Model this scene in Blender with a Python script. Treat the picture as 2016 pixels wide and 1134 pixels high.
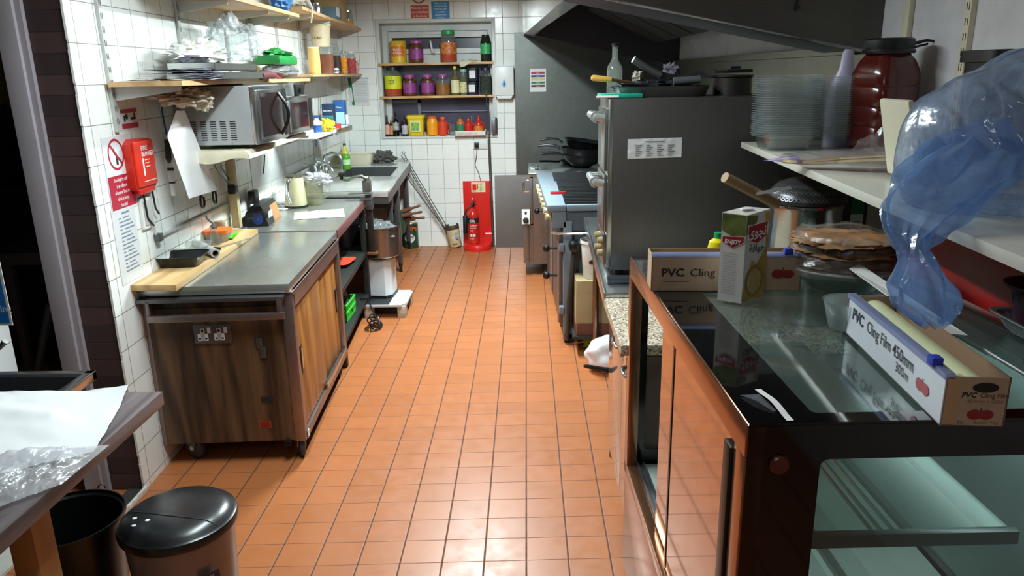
import bpy, bmesh, math, random
from mathutils import Vector, Matrix, noise
for o in list(bpy.data.objects): bpy.data.objects.remove(o)
SC = bpy.context.scene
COL = SC.collection
PI = math.pi
random.seed(7)

# ------------------------------------------------------------------ camera
FPX = 1480.0
CAM = Vector((0.0181, 0.0, 1.6919))
def cam_axes(yaw, pitch, roll):
    cy, sy, cp, sp = math.cos(yaw), math.sin(yaw), math.cos(pitch), math.sin(pitch)
    f = Vector((sy*cp, cy*cp, -sp)); r = Vector((cy, -sy, 0)); u = r.cross(f)
    return (math.cos(roll)*r + math.sin(roll)*u, -math.sin(roll)*r + math.cos(roll)*u, f)
CR, CU, CF = cam_axes(math.radians(-1.2956), math.radians(15.963), math.radians(-1.0024))
cd = bpy.data.cameras.new('camera'); cam = bpy.data.objects.new('camera', cd); COL.objects.link(cam)
cd.sensor_width = 36.0; cd.lens = FPX/2016*36.0; cd.clip_start = 0.05; cd.clip_end = 60
cam.matrix_world = Matrix(((CR.x, CU.x, -CF.x, CAM.x), (CR.y, CU.y, -CF.y, CAM.y), (CR.z, CU.z, -CF.z, CAM.z), (0, 0, 0, 1)))
SC.camera = cam

# ------------------------------------------------------------------ world, lights, exposure
w = bpy.data.worlds.new('world'); SC.world = w; w.use_nodes = True
w.node_tree.nodes['Background'].inputs[0].default_value = (0.55, 0.6, 0.7, 1)
w.node_tree.nodes['Background'].inputs[1].default_value = 0.02
SC.view_settings.view_transform = 'Standard'; SC.view_settings.look = 'None'
SC.view_settings.gamma = 1.0; SC.view_settings.exposure = 0.48; SC.view_settings.use_curve_mapping = False
SC.cycles.max_bounces = 8; SC.cycles.transparent_max_bounces = 48
SC.cycles.caustics_reflective = False; SC.cycles.caustics_refractive = False
SC.cycles.sample_clamp_indirect = 6.0
try: SC.cycles.use_denoising = True
except Exception: pass
LAMPS = [  # x, y0, y1, power : ceiling battens over the aisle
    (-0.38, 4.2, 5.7, 104.0), (-0.60, 1.9, 3.1, 37.0), (-0.2, -0.9, 0.3, 6.0)]
CEIL = 2.47
for k, (lx, ly0, ly1, pw) in enumerate(LAMPS):
    ld = bpy.data.lights.new('batten_light', 'AREA'); ld.shape = 'RECTANGLE'
    ld.size = 0.07; ld.size_y = ly1-ly0; ld.energy = pw; ld.color = (0.86, 1.0, 1.02)
    lo = bpy.data.objects.new('batten_light', ld); COL.objects.link(lo); lo.location = (lx, (ly0+ly1)/2, CEIL-0.085)

# ------------------------------------------------------------------ pixel <-> place (real distances)
def ray(px, py): return CR*((px-1008)/FPX) - CU*((py-567)/FPX) + CF
def onX(px, py, x): d = ray(px, py); return CAM + d*((x-CAM.x)/d.x)
def onY(px, py, y): d = ray(px, py); return CAM + d*((y-CAM.y)/d.y)
def onZ(px, py, z): d = ray(px, py); return CAM + d*((z-CAM.z)/d.z)
def onL(px, py, off=0.0):
    n = Vector((1, .03, 0)); d = ray(px, py); return CAM + d*((-1.5453+off-n.dot(CAM))/n.dot(d))
def xw(y): return -1.632-.03*(y-2.89)

# ------------------------------------------------------------------ materials
def lin(c): return c/12.92 if c <= .04045 else ((c+.055)/1.055)**2.4
def hx(h): return tuple(lin(int(h[i:i+2], 16)/255) for i in (0, 2, 4))
class NT:
    def __init__(s, name):
        s.m = bpy.data.materials.new(name); s.m.use_nodes = True; s.t = s.m.node_tree
        s.b = s.t.nodes['Principled BSDF']; s.out = s.t.nodes['Material Output']
    def n(s, k, **kw):
        x = s.t.nodes.new(k)
        for a, v in kw.items(): setattr(x, a, v)
        return x
    def l(s, a, b): s.t.links.new(a, b)
    def math(s, op, a, b=None):
        x = s.n('ShaderNodeMath', operation=op)
        for i, v in enumerate((a, b)):
            if v is None: continue
            if isinstance(v, (int, float)): x.inputs[i].default_value = v
            else: s.l(v, x.inputs[i])
        return x.outputs[0]
    def pos(s, scale=(1, 1, 1)):
        g = s.n('ShaderNodeNewGeometry'); v = s.n('ShaderNodeVectorMath', operation='MULTIPLY')
        s.l(g.outputs['Position'], v.inputs[0]); v.inputs[1].default_value = scale; return v.outputs[0]
    def objc(s, scale=(1, 1, 1)):
        g = s.n('ShaderNodeTexCoord'); v = s.n('ShaderNodeVectorMath', operation='MULTIPLY')
        s.l(g.outputs['Object'], v.inputs[0]); v.inputs[1].default_value = scale; return v.outputs[0]
    def noise(s, vec, sc=1.0, detail=3.0, rough=.55):
        x = s.n('ShaderNodeTexNoise'); x.inputs['Scale'].default_value = sc; x.inputs['Detail'].default_value = detail
        x.inputs['Roughness'].default_value = rough; s.l(vec, x.inputs['Vector']); return x.outputs[0]
    def ramp(s, fac, stops):
        x = s.n('ShaderNodeValToRGB'); e = x.color_ramp.elements
        while len(e) < len(stops): e.new(.5)
        for i, (p, c) in enumerate(stops):
            e[i].position = p; e[i].color = (*c, 1) if len(c) == 3 else c
        s.l(fac, x.inputs[0]); return x.outputs[0]
    def mix(s, fac, a, b, mode='MIX'):
        x = s.n('ShaderNodeMix', data_type='RGBA', blend_type=mode)
        for i, v in ((0, fac), (6, a), (7, b)):
            if isinstance(v, (int, float)): x.inputs[i].default_value = v
            elif isinstance(v, tuple): x.inputs[i].default_value = (*v, 1)
            else: s.l(v, x.inputs[i])
        return x.outputs[2]
    def bump(s, h, strength=.3, dist=.01):
        x = s.n('ShaderNodeBump'); x.inputs['Strength'].default_value = strength; x.inputs['Distance'].default_value = dist
        s.l(h, x.inputs['Height']); s.l(x.outputs[0], s.b.inputs['Normal'])
MATS = {}
def mat(name, col, rough=.5, metal=0.0, var=0.08, vs=9.0, bump=0.0, bs=60.0, spec=.5, emit=None, coat=0.0):
    if name in MATS: return MATS[name]
    k = NT(name); c = hx(col) if isinstance(col, str) else col
    k.b.inputs['Roughness'].default_value = rough; k.b.inputs['Metallic'].default_value = metal
    k.b.inputs['Specular IOR Level'].default_value = spec
    if coat: k.b.inputs['Coat Weight'].default_value = coat
    nz = k.noise(k.objc(), vs, 4)
    lo = tuple(x*(1-var) for x in c); hi = tuple(min(1, x*(1+var)) for x in c)
    k.l(k.ramp(nz, [(.3, lo), (.7, hi)]), k.b.inputs['Base Color'])
    if bump: k.bump(k.noise(k.objc(), bs, 3), bump, .004)
    if emit: k.b.inputs['Emission Color'].default_value = (*hx(emit[0]), 1); k.b.inputs['Emission Strength'].default_value = emit[1]
    MATS[name] = k.m; return k.m
def steel(name, col='a6a6a2', rough=.32, stretch=(1, 1, 14), dirt=.35, ds=3.0, metal=.95):
    if name in MATS: return MATS[name]
    k = NT(name); c = hx(col); k.b.inputs['Metallic'].default_value = metal
    br = k.noise(k.objc(stretch), 22, 4, .7); dn = k.noise(k.objc(), ds, 5, .6)
    base = k.ramp(br, [(.25, tuple(x*.86 for x in c)), (.75, tuple(min(1, x*1.1) for x in c))])
    k.l(k.mix(k.ramp(dn, [(.35, (0, 0, 0)), (.7, (1, 1, 1))]), base, k.mix(dirt, base, tuple(x*.55 for x in c))), k.b.inputs['Base Color'])
    r = k.n('ShaderNodeMapRange'); k.l(dn, r.inputs[0]); r.inputs[3].default_value = rough*.75; r.inputs[4].default_value = min(1, rough*1.35)
    k.l(r.outputs[0], k.b.inputs['Roughness'])
    MATS[name] = k.m; return k.m
def wood(name, c1, c2, stretch=(14, 14, 1.2), rough=.45, sc=3.0, dist=1.6):
    if name in MATS: return MATS[name]
    k = NT(name); v = k.objc(stretch)
    n1 = k.noise(v, sc, 6, .62); x = k.n('ShaderNodeTexWave', wave_type='BANDS', bands_direction='DIAGONAL')
    x.inputs['Scale'].default_value = .55; x.inputs['Distortion'].default_value = 7*dist; x.inputs['Detail'].default_value = 3; k.l(v, x.inputs['Vector'])
    m1 = k.math('ADD', k.math('MULTIPLY', n1, .7), k.math('MULTIPLY', x.outputs['Fac'], .3))
    k.l(k.ramp(m1, [(.28, hx(c1)), (.72, hx(c2))]), k.b.inputs['Base Color']); k.b.inputs['Roughness'].default_value = rough
    MATS[name] = k.m; return k.m
def film(name, col, alpha=.35, rough=.15, gloss=.5, var=0.0, vs=20.0, bump=0.0, trans=.5, tint=.65):
    """thin plastic or glass: see-through body with a glossy skin"""
    if name in MATS: return MATS[name]
    k = NT(name); c = hx(col)
    t = k.n('ShaderNodeBsdfTransparent'); t.inputs[0].default_value = (*[min(1, 1-tint+tint*x) for x in c], 1)
    d = k.n('ShaderNodeBsdfDiffuse'); d.inputs[0].default_value = (*c, 1)
    tl = k.n('ShaderNodeBsdfTranslucent'); tl.inputs[0].default_value = (*c, 1)
    md = k.n('ShaderNodeMixShader'); md.inputs[0].default_value = trans; k.l(d.outputs[0], md.inputs[1]); k.l(tl.outputs[0], md.inputs[2])
    m1 = k.n('ShaderNodeMixShader'); k.l(t.outputs[0], m1.inputs[1]); k.l(md.outputs[0], m1.inputs[2])
    if var:
        r = k.n('ShaderNodeMapRange'); k.l(k.noise(k.objc(), vs, 5, .7), r.inputs[0]); r.inputs[1].default_value = .3; r.inputs[2].default_value = .7
        r.inputs[3].default_value = max(0, alpha-var); r.inputs[4].default_value = min(1, alpha+var); k.l(r.outputs[0], m1.inputs[0])
    else: m1.inputs[0].default_value = alpha
    g = k.n('ShaderNodeBsdfGlossy'); g.inputs['Roughness'].default_value = rough
    fr = k.n('ShaderNodeLayerWeight'); fr.inputs[0].default_value = .5
    fm = k.math('ADD', k.math('MULTIPLY', k.math('POWER', fr.outputs['Facing'], 4.0), gloss*.8), .06*gloss)
    m2 = k.n('ShaderNodeMixShader'); k.l(fm, m2.inputs[0]); k.l(m1.outputs[0], m2.inputs[1]); k.l(g.outputs[0], m2.inputs[2])
    if bump:
        bn = k.n('ShaderNodeBump'); bn.inputs['Strength'].default_value = bump; bn.inputs['Distance'].default_value = .01
        k.l(k.noise(k.objc(), vs*1.5, 4, .6), bn.inputs['Height'])
        for q in (g, d, fr): k.l(bn.outputs[0], q.inputs['Normal'])
    k.l(m2.outputs[0], k.out.inputs[0]); MATS[name] = k.m; return k.m
def tiles(name, kind, col, grout, su, sv, ou=0.0, ov=0.0, gw=(.012, .012), rough=.12, var=.05, shear=0.0, stain=None, bump=.4):
    """kind: 'xy' floor, 'xz' back wall, 'yz' side wall"""
    k = NT(name); sep = k.n('ShaderNodeSeparateXYZ'); k.l(k.pos(), sep.inputs[0])
    a = sep.outputs[0] if kind[0] == 'x' else sep.outputs[1]; b = sep.outputs[1] if kind[1] == 'y' else sep.outputs[2]
    u = k.math('DIVIDE', k.math('SUBTRACT', a, ou), su)
    bb = k.math('SUBTRACT', b, k.math('MULTIPLY', a, shear)) if shear else b
    v = k.math('DIVIDE', k.math('SUBTRACT', bb, ov), sv)
    def edge(x, g): return k.math('MULTIPLY', k.math('SUBTRACT', .5, k.math('ABSOLUTE', k.math('SUBTRACT', k.math('FRACT', x), .5))), 1/g)
    wob = k.math('MULTIPLY', k.math('SUBTRACT', k.noise(k.pos(), 25, 2), .5), .6)
    e = k.math('ADD', k.math('MINIMUM', edge(u, gw[0]), edge(v, gw[1])), wob)
    mk = k.n('ShaderNodeMapRange', interpolation_type='SMOOTHSTEP'); k.l(e, mk.inputs[0]); mk.inputs[1].default_value = .5; mk.inputs[2].default_value = 1.3
    cb = k.n('ShaderNodeCombineXYZ'); k.l(k.math('FLOOR', u), cb.inputs[0]); k.l(k.math('FLOOR', v), cb.inputs[1])
    wn = k.n('ShaderNodeTexWhiteNoise', noise_dimensions='2D'); k.l(cb.outputs[0], wn.inputs[0])
    c = hx(col); base = k.ramp(wn.outputs[0], [(0, tuple(x*(1-var) for x in c)), (1, tuple(min(1, x*(1+var)) for x in c))])
    base = k.mix(k.ramp(k.noise(k.pos(), 6, 5), [(.35, (0, 0, 0)), (.75, (1, 1, 1))]), base, k.mix(.1, base, tuple(x*.6 for x in c)))
    if stain:
        s2 = k.ramp(k.noise(k.pos((1, 1, .35)), stain[1], 5, .65), [(.56, (0, 0, 0)), (.74, (1, 1, 1))])
        base = k.mix(s2, base, k.mix(stain[2], base, hx(stain[0])))
    k.l(k.mix(mk.outputs[0], hx(grout), base), k.b.inputs['Base Color'])
    rr = k.n('ShaderNodeMapRange'); k.l(mk.outputs[0], rr.inputs[0]); rr.inputs[3].default_value = .8; rr.inputs[4].default_value = rough; 
    rn = k.math('ADD', rr.outputs[0], k.math('MULTIPLY', k.math('SUBTRACT', k.noise(k.pos(), 14, 4), .5), rough*.8)); k.l(rn, k.b.inputs['Roughness'])
    hgt = k.math('ADD', mk.outputs[0], k.math('MULTIPLY', k.noise(k.pos(), 9, 2), .25))
    k.bump(hgt, bump, .002)
    MATS[name] = k.m; return k.m

# ------------------------------------------------------------------ geometry
class Fr:
    def __init__(s, o, u, v): s.o = Vector(o); s.u = Vector(u).normalized(); s.v = Vector(v).normalized(); s.n = s.u.cross(s.v).normalized()
    def p(s, a, b, c=0.0): return s.o + s.u*a + s.v*b + s.n*c
ZU = Vector((0, 0, 1))
LU = Vector((-.03, 1, 0)).normalized()
def FL(p): return Fr(p, LU, ZU)                       # on the left wall, facing the room
def FB(p): return Fr(p, (1, 0, 0), ZU)                # faces the camera
def rz(a): return Matrix.Rotation(a, 3, 'Z')
_tx = {}
def text_geo(s, off=0.0, align='LEFT', sp=1.0):
    key = (s, off, align, sp)
    if key in _tx: return _tx[key]
    c = bpy.data.curves.new('t', 'FONT'); c.body = s; c.size = 1.0; c.offset = off; c.align_x = align; c.resolution_u = 2; c.space_line = sp
    o = bpy.data.objects.new('t', c); COL.objects.link(o)
    dg = bpy.context.evaluated_depsgraph_get(); m = bpy.data.meshes.new_from_object(o.evaluated_get(dg))
    r = ([v.co.copy() for v in m.vertices], [tuple(p.vertices) for p in m.polygons])
    bpy.data.objects.remove(o); bpy.data.curves.remove(c); bpy.data.meshes.remove(m); _tx[key] = r; return r
class G:
    def __init__(s): s.v = []; s.f = []; s.m = []
    def add(s, vs, fs, m=0):
        b = len(s.v); s.v += [Vector(x) for x in vs]; s.f += [tuple(i+b for i in f) for f in fs]; s.m += [m]*len(fs); return s
    def hexa(s, p, m=0, b=0.0):
        fs = [(0, 3, 2, 1), (4, 5, 6, 7), (0, 1, 5, 4), (1, 2, 6, 5), (2, 3, 7, 6), (3, 0, 4, 7)]
        if not b: return s.add(p, fs, m)
        bm = bmesh.new(); vs = [bm.verts.new(x) for x in p]; [bm.faces.new([vs[i] for i in f]) for f in fs]
        bmesh.ops.bevel(bm, geom=list(bm.edges), offset=b, segments=2, affect='EDGES', profile=.6)
        bm.verts.index_update(); s.add([v.co for v in bm.verts], [tuple(v.index for v in f.verts) for f in bm.faces], m); bm.free(); return s
    def box(s, x0, x1, y0, y1, z0, z1, m=0, b=0.0):
        return s.hexa([(x0, y0, z0), (x1, y0, z0), (x1, y1, z0), (x0, y1, z0), (x0, y0, z1), (x1, y0, z1), (x1, y1, z1), (x0, y1, z1)], m, b)
    def fbox(s, F, a0, a1, b0, b1, c0, c1, m=0, b=0.0):
        q = [(a0, b0), (a1, b0), (a1, b1), (a0, b1)]
        return s.hexa([F.p(x, y, c0) for x, y in q]+[F.p(x, y, c1) for x, y in q], m, b)
    def obox(s, c, size, R=None, m=0, b=0.0):
        c = Vector(c); x, y, z = (k/2 for k in size); R = R or Matrix.Identity(3)
        return s.hexa([c+R@Vector(q) for q in ((-x, -y, -z), (x, -y, -z), (x, y, -z), (-x, y, -z), (-x, -y, z), (x, -y, z), (x, y, z), (-x, y, z))], m, b)
    def lathe(s, c, prof, seg=28, m=0, R=None, sq=None, sx=1.0, sy=1.0, mm=None):
        c = Vector(c); R = R or Matrix.Identity(3); vs = []; fs = []; ms = []
        for r, z in prof:
            for i in range(seg):
                a = 2*PI*(i+.5*(sq is not None))/seg; ca, sa = math.cos(a), math.sin(a)
                k = 1.0 if sq is None else 1/((abs(ca)**sq+abs(sa)**sq)**(1/sq))
                vs.append(c+R@Vector((r*k*ca*sx, r*k*sa*sy, z)))
        for j in range(len(prof)-1):
            for i in range(seg):
                fs.append((j*seg+i, j*seg+(i+1) % seg, (j+1)*seg+(i+1) % seg, (j+1)*seg+i)); ms.append(mm[j] if mm else m)
        if prof[0][0] > 1e-6: fs.append(tuple(reversed(range(seg)))); ms.append(mm[0] if mm else m)
        if prof[-1][0] > 1e-6: fs.append(tuple((len(prof)-1)*seg+i for i in range(seg))); ms.append(mm[-1] if mm else m)
        b = len(s.v); s.v += vs; s.f += [tuple(i+b for i in f) for f in fs]; s.m += ms; return s
    def shell(s, c, prof, seg=28, m=0, t=.002, **k):   # open vessel: outside profile, then inside
        ins = [(max(r-t, 1e-4), z+(t if i == 0 else 0)) for i, (r, z) in enumerate(prof)][::-1]
        return s.lathe(c, [(1e-7, prof[0][1])]+list(prof)+ins+[(1e-7, prof[0][1]+t)], seg, m, **k)
    def tube(s, pts, r, seg=8, m=0, rf=None):
        pts = [Vector(p) for p in pts]; n = len(pts); vs = []; fs = []; up = None
        for i, p in enumerate(pts):
            t = (pts[min(i+1, n-1)]-pts[max(i-1, 0)]).normalized()
            if up is None: up = t.orthogonal().normalized()
            up = (up-t*up.dot(t)).normalized(); bi = t.cross(up)
            rr = rf(i/(n-1)) if rf else (r[i] if isinstance(r, (list, tuple)) else r)
            for k in range(seg):
                a = 2*PI*k/seg; vs.append(p+(up*math.cos(a)+bi*math.sin(a))*rr)
        for j in range(n-1):
            for i in range(seg): fs.append((j*seg+i, j*seg+(i+1) % seg, (j+1)*seg+(i+1) % seg, (j+1)*seg+i))
        fs.append(tuple(reversed(range(seg)))); fs.append(tuple((n-1)*seg+i for i in range(seg)))
        return s.add(vs, fs, m)
    def prism(s, F, pts, c0, c1, m=0):
        n = len(pts); vs = [F.p(a, b, c0) for a, b in pts]+[F.p(a, b, c1) for a, b in pts]
        return s.add(vs, [tuple(reversed(range(n))), tuple(range(n, 2*n))]+[(i, (i+1) % n, n+(i+1) % n, n+i) for i in range(n)], m)
    def poly(s, F, pts, c=.0008, m=0): return s.add([F.p(a, b, c) for a, b in pts], [tuple(range(len(pts)))], m)
    def rect(s, F, a0, a1, b0, b1, c=.0008, m=0): return s.poly(F, [(a0, b0), (a1, b0), (a1, b1), (a0, b1)], c, m)
    def ell(s, F, a, b, ra, rb, c=.0012, m=0, n=28, rot=0):
        cr, sr = math.cos(rot), math.sin(rot)
        return s.poly(F, [(a+ra*math.cos(t)*cr-rb*math.sin(t)*sr, b+ra*math.cos(t)*sr+rb*math.sin(t)*cr) for t in (2*PI*i/n for i in range(n))], c, m)
    def ring(s, F, a, b, r, wd, c=.0012, m=0, n=36, sb=1.0):
        vs = []; 
        for i in range(n):
            t = 2*PI*i/n
            for q in (r, r-wd): vs.append(F.p(a+q*math.cos(t), b+q*math.sin(t)*sb, c))
        return s.add(vs, [(2*i, 2*((i+1) % n), 2*((i+1) % n)+1, 2*i+1) for i in range(n)], m)
    def text(s, F, txt, a, b, size, m=0, off=0.0, align='LEFT', c=.0014, sx=1.0, skew=0.0, sp=1.0):
        v, f = text_geo(txt, off, align, sp); return s.add([F.p(a+(q.x*sx+q.y*skew)*size, b+q.y*size, c) for q in v], f, m)
    def grid(s, fn, nu, nv, m=0, closed=False):
        vs = [fn(i/nu, j/nv) for j in range(nv+1) for i in range(nu+1)]
        return s.add(vs, [(j*(nu+1)+i, j*(nu+1)+i+1, (j+1)*(nu+1)+i+1, (j+1)*(nu+1)+i) for j in range(nv) for i in range(nu)], m)
    def blob(s, c, rad, amp=.2, fq=3.0, seed=0, nu=28, nv=18, m=0, R=None, flat=None, ridg=0.0):
        c = Vector(c); R = R or Matrix.Identity(3); vs = []
        for j in range(nv+1):
            th = PI*j/nv
            for i in range(nu):
                ph = 2*PI*i/nu; d = Vector((math.sin(th)*math.cos(ph), math.sin(th)*math.sin(ph), math.cos(th)))
                k = 1+amp*noise.noise(d*fq+Vector((seed*7.3, seed*3.1, 0)))*2
                if ridg: k += ridg*(abs(noise.noise(d*fq*2.3+Vector((seed, 9, 4))))-.2)
                q = Vector((d.x*rad[0]*k, d.y*rad[1]*k, d.z*rad[2]*k)); q = c+R@q
                if flat is not None and q.z < flat: q.z = flat+(q.z-flat)*.02
                vs.append(q)
        return s.add(vs, [(j*nu+i, (j+1)*nu+i, (j+1)*nu+(i+1) % nu, j*nu+(i+1) % nu) for j in range(nv) for i in range(nu)], m)
    def sheet(s, F, a, b, amp=.01, fq=6.0, seed=0, nu=20, nv=16, m=0, fn=None, t=.0006):
        """a crumpled sheet a x b lying on the frame's plane"""
        def P(i, j, o=0.0):
            h = amp*(noise.noise(Vector((i*a*fq, j*b*fq, seed*5.7)))+.6*abs(noise.noise(Vector((i*a*fq*2.1, j*b*fq*2.1, seed*3.3)))))
            if fn: return fn(i, j, h+o)
            return F.p(i*a, j*b, abs(h)+o)
        return s.grid(lambda i, j: P(i, j, 0), nu, nv, m)
RM = {}
def _link(name, g, mats, parent, label, local, smooth=38):
    me = bpy.data.meshes.new(name)
    ms = mats if isinstance(mats, (list, tuple)) else [mats]
    if parent is not None: M = Matrix.Identity(4) if local else RM[parent.name].inverted(); vs = [M@v for v in g.v]; loc = None
    else:
        x0, x1 = min(v.x for v in g.v), max(v.x for v in g.v); y0, y1 = min(v.y for v in g.v), max(v.y for v in g.v); z0 = min(v.z for v in g.v)
        loc = Vector(((x0+x1)/2, (y0+y1)/2, z0)); vs = [v-loc for v in g.v]
    me.from_pydata(vs, [], g.f)
    for x in ms: me.materials.append(x)
    for i, p in enumerate(me.polygons): p.material_index = min(g.m[i], len(ms)-1); p.use_smooth = True
    me.update()
    bm = bmesh.new(); bm.from_mesh(me); bmesh.ops.recalc_face_normals(bm, faces=list(bm.faces)); bm.to_mesh(me); bm.free()
    try: me.set_sharp_from_angle(angle=math.radians(smooth))
    except Exception: pass
    o = bpy.data.objects.new(name, me); COL.objects.link(o)
    if parent is not None: o.parent = parent; RM[o.name] = RM[parent.name]
    else: o.location = loc; RM[o.name] = Matrix.Translation(loc)
    if label: o['label'] = label
    return o
def part(name, g, mats, parent, label=None, local=False, smooth=38): return _link(name, g, mats, parent, label, local, smooth)
def one(name, g, mats, label, cat, group=None, kind=None, smooth=38):
    o = _link(name, g, mats, None, label, False, smooth); o['category'] = cat
    if group: o['group'] = group
    if kind: o['kind'] = kind
    return o
def struct(name, g, mats, smooth=38): o = _link(name, g, mats, None, None, False, smooth); o['kind'] = 'structure'; return o
def thing(name, label, cat, loc=(0, 0, 0), rot=0.0, group=None):
    o = bpy.data.objects.new(name, None); COL.objects.link(o); o.empty_display_size = .05
    o.location = loc; o.rotation_euler = (0, 0, rot); o['label'] = label; o['category'] = cat
    if group: o['group'] = group
    RM[o.name] = Matrix.Translation(Vector(loc)) @ Matrix.Rotation(rot, 4, 'Z'); return o
def dup(root, loc, rot=None, label=None, group=None):
    r = root.copy(); COL.objects.link(r); r.location = loc
    if rot is not None: r.rotation_euler = (0, 0, rot)
    if label: r['label'] = label
    if group: r['group'] = group
    for ch in [o for o in bpy.data.objects if o.parent == root]:
        c = ch.copy(); COL.objects.link(c); c.parent = r
        for g2 in [o for o in bpy.data.objects if o.parent == ch]:
            d = g2.copy(); COL.objects.link(d); d.parent = c
    return r

# ================================================================== THE ROOM
YB = 7.51; XR = 1.40; YN = -1.6
m_floor = tiles('quarry_tile', 'xy', 'ae683c', '553529', .152, .1356, 0.0, 2.339, (.021, .011), .36, .06, shear=.03604, bump=.35)
m_tb = tiles('wall_tile_back', 'xz', 'eef0ec', '8f8f88', .1535, .1465, -1.118, 0.0, (.014, .012), .22, .02, stain=('b3a183', 2.2, .35))
m_tl = tiles('wall_tile_left', 'yz', 'f0f2ee', '85857e', .152, .1495, 3.03, .03, (.013, .012), .2, .02, stain=('b3a183', 2.5, .35))
m_white = mat('painted_wall', 'c9c6c8', .6); m_ceil = mat('ceiling_paint', 'cfcfca', .8)
m_brick = tiles('painted_brick', 'xz', '43302f', '2c1f20', .9, .0745, -2.2, .0, (.002, .025), .55, .38, bump=1.0)
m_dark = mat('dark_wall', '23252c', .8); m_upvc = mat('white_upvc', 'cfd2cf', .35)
g = G().box(-5.2, 1.6, YN, 7.7, -.1, 0); struct('floor', g, m_floor)
g = G().box(-5.2, 1.6, YN, 7.7, CEIL, CEIL+.1); struct('ceiling', g, m_ceil)
WX0, WX1, WZ0, WZ1 = -1.372, -.303, 1.108, 2.165
g = G().box(-1.95, WX0, YB, YB+.28, 0, CEIL).box(WX1, 1.6, YB, YB+.28, 0, CEIL).box(WX0, WX1, YB, YB+.28, 0, WZ0).box(WX0, WX1, YB, YB+.28, WZ1, CEIL)
struct('wall_back', g, m_tb)
# left wall: a slab that starts at the doorway
def lp(y, o=0.0): return xw(y)+o
g = G().hexa([(lp(2.9, -.16), 2.9, 0), (lp(2.9), 2.9, 0), (lp(YB), YB, 0), (lp(YB, -.16), YB, 0), (lp(2.9, -.16), 2.9, CEIL), (lp(2.9), 2.9, CEIL), (lp(YB), YB, CEIL), (lp(YB, -.16), YB, CEIL)])
struct('wall_left', g, m_tl)
g = G().box(-1.80, -1.632, 2.835, 2.898, 0, CEIL); struct('trim_1', g, m_brick)
# ragged tile edge of the corner
g = G().box(-1.6395, -1.6315, 2.828, 2.9, 0, CEIL)
for k in range(16): g.box(-1.640, -1.631, 2.8265-.002*random.random(), 2.83, k*.152+.01, k*.152+.12+.03*random.random(), 0)
struct('trim_2', g, m_tl)
m_post = mat('grey_gloss_paint', 'a29ba2', .4, var=.05)
g = G().box(-1.872, -1.80, 2.80, 2.90, 0, CEIL, b=.003).box(-1.80, -1.778, 2.815, 2.85, 0, CEIL); struct('trim_3', g, [m_post])
g = G().box(XR, 1.6, YN, 7.7, 0, CEIL); struct('wall_right', g, m_white)
g = G().box(-5.2, 1.6, YN-.1, YN, 0, CEIL); struct('wall_front', g, mat('front_paint', '8d8a85', .7))
# room beyond the doorway
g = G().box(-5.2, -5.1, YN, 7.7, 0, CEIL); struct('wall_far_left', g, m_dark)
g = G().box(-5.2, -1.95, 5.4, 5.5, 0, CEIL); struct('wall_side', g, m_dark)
# tiled stub wall on the near side of the doorway
e = onY(35, 728, 2.55); g = G().box(-3.4, e.x, 2.45, 2.55, 0, CEIL); struct('wall_stub', g, tiles('wall_tile_stub', 'xz', 'd6dadc', '8c8c86', .152, .152, -2.2, .02, (.012, .012), .15, .02))
# threshold
m_thr = steel('scuffed_alloy', 'b5b5ae', .35, (1, 1, 1), .6, 18)
a = onZ(290, 936, 0); b = onZ(195, 1045, 0)
d = (b-a).normalized(); s_ = Vector((-d.y, d.x, 0))
g = G().add([a+Vector((0, 0, .004)), a-Vector((.06, 0, -.004)), b-Vector((.06, 0, -.004)), b+Vector((0, 0, .004))], [(0, 1, 2, 3)])
g.hexa([(-1.69, 2.35, 0), (-1.632, 2.35, 0), (-1.632, 2.828, 0), (-1.69, 2.828, 0), (-1.69, 2.35, .006), (-1.632, 2.35, .006), (-1.632, 2.828, .006), (-1.69, 2.828, .006)])
g = G().box(-1.705, -1.635, 2.3, 2.83, 0, .007); struct('trim_4', g, m_thr)
g = G().box(-1.632, -1.618, 2.3, 2.83, 0, .022, b=.003); struct('trim_5', g, mat('chipped_white_paint', 'd8d4c8', .6, var=.25, vs=40))
g = G().box(-2.05, -1.86, 2.1, 2.80, 0, .012); struct('trim_6', g, mat('white_board', 'cfcdc2', .5))
# window
m_wg = mat('obscured_night_glass', '4a4658', .25, var=.3, vs=3.5)
m_rev = mat('window_reveal', 'b9bab4', .5)
g = G()
for x0, x1, z0, z1 in ((WX0-.035, WX0, WZ0-.02, WZ1+.03), (WX1, WX1+.035, WZ0-.02, WZ1+.03), (WX0-.001, WX1+.001, WZ1, WZ1+.029), (WX0-.001, WX1+.001, WZ0-.019, WZ0)):
    g.box(x0, x1, YB-.012, YB+.02, z0, z1, b=.002)
struct('trim_7', g, m_upvc)
win = thing('window_1', 'white framed window with dark obscured panes above the kitchen sink end', 'window', (0, YB+.14, WZ0)); win['kind'] = 'structure'
del win['label']; del win['category']
yf = YB+.13
g = G().box(WX0, WX1, YB, YB+.14, WZ0, WZ0+.004).box(WX0, WX0+.004, YB, YB+.14, WZ0, WZ1).box(WX1-.004, WX1, YB, YB+.14, WZ0, WZ1).box(WX0, WX1, YB, YB+.14, WZ1-.004, WZ1)
part('reveal', g, m_rev, win)
g = G()
for x0, x1, z0, z1 in ((WX0+.06, WX1-.045, WZ1-.07, WZ1), (WX0, WX0+.06, WZ0, WZ1), (WX1-.045, WX1, WZ0, WZ1), (WX0+.06, WX1-.045, WZ0, WZ0+.03), (WX0+.06, WX1-.045, 1.80, 1.88)): g.box(x0, x1, yf, yf+.06, z0, z1)
part('window_frame', g, m_upvc, win)
g = G()
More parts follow.
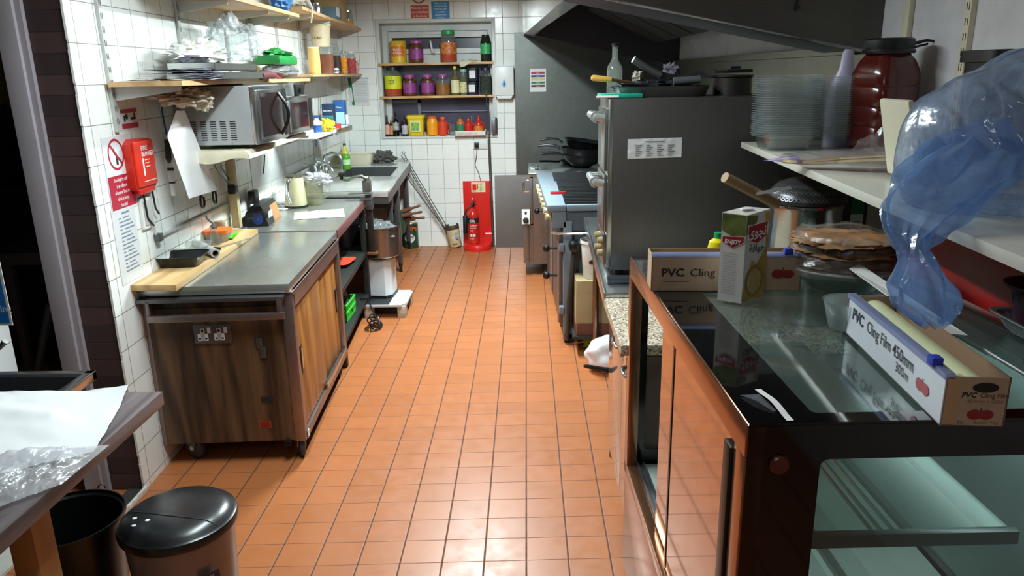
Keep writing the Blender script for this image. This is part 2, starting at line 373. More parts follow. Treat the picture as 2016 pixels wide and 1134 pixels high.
for x0, x1, z0, z1 in ((WX0+.10, WX1-.09, WZ1-.13, WZ1-.075), (WX0+.062, WX0+.10, 1.885, WZ1-.075), (WX1-.09, WX1-.047, 1.885, WZ1-.075), (WX0+.10, WX1-.09, 1.885, 1.93)): g.box(x0, x1, yf-.018, yf+.02, z0, z1)
part('sash', g, m_upvc, win)
g = G().box(WX0, WX1, yf+.05, yf+.055, WZ0, WZ1); part('window_pane', g, m_wg, win)
g = G().box(-1.02, -.72, yf-.035, yf-.02, 2.06, 2.085, b=.003); part('trickle_vent', g, m_upvc, win)
g = G().box(-.92, -.80, yf-.04, yf-.02, 1.885, 1.90).tube([(-.86, yf-.045, 1.89), (-.88, yf-.07, 1.90), (-.895, yf-.08, 2.0)], [.012, .012, .008]); part('window_handle', g, mat('white_handle', 'e2e4e2', .3), win)
# hidden-room posts: the dark sub frame lines seen through the lower glass
g = G().box(WX0+.06, -1.03, yf+.02, yf+.045, 1.42, 1.45).box(-1.06, -1.03, yf+.02, yf+.045, WZ0, 1.45).box(-1.03, WX1-.05, yf+.02, yf+.045, 1.33, 1.342); part('glazing_bar', g, mat('grey_bar', '6d7180', .4), win)
m_pine = wood('pine_board', 'b98a4e', 'd9b27a', (2, 14, 14), .5)
for z, lab in ((1.80, 'upper'), (1.493, 'lower')):
    g = G().box(WX0-.02, WX1+.012, YB-.035, YB+.12, z-.022, z, b=.002)
    one('window_shelf', g, m_pine, '%s pine shelf board across the window, lined with jars' % lab, 'shelf', 'pine shelves across the window')
# ceiling battens
for k, (lx, ly0, ly1, pw) in enumerate(LAMPS):
    t = thing('ceiling_batten', ('fluorescent ceiling batten over the far end of the aisle', 'fluorescent ceiling batten over the near end of the aisle', 'fluorescent ceiling batten behind the viewer')[k], 'ceiling light', (lx, (ly0+ly1)/2, CEIL))
    part('housing', G().box(lx-.045, lx+.045, ly0-.03, ly1+.03, CEIL-.05, CEIL, b=.004), m_upvc, t)
    part('tube', G().tube([(lx, ly0+.01, CEIL-.066), (lx, ly1-.01, CEIL-.066)], .013, 12), mat('tube_glow', 'ffffff', .4, emit=('eefcf6', 3.0)), t)

# ================================================================== LEFT SIDE: BIG FURNITURE
m_ss = steel('worktop_steel', 'c0c3bd', .25, (1, 14, 1), .12, 2.5, metal=.82)
m_ssd = steel('dull_steel', '77787a', .42, (10, 1, 1), .5, 4)
m_ssl = steel('bright_steel', 'c4c6c4', .2, (1, 1, 10), .25, 5)
m_mauve = steel('anodised_trim', '9a8d8a', .38, (1, 14, 1), .35, 6)
m_wdk = wood('dark_teak_laminate', '2e2117', '674c34', (9, 9, .9), .42, 3.4, 1.9)
m_wor = wood('golden_teak_laminate', '7d4e22', 'b3793a', (7, 7, .8), .4, 3.2, 1.7)
m_blk = mat('black_plastic', '131416', .35, var=.2); m_rub = mat('grey_rubber', '34343a', .6)
m_blkm = mat('matt_black', '18181a', .7); m_chr = steel('chrome', 'd5d8da', .1, (1, 1, 1), .1, 5)
m_cream = mat('cream_paint', 'cfc7ae', .5); m_wh = mat('white_plastic', 'dcdedc', .35, var=.03); m_paper = mat('paper', 'd6d7d8', .7, var=.03)
m_red = mat('red_plastic', 'd2281c', .35, var=.05); m_ink = mat('black_ink', '1a1a1c', .6)
m_signred = mat('sign_red', 'b3203a', .45, var=.03); m_signblue = mat('sign_blue', '1d74c4', .45, var=.04); m_signg = mat('sign_green', '0e7a4c', .45)

# --- hot cupboard (serving trolley), local frame: x<0 to the wall, y away from camera
HC = thing('hot_cupboard', 'steel topped wooden food trolley on castors beside the tiled wall', 'cupboard', (-1.003, 3.075, 0), .058)
W_, L_, T_ = .655, 1.10, .845
def P(n, g, m, p=HC, lab=None): return part(n, g, m, p, lab, local=True)
P('cabinet_body', G().box(-W_+.03, -.025, .012, L_-.01, .112, T_-.045), m_wdk)
tp = P('worktop', G().box(-W_, 0, -.012, L_, T_-.04, T_, b=.004), m_ss, lab='steel worktop')
g = G()
for y0, y1 in ((0, .045), (L_-.05, L_)): g.box(-.045, .004, y0, y1, .10, T_-.04, b=.003)
g.box(-.03, .006, .04, L_-.04, .10, .14).box(-.03, .006, .04, L_-.04, T_-.115, T_-.04).box(-.04, .01, 0, L_, T_-.055, T_-.04, b=.002).box(-W_, -W_+.04, 0, .045, .10, T_-.04)
P('frame', g, m_mauve)
P('end_panel', G().box(-W_+.04, -.045, -.002, .014, .108, T_-.10), m_wdk)
for k, (y0, y1, xo) in enumerate(((.05, .57, -.006), (.55, L_-.05, -.018))):
    dr = P('sliding_door', G().box(xo-.008, xo, y0, y1, .15, T_-.12, b=.001), m_wor, lab='golden wood sliding door')
    yy = y0+.045 if k == 0 else y1-.045
    g = G().box(xo-.002, xo+.006, yy-.018, yy+.018, .40, .53, m=0, b=.002).box(xo+.003, xo+.0075, yy-.010, yy+.010, .415, .515, m=1)
    P('door_handle', g, [m_blk, m_ssl], dr)
P('door_track', G().box(-.002, .012, .5, L_-.06, .14, .165, b=.001), m_ssl)
P('price_tag', G().box(.006, .0085, .03, .06, .10, .135), m_wh)
g = G().box(-W_+.06, -.02, -.055, -.035, T_-.145, T_-.115, b=.003).box(-.05, -.03, -.05, 0, T_-.14, T_-.05, b=.002).box(-W_+.06, -W_+.075, -.05, 0, T_-.14, T_-.05, b=.002)
P('push_rail', g, m_mauve)
g = G().box(-W_+.02, -.02, -.05, 0, T_-.062, T_-.045, b=.002); P('rail_shelf', g, m_ssd)
F_ = Fr((0, -.002, 0), (1, 0, 0), ZU)
sk = P('socket_plate', G().fbox(F_, -.425, -.265, .585, .672, 0, .009, b=.002), m_ssd)
g = G()
for cx in (-.388, -.318):
    g.fbox(F_, cx-.022, cx+.022, .60, .632, .009, .0105); g.fbox(F_, cx-.008, cx+.008, .60, .655, .009, .0105)
    g.fbox(F_, cx+.022, cx+.036, .635, .66, .009, .014)
P('switch', g, m_wh, sk)
g = G()
for cx in (-.388, -.318): g.rect(F_, cx-.005, cx+.005, .638, .652, .0108).rect(F_, cx-.018, cx-.009, .606, .614, .0108).rect(F_, cx+.009, cx+.018, .606, .614, .0108)
P('pin_holes', g, m_ink, sk)
g = G(); g.fbox(F_, -.168, -.138, .555, .605, 0, .008, b=.006).fbox(F_, -.155, -.125, .51, .565, .002, .010, b=.006); P('bracket', g, m_ssd)
P('vent_plate', G().fbox(F_, -.175, -.125, .30, .325, 0, .003), m_blkm)
g = G().fbox(F_, -.195, -.143, .175, .208, 0, .002).fbox(F_, -.191, -.147, .178, .205, .002, .0025, m=1); P('warning_sticker', g, [mat('orange_red_print', 'b0381f', .5), mat('dark_red_print', '7d2015', .5)])
P('cable_hole', G().lathe((-.075, -.004, .10), [(.016, 0), (.016, .01), (.010, .01), (.010, .002)], 16, R=Matrix.Rotation(PI/2, 3, 'X')), m_blk)
def castor(x, y, ang, bracket_z=.095):
    c = Vector((x, y, 0)); R = rz(ang)
    wl = P('castor', G().lathe((x, y, .056), [(.012, -.015), (.035, -.015), (.049, -.012), (.056, -.007), (.056, .007), (.049, .012), (.035, .015), (.012, .015)], 28, R=R@Matrix.Rotation(PI/2, 3, 'Y')), m_rub)
    g = G()
    for s in (-1, 1): g.hexa([c+R@Vector(q) for q in ((s*.018-.002, -.012, .04), (s*.018+.002, -.012, .04), (s*.018+.002, .012, .04), (s*.018-.002, .012, .04), (s*.018-.002, -.03, .10), (s*.018+.002, -.03, .10), (s*.018+.002, .03, .10), (s*.018-.002, .03, .10))])
    g.obox((x, y, .104), (.07, .08, .008), R, b=.002); P('fork', g, m_ssd, wl)
    P('hub', G().lathe((x, y, .056), [(1e-6, -.021), (.012, -.021), (.012, .021), (1e-6, .021)], 14, R=R@Matrix.Rotation(PI/2, 3, 'Y')), m_chr, wl)
castor(-.035, .06, .35); castor(-W_+.13, .07, 1.1); castor(-.045, L_-.08, .5); castor(-W_+.12, L_-.08, .2)

# --- plank on top of the cupboard
m_beech = wood('beech_laminate', 'b48f5c', 'd3b280', (10, 1, 10), .45)
p = [onZ(258, 561, .87), onZ(345, 564, .87), onZ(352, 559, .87), onZ(508, 452, .87)]
g = G().hexa([(-1.636, 2.975, .846), (-1.438, 2.965, .846), (-1.503, 4.14, .846), (-1.669, 4.14, .846), (-1.636, 2.975, .872), (-1.438, 2.965, .872), (-1.503, 4.14, .872), (-1.669, 4.14, .872)], b=.002)
one('wooden_board', g, m_beech, 'long pale wooden board along the wall edge of the trolley top', 'board')

# --- middle preparation table
MT = thing('prep_table', 'stainless steel preparation table with two dark shelves behind the trolley', 'table', (-1.4, 4.2, 0))
fx = lambda y: -1.073-.062*(y-4.19)
def slab(g, y0, y1, z0, z1, xi=None, m=0, b=.003, fo=0.0):
    return g.hexa([(xw(y0)+.004, y0, z0), (fx(y0)+fo, y0, z0), (fx(y1)+fo, y1, z0), (xw(y1)+.004, y1, z0), (xw(y0)+.004, y0, z1), (fx(y0)+fo, y0, z1), (fx(y1)+fo, y1, z1), (xw(y1)+.004, y1, z1)], m, b)
part('tabletop', slab(G(), 4.20, 5.34, .822, .845), m_ss, MT, 'polished steel table top')
part('edge_trim', G().hexa([(fx(4.2)-.005, 4.2, .79), (fx(4.2)+.006, 4.2, .79), (fx(5.34)+.006, 5.34, .79), (fx(5.34)-.005, 5.34, .79), (fx(4.2)-.005, 4.2, .845), (fx(4.2)+.006, 4.2, .845), (fx(5.34)+.006, 5.34, .845), (fx(5.34)-.005, 5.34, .845)], b=.002), mat('pinkish_edge', '6e4847', .35), MT, 'reddish front edge')
m_shf = steel('grimy_shelf', '4c4f4c', .5, (1, 8, 1), .7, 6)
part('shelf', slab(G(), 4.2, 5.30, .44, .47, fo=-.01), m_shf, MT, 'dark grimy middle shelf')
part('shelf', slab(G(), 4.2, 5.30, .13, .155, fo=-.01), m_shf, MT, 'dark grimy bottom shelf')
for y in (4.22, 5.28):
    for xx in (fx(y)-.02, xw(y)+.03): part('leg', G().box(xx-.02, xx+.018, y-.02, y+.02, 0, .825, b=.002), m_shf, MT)
# --- sink unit
SK = thing('sink_unit', 'long stainless steel sink unit with splashback in the far left corner', 'sink', (-1.4, 6.4, 0))
sx = lambda y: -1.0-.068*(y-5.5)
def sbox(g, y0, y1, x0f, x1f, z0, z1, m=0, b=0): return g.hexa([(x0f(y0), y0, z0), (x1f(y0), y0, z0), (x1f(y1), y1, z0), (x0f(y1), y1, z0), (x0f(y0), y0, z1), (x1f(y0), y0, z1), (x1f(y1), y1, z1), (x0f(y1), y1, z1)], m, b)
wl_ = lambda y: xw(y)+.003; bi = lambda y: wl_(y)+.14; bo = lambda y: sx(y)-.07
g = G(); sbox(g, 5.42, 6.28, wl_, sx, .84, .88, b=.004); sbox(g, 6.98, 7.46, wl_, sx, .84, .88, b=.004)
sbox(g, 6.28, 6.98, wl_, bi, .84, .88); sbox(g, 6.28, 6.98, bo, sx, .84, .88)
part('drainer', g, steel('sink_steel', 'dcdedb', .18, (1, 8, 1), .12, 3, metal=.62), SK)
g = G(); sbox(g, 6.28, 6.98, bi, lambda y: bi(y)+.008, .62, .875); sbox(g, 6.28, 6.98, lambda y: bo(y)-.008, bo, .62, .875); sbox(g, 6.28, 6.288, bi, bo, .62, .875); sbox(g, 6.972, 6.98, bi, bo, .62, .875); sbox(g, 6.28, 6.98, bi, bo, .612, .62)
part('basin', g, m_ssd, SK)
g = G(); sbox(g, 5.42, 7.49, wl_, lambda y: wl_(y)+.012, .88, 1.0, b=.002); part('splashback', g, m_ssl, SK)
part('apron', sbox(G(), 5.425, 5.44, wl_, lambda y: sx(y)+.002, .79, .88).hexa([(sx(5.44)-.012, 5.44, .79), (sx(5.44)+.002, 5.44, .79), (sx(7.46)+.002, 7.46, .79), (sx(7.46)-.012, 7.46, .79), (sx(5.44)-.012, 5.44, .86), (sx(5.44)+.002, 5.44, .86), (sx(7.46)+.002, 7.46, .86), (sx(7.46)-.012, 7.46, .86)]), m_ssd, SK)
for y in (5.92, 6.48, 7.40):
    for xx in (sx(y)-.05, xw(y)+.06):
        lg = part('leg', G().box(xx-.02, xx+.02, y-.02, y+.02, .08, .84, b=.002), m_ssd, SK); part('foot', G().lathe((xx, y, 0), [(.014, 0), (.014, .05), (.018, .055), (.018, .082)], 12), m_blk, lg)
g = G(); sbox(g, 5.5, 7.40, lambda y: xw(y)+.06, lambda y: sx(y)-.05, .27, .29); part('undershelf', g, m_shf, SK)
# taps
tp = thing('mixer_tap', 'chrome mixer tap with lever heads on the wall side of the sink', 'tap', (-1.62, 6.35, .88))
def tapline(*q): return [Vector(x) for x in q]
bx = xw(6.2)+.07
part('spout', G().tube([(bx, 6.2, .88), (bx, 6.2, 1.0), (bx+.02, 6.2, 1.06), (bx+.08, 6.2, 1.09), (bx+.14, 6.2, 1.07), (bx+.16, 6.2, 1.03)], .012, 10), m_chr, tp)
for dy in (-.09, .09):
    q = part('valve', G().lathe((bx, 6.2+dy, .88), [(.024, 0), (.02, .01), (.015, .05), (.022, .06), (.024, .10), (.012, .12)], 16).tube([(bx, 6.2+dy, .93), (bx, 6.2, .95)], .012), m_chr, tp)
    g = G()
    for a in range(4): g.tube([(bx, 6.2+dy, 1.0), (bx+.035*math.cos(a*PI/2+.4), 6.2+dy+.035*math.sin(a*PI/2+.4), 1.005)], .007)
    part('handle', g, m_chr, q)
bx = xw(5.62)+.10
tp = thing('pillar_tap', 'tall chrome tap with curved spout at the near end of the sink unit', 'tap', (bx, 5.85, .88))
part('spout', G().tube([(bx, 5.85, .88), (bx, 5.85, .96), (bx-.01, 5.83, 1.03), (bx+.03, 5.8, 1.07), (bx+.1, 5.78, 1.05), (bx+.14, 5.77, .99)], [.02, .018, .013, .012, .012, .013], 10), m_chr, tp)
part('handle', G().lathe((bx, 5.85, 1.06), [(.01, -.03), (.012, 0), (.022, .006), (.022, .022), (.01, .028)], 12), m_chr, tp)

# --- near-left worktop with paper and bag
m_wt = wood('greyish_oak_laminate', '3d3537', '6d6263', (12, .8, 12), .42, 3)
WT = thing('near_worktop', 'grey-brown laminate worktop in the near left corner beside the bins', 'worktop', (-1.6, 1.5, 0))
part('worktop', G().box(-2.6, -1.008, .95, 1.925, .812, .852, b=.003), m_wt, WT)
lx_ = onY(74, 1100, 1.46).x
part('leg', G().box(lx_-.06, lx_, 1.46, 1.53, 0, .812, b=.002), wood('pine_post', 'a97b48', 'c89c66', (10, 10, 1), .5), WT)
part('leg', G().box(-2.55, -2.48, 1.46, 1.53, 0, .812, b=.002), MATS['pine_post'], WT)
def paperfn(i, j, h):
    # corner points on the table
    A = onZ(-260, 700, .858); B = onZ(-260, 1040, .858); Cc = onZ(60, 1000, .858); D = onZ(255, 776, .858)
    q = A.lerp(D, i).lerp(B.lerp(Cc, i), j); q = Vector((q.x, q.y, .8535+abs(h)+.012*max(0, i-.8)*5*max(0, .35-j)*3)); return q
A_ = onZ(-300, 735, .856); D_ = onZ(255, 772, .856); B_ = onZ(-300, 1010, .856); C_ = onZ(185, 890, .856)
def paperfn(i, j, h):
    q = A_.lerp(D_, i).lerp(B_.lerp(C_, i), j); bulge = -.03*math.sin(PI*j)*i
    z = .8545+abs(h)+.0015+.018*max(0, (i-.86)/.14)*max(0, 1-j*3)
    z += .010*max(0, 1-abs(j-.35-.25*(i-.5))*9)*(i < .8)
    return Vector((q.x, min(q.y, 1.92)+bulge*0, z))
one('wrapping_paper', G().sheet(None, .9, .6, .010, 5, 3, 40, 26, fn=paperfn), m_paper, 'creased white paper sheet spread over the near left worktop', 'paper')
m_bagc = film('crinkled_clear_bag', 'e6e6ea', .42, .22, .55, .15, 12, .35, .3)
def bagfn(i, j, h):
    a = onZ(-60, 890, .87); b = onZ(215, 868, .87); c = onZ(-60, 1010, .87); d = onZ(120, 945, .87)
    q = a.lerp(b, i).lerp(c.lerp(d, i), j); e = min(i if False else 1, 1-i, j, 1-j)*4
    return Vector((q.x, q.y, .860+.030*min(1, max(0, e))*(.35+1.3*abs(noise.noise(Vector((i*3.2, j*2.2, 2)))))+.010*abs(noise.noise(Vector((i*9+j*6, j*5, 4))))*e+abs(h)*.5*min(1, e+.2)))
g = G().sheet(None, .3, .3, .011, 30, 8, 70, 50, fn=bagfn)
one('plastic_bag', g, m_bagc, 'crumpled clear plastic bag on the front edge of the white paper', 'plastic bag')
# --- hand wash basin behind the worktop
WB = thing('wash_basin', 'small steel hand wash basin behind the near left worktop', 'basin', (-1.8, 2.2, .7))
x0, x1, y0, y1, zz = -2.45, -1.42, 2.05, 2.33, .80
x1 = onZ(188, 730, zz).x; y1 = onZ(188, 729, zz).y; y0 = 1.99
g = G()
for a, b, c, d in ((x0, x1, y0, y0+.03), (x0, x1, y1-.025, y1), (x1-.03, x1, y0, y1), (x0, x0+.03, y0, y1)): g.box(a, b, c, d, zz-.03, zz, b=.003)
part('rim', g, m_ssl, WB)
g = G().box(x0+.03, x1-.03, y0+.03, y1-.025, zz-.15, zz-.145).box(x1-.034, x1-.03, y0+.03, y1-.025, zz-.15, zz-.01).box(x0+.03, x1-.03, y1-.029, y1-.025, zz-.15, zz-.01).box(x0+.03, x1-.03, y0+.03, y0+.034, zz-.15, zz-.01)
part('bowl', g, m_ssd, WB)
part('bracket', G().box(x0, x1-.35, y1-.05, 2.449, zz-.22, zz-.151), m_ssd, WB)
g = G().lathe(onZ(55, 735, zz-.05)-Vector((0, 0, .08)), [(.045, 0), (.055, .03), (.05, .055), (.02, .06)], 18); one('yellow_sponge', g, mat('yellow_sponge', 'c9c24a', .8, bump=.6), 'yellow scourer lying in the steel hand basin', 'sponge')
c = onY(2, 690, 2.40)
tt = thing('lever_tap', 'steel lever tap above the hand wash basin at the left edge', 'tap', c)
part('tap_body', G().tube([(c.x-.05, 2.44, c.z+.02), (c.x-.05, 2.38, c.z+.02), (c.x-.05, 2.36, c.z-.09)], .018, 12), m_ssd, tt)
part('lever', G().tube([(c.x-.05, 2.38, c.z+.03), (c.x+.02, 2.37, c.z+.02), (c.x+.045, 2.37, c.z+.045)], [.008, .008, .011], 10), m_ssl, tt)
# --- bins
BN = thing('pedal_bin', 'silver-grey waste bin with a scuffed black dome lid', 'bin', (-1.02, 1.925, 0))
cx, cy = -1.02, 1.925
part('bin_body', G().shell((cx, cy, 0), [(.128, 0), (.134, .02), (.152, .43)], 44, t=.003), mat('bronze_grey_plastic', '7d706e', .28, .25), BN)
lid = part('lid', G().lathe((cx, cy, .425), [(.158, 0), (.165, .006), (.167, .02), (.163, .030), (.155, .034), (.148, .042), (.12, .054), (.07, .060), (1e-6, .061)], 56), mat('scuffed_black', '1a1b1c', .28, var=.5, vs=14), BN, 'scuffed black dome lid')
g = G()
pts = [(cx-.14+.28*i/20, cy-.035-.012*math.sin(PI*i/20)-.05*(i/20-.5), 0) for i in range(21)]
def lz(x, y):
    r = math.hypot(x-cx, y-cy); prof = [(0, .061), (.07, .060), (.12, .054), (.148, .042), (.155, .034), (.163, .03)]
    for (a, b), (c2, d2) in zip(prof, prof[1:]):
        if r <= c2: return .425+b+(d2-b)*(r-a)/(c2-a)
    return .45
part('flap_seam', G().tube([(x, y, lz(x, y)+.0005) for x, y, z in pts], .0016, 6), m_blkm, lid)
g = G()
for q in ((-.10, -.05), (-.085, -.085), (-.055, -.065)): g.lathe((cx+q[0], cy+q[1], lz(cx+q[0], cy+q[1])), [(.006, 0), (.005, .001), (1e-6, .0012)], 8, sx=1.3)
part('white_marks', g, m_wh, lid)
Fb = Fr((cx+.112, cy-.095, .29), (.66, .75, 0), (0, 0, 1)); 
n_ = Vector((.75, -.66, 0)); Fb = Fr(Vector((cx, cy, 0))+n_*.148, (.66, .75, 0), (n_.x*.043, n_.y*.043, 1))
g = G().rect(Fb, -.028, .028, .20, .34, .002, 0).rect(Fb, -.028, .028, .30, .34, .0025, 1).rect(Fb, -.018, .012, .305, .318, .003, 2).text(Fb, 'LATZ', -.022, .322, .014, 0, .01, c=.0032).text(Fb, 'T', -.012, .24, .05, 3, .01, c=.003)
part('label_sticker', g, [m_paper, mat('navy_print', '23264f', .4), mat('violet_print', '4a3b9a', .4), m_ink], BN, 'white and navy label')
cx, cy = -1.365, 1.945
BB = thing('black_bin', 'open black round bin under the near left worktop', 'bin', (cx, cy, 0))
part('bin_body', G().shell((cx, cy, 0), [(.115, 0), (.12, .02), (.150, .425), (.158, .43), (.158, .44)], 44, t=.004), mat('satin_black', '101113', .3), BB)
part('rim_loop', G().tube([(cx+.02+.012*math.cos(a), cy+.155, .445+.012*math.sin(a)) for a in [i*PI/8 for i in range(9)]], .002), m_blk, BB)

# ================================================================== KITS OF SMALL THINGS
def itm(base, px0, px1, pyt, pyb):
    """base point, width, height in metres of something seen between those pixel columns and rows"""
    d = (base-CAM).dot(CF)/FPX
    return base, (px1-px0)*d, (pyb-pyt)*d/CF.y
def jar(nm, lab, cat, P, w, h, body, lid, band=None, lidh=.12, lr=.86, neck=.80, rng=(.22, .62), sq=None, grp=None, fill=None, fillh=.4, bands=None, seg=26, txt=None, tcol=None, ts=.02, handle=None, rot=0.0):
    P = Vector(P); P.y += w*.5*.6; r = w/2; t = thing(nm, lab, cat, P, 0, grp); R = rz(rot)
    hb = h*(1-lidh)
    prof = [(r*.88, 0), (r*.98, h*.03), (r, h*.10), (r, hb*.74), (r*.97, hb*.82), (r*neck*.98, hb*.93), (r*neck*.94, hb)]
    part('body', G().lathe(P, prof, seg, sq=sq, R=R), body, t)
    if fill: part('contents', G().lathe(P+Vector((0, 0, .002)), [(r*.86, 0), (r*1.004, h*.06), (r*1.004, hb*fillh), (1e-6, hb*fillh+.001)], seg, sq=sq, R=R), fill, t)
    part('lid', G().lathe(P+Vector((0, 0, hb)), [(r*lr, 0), (r*lr, h*lidh*.8), (r*lr*.9, h*lidh), (1e-6, h*lidh)], seg, R=R), lid, t)
    if band:
        g = G().lathe(P, [(r*1.01, h*rng[0]), (r*1.01, h*rng[1])], seg, sq=sq, R=R); g.f = g.f[:-2]; g.m = g.m[:-2]
        lb = part('label', g, band, t)
        if txt:
            F = Fr(P+Vector((0, -r*1.015, 0)), (1, 0, 0), ZU); g = G()
            for k, tx in enumerate(txt): g.text(F, tx, 0, h*rng[1]-ts*1.3*(k+1), ts, 0, .01, 'CENTER', .0015)
            part('print', g, tcol or m_ink, lb)
    if handle: part('handle', G().tube([P+Vector(q) for q in ((r*.9, -r*.3, hb*.75), (r*1.35, -r*.3, hb*.7), (r*1.4, -r*.3, hb*.4), (r*.95, -r*.3, hb*.25))], w*.06, 8), body, t)
    return t
def bottle(nm, lab, P, w, h, body, cap, band=None, sh=.58, nr=.3, rng=(.12, .45), caph=.1, grp=None, seg=22, sq=None, cat='bottle', handle=False):
    P = Vector(P); P.y += w*.3; r = w/2; t = thing(nm, lab, cat, P, 0, grp)
    prof = [(r*.9, 0), (r, h*.03), (r, h*sh), (r*.9, h*(sh+.07)), (r*(nr+.15), h*(sh+.16)), (r*nr, h*(sh+.22)), (r*nr, h*(1-caph))]
    part('body', G().lathe(P, prof, seg, sq=sq), body, t)
    part('cap', G().lathe(P+Vector((0, 0, h*(1-caph))), [(r*nr*1.15, 0), (r*nr*1.15, h*caph*.9), (1e-6, h*caph)], seg), cap, t)
    if band:
        g = G().lathe(P, [(r*1.015, h*rng[0]), (r*1.015, h*rng[1])], seg, sq=sq); g.f = g.f[:-2]; g.m = g.m[:-2]; part('label', g, band, t)
    if handle: part('handle', G().tube([P+Vector(q) for q in ((r*.5, 0, h*(sh+.14)), (r*1.15, 0, h*(sh-.02)), (r*1.1, 0, h*(sh-.3)), (r*.9, 0, h*(sh-.36)))], w*.08, 8), body, t)
    return t
m_gl = film('clear_glass', 'dfe8e4', .12, .04, .9); m_pet = film('clear_pet', 'e2e6e4', .22, .1, .7)
m_purp = mat('purple_lid', 'a4509a', .35); m_purl = mat('purple_label', '8e3f86', .45, var=.35, vs=45); m_grn = mat('green_lid', '2fa45b', .35)
m_sauce = mat('red_sauce', 'b34522', .3); m_brown = mat('brown_pickle', '5f3524', .35, var=.3, vs=40); m_amber = mat('amber_paste', '8a5a25', .35, var=.2)
m_yel = mat('yellow_print', 'd8dc2b', .45, var=.05); m_org = mat('orange_print', 'e2721f', .45); m_yc = mat('corn_print', 'e3b22d', .4, var=.45, vs=90)
m_dkg = mat('dark_green_glass', '1d2620', .12, var=.1); m_redb = mat('red_bottle', 'c8291f', .3); m_navy = mat('navy_lid', '20233a', .35); m_cr = mat('cream_label', 'e3dcb0', .5)
m_stick = mat('white_sticker', 'e6e4e2', .5)

# ---- window shelves (all stand at the window's depth)
YW = YB-.005
def wi(px0, px1, pyt, pyb, z):
    b = onY((px0+px1)/2, pyb, YW); b.z = z; return itm(b, px0, px1, pyt, pyb)
Z1, Z2, Z3 = 1.8005, 1.4935, WZ0+.0045
P_, w_, h_ = wi(768, 800, 81, 121, Z1)
P_.y += w_*.3; t = thing('corn_tin', 'yellow printed tin with a round orange panel on the upper window shelf', 'tin', P_)
part('can', G().lathe(P_, [(w_*.48, 0), (w_*.5, .004), (w_*.49, .008), (w_*.49, h_-.008), (w_*.5, h_-.004), (w_*.47, h_), (w_*.46, h_-.004), (1e-6, h_-.004)], 30), m_yc, t)
F_ = Fr(P_+Vector((0, -w_*.49, 0)), (1, 0, 0), ZU)
lb = part('label', G().grid(lambda i, j: P_+Vector((w_*.497*math.sin((i-.5)*1.9), -w_*.497*math.cos((i-.5)*1.9), h_*.30+h_*.45*j)), 10, 6), m_org, t, 'orange panel')
g = G().text(F_, 'MAZA', -.0, h_*.55, .028, 0, .02, 'CENTER', .006).text(F_, 'CORN', 0, h_*.40, .028, 0, .02, 'CENTER', .006); part('print', g, m_stick, lb)
jar('pickle_jar', 'purple-lidded pickle jar on the upper window shelf', 'jar', *wi(806, 833, 79, 119, Z1), m_brown, m_purp, m_purl, lidh=.12, rng=(.18, .62))
jar('sauce_jar', 'tall jar with bright green lid and red sauce on the upper window shelf', 'jar', *wi(867, 899, 60, 118, Z1), m_pet, m_grn, mat('vegetable_label', 'c8763a', .45, var=.6, vs=50), lidh=.13, lr=.8, rng=(.26, .62), fill=m_sauce, fillh=.30)
bottle('mint_bottle', 'dark green squat bottle at the right end of the upper window shelf', *wi(946, 967, 68, 117, Z1), m_dkg, m_dkg, mat('mint_label', '3fb56a', .4, var=.4, vs=60), sh=.72, nr=.62, rng=(.28, .66), caph=.08)
jar('paste_jar', 'big jar with black lid and lime-yellow label on the lower window shelf', 'jar', *wi(757, 790, 133, 187, Z2), m_pet, m_blk, m_yel, lidh=.12, lr=.74, neck=.7, rng=(.25, .68), fill=m_sauce, fillh=.28, txt=['O', 'PATAK', 'PASTE'], ts=.019)
for k, (a, b, bm_, lbm) in enumerate(((793, 820, m_brown, m_purl), (828, 855, m_brown, m_purl))):
    jar('pickle_jar', ('purple-lidded jar with purple label, directly right of the lime-yellow labelled jar', 'purple-lidded jar with purple and orange label, middle of three on the lower window shelf')[k], 'jar', *wi(a, b, 148, 187, Z2), bm_, m_purp, lbm, lidh=.14, lr=.72, neck=.68, rng=(.15, .6))
jar('chutney_jar', 'purple-lidded clear jar of amber paste beside the yellow-capped oil bottle', 'jar', *wi(857, 886, 148, 187, Z2), m_pet, m_purp, None, lidh=.13, lr=.70, neck=.66, fill=m_amber, fillh=.62)
bottle('oil_bottle', 'slim oil bottle with yellow cap and cream label on the lower window shelf', *wi(888, 905, 133, 186, Z2), film('oil_glass', 'b9b46a', .5, .05, .8), m_yel, m_cr, sh=.5, nr=.34, rng=(.08, .52), caph=.11)
jar('herb_jar', 'small clear herb jar with pale green lid left of the black tubs', 'jar', *wi(906, 920, 139, 186, Z2), m_pet, mat('pale_green_lid', '8ab79a', .4), mat('herb_label', 'd3cf9a', .5, var=.4, vs=60), lidh=.1, lr=.95, neck=.9, rng=(.1, .5), fill=mat('dried_herbs', '5e6048', .8), fillh=.8)
for k, (a, b, c, d) in enumerate(((919, 941, 163, 187), (920, 942, 138, 163))):
    P, w, h = wi(a, b, c, d, Z2); 
    if k: P.z = Z2+itm(P, 0, 1, 162, 187)[2]
    P.y += .045; t = thing('spice_tub', ('black tub with a white label, lower of the two stacked on the lower window shelf', 'black tub with a white label, upper of the two stacked on the lower window shelf')[k], 'tub', P, 0, None)
    part('body', G().lathe(P, [(w*.44, 0), (w*.48, h*.1), (w*.5, h*.86)], 28, sq=4), m_navy, t); part('lid', G().lathe(P+Vector((0, 0, h*.86)), [(w*.53, 0), (w*.53, h*.1), (w*.48, h*.13), (1e-6, h*.13)], 28, sq=4), m_blk, t)
    F_ = FB(P+Vector((0, -w*.5, 0))); part('label', G().rect(F_, -w*.3, w*.25, h*.22, h*.78, .001), m_stick, t)
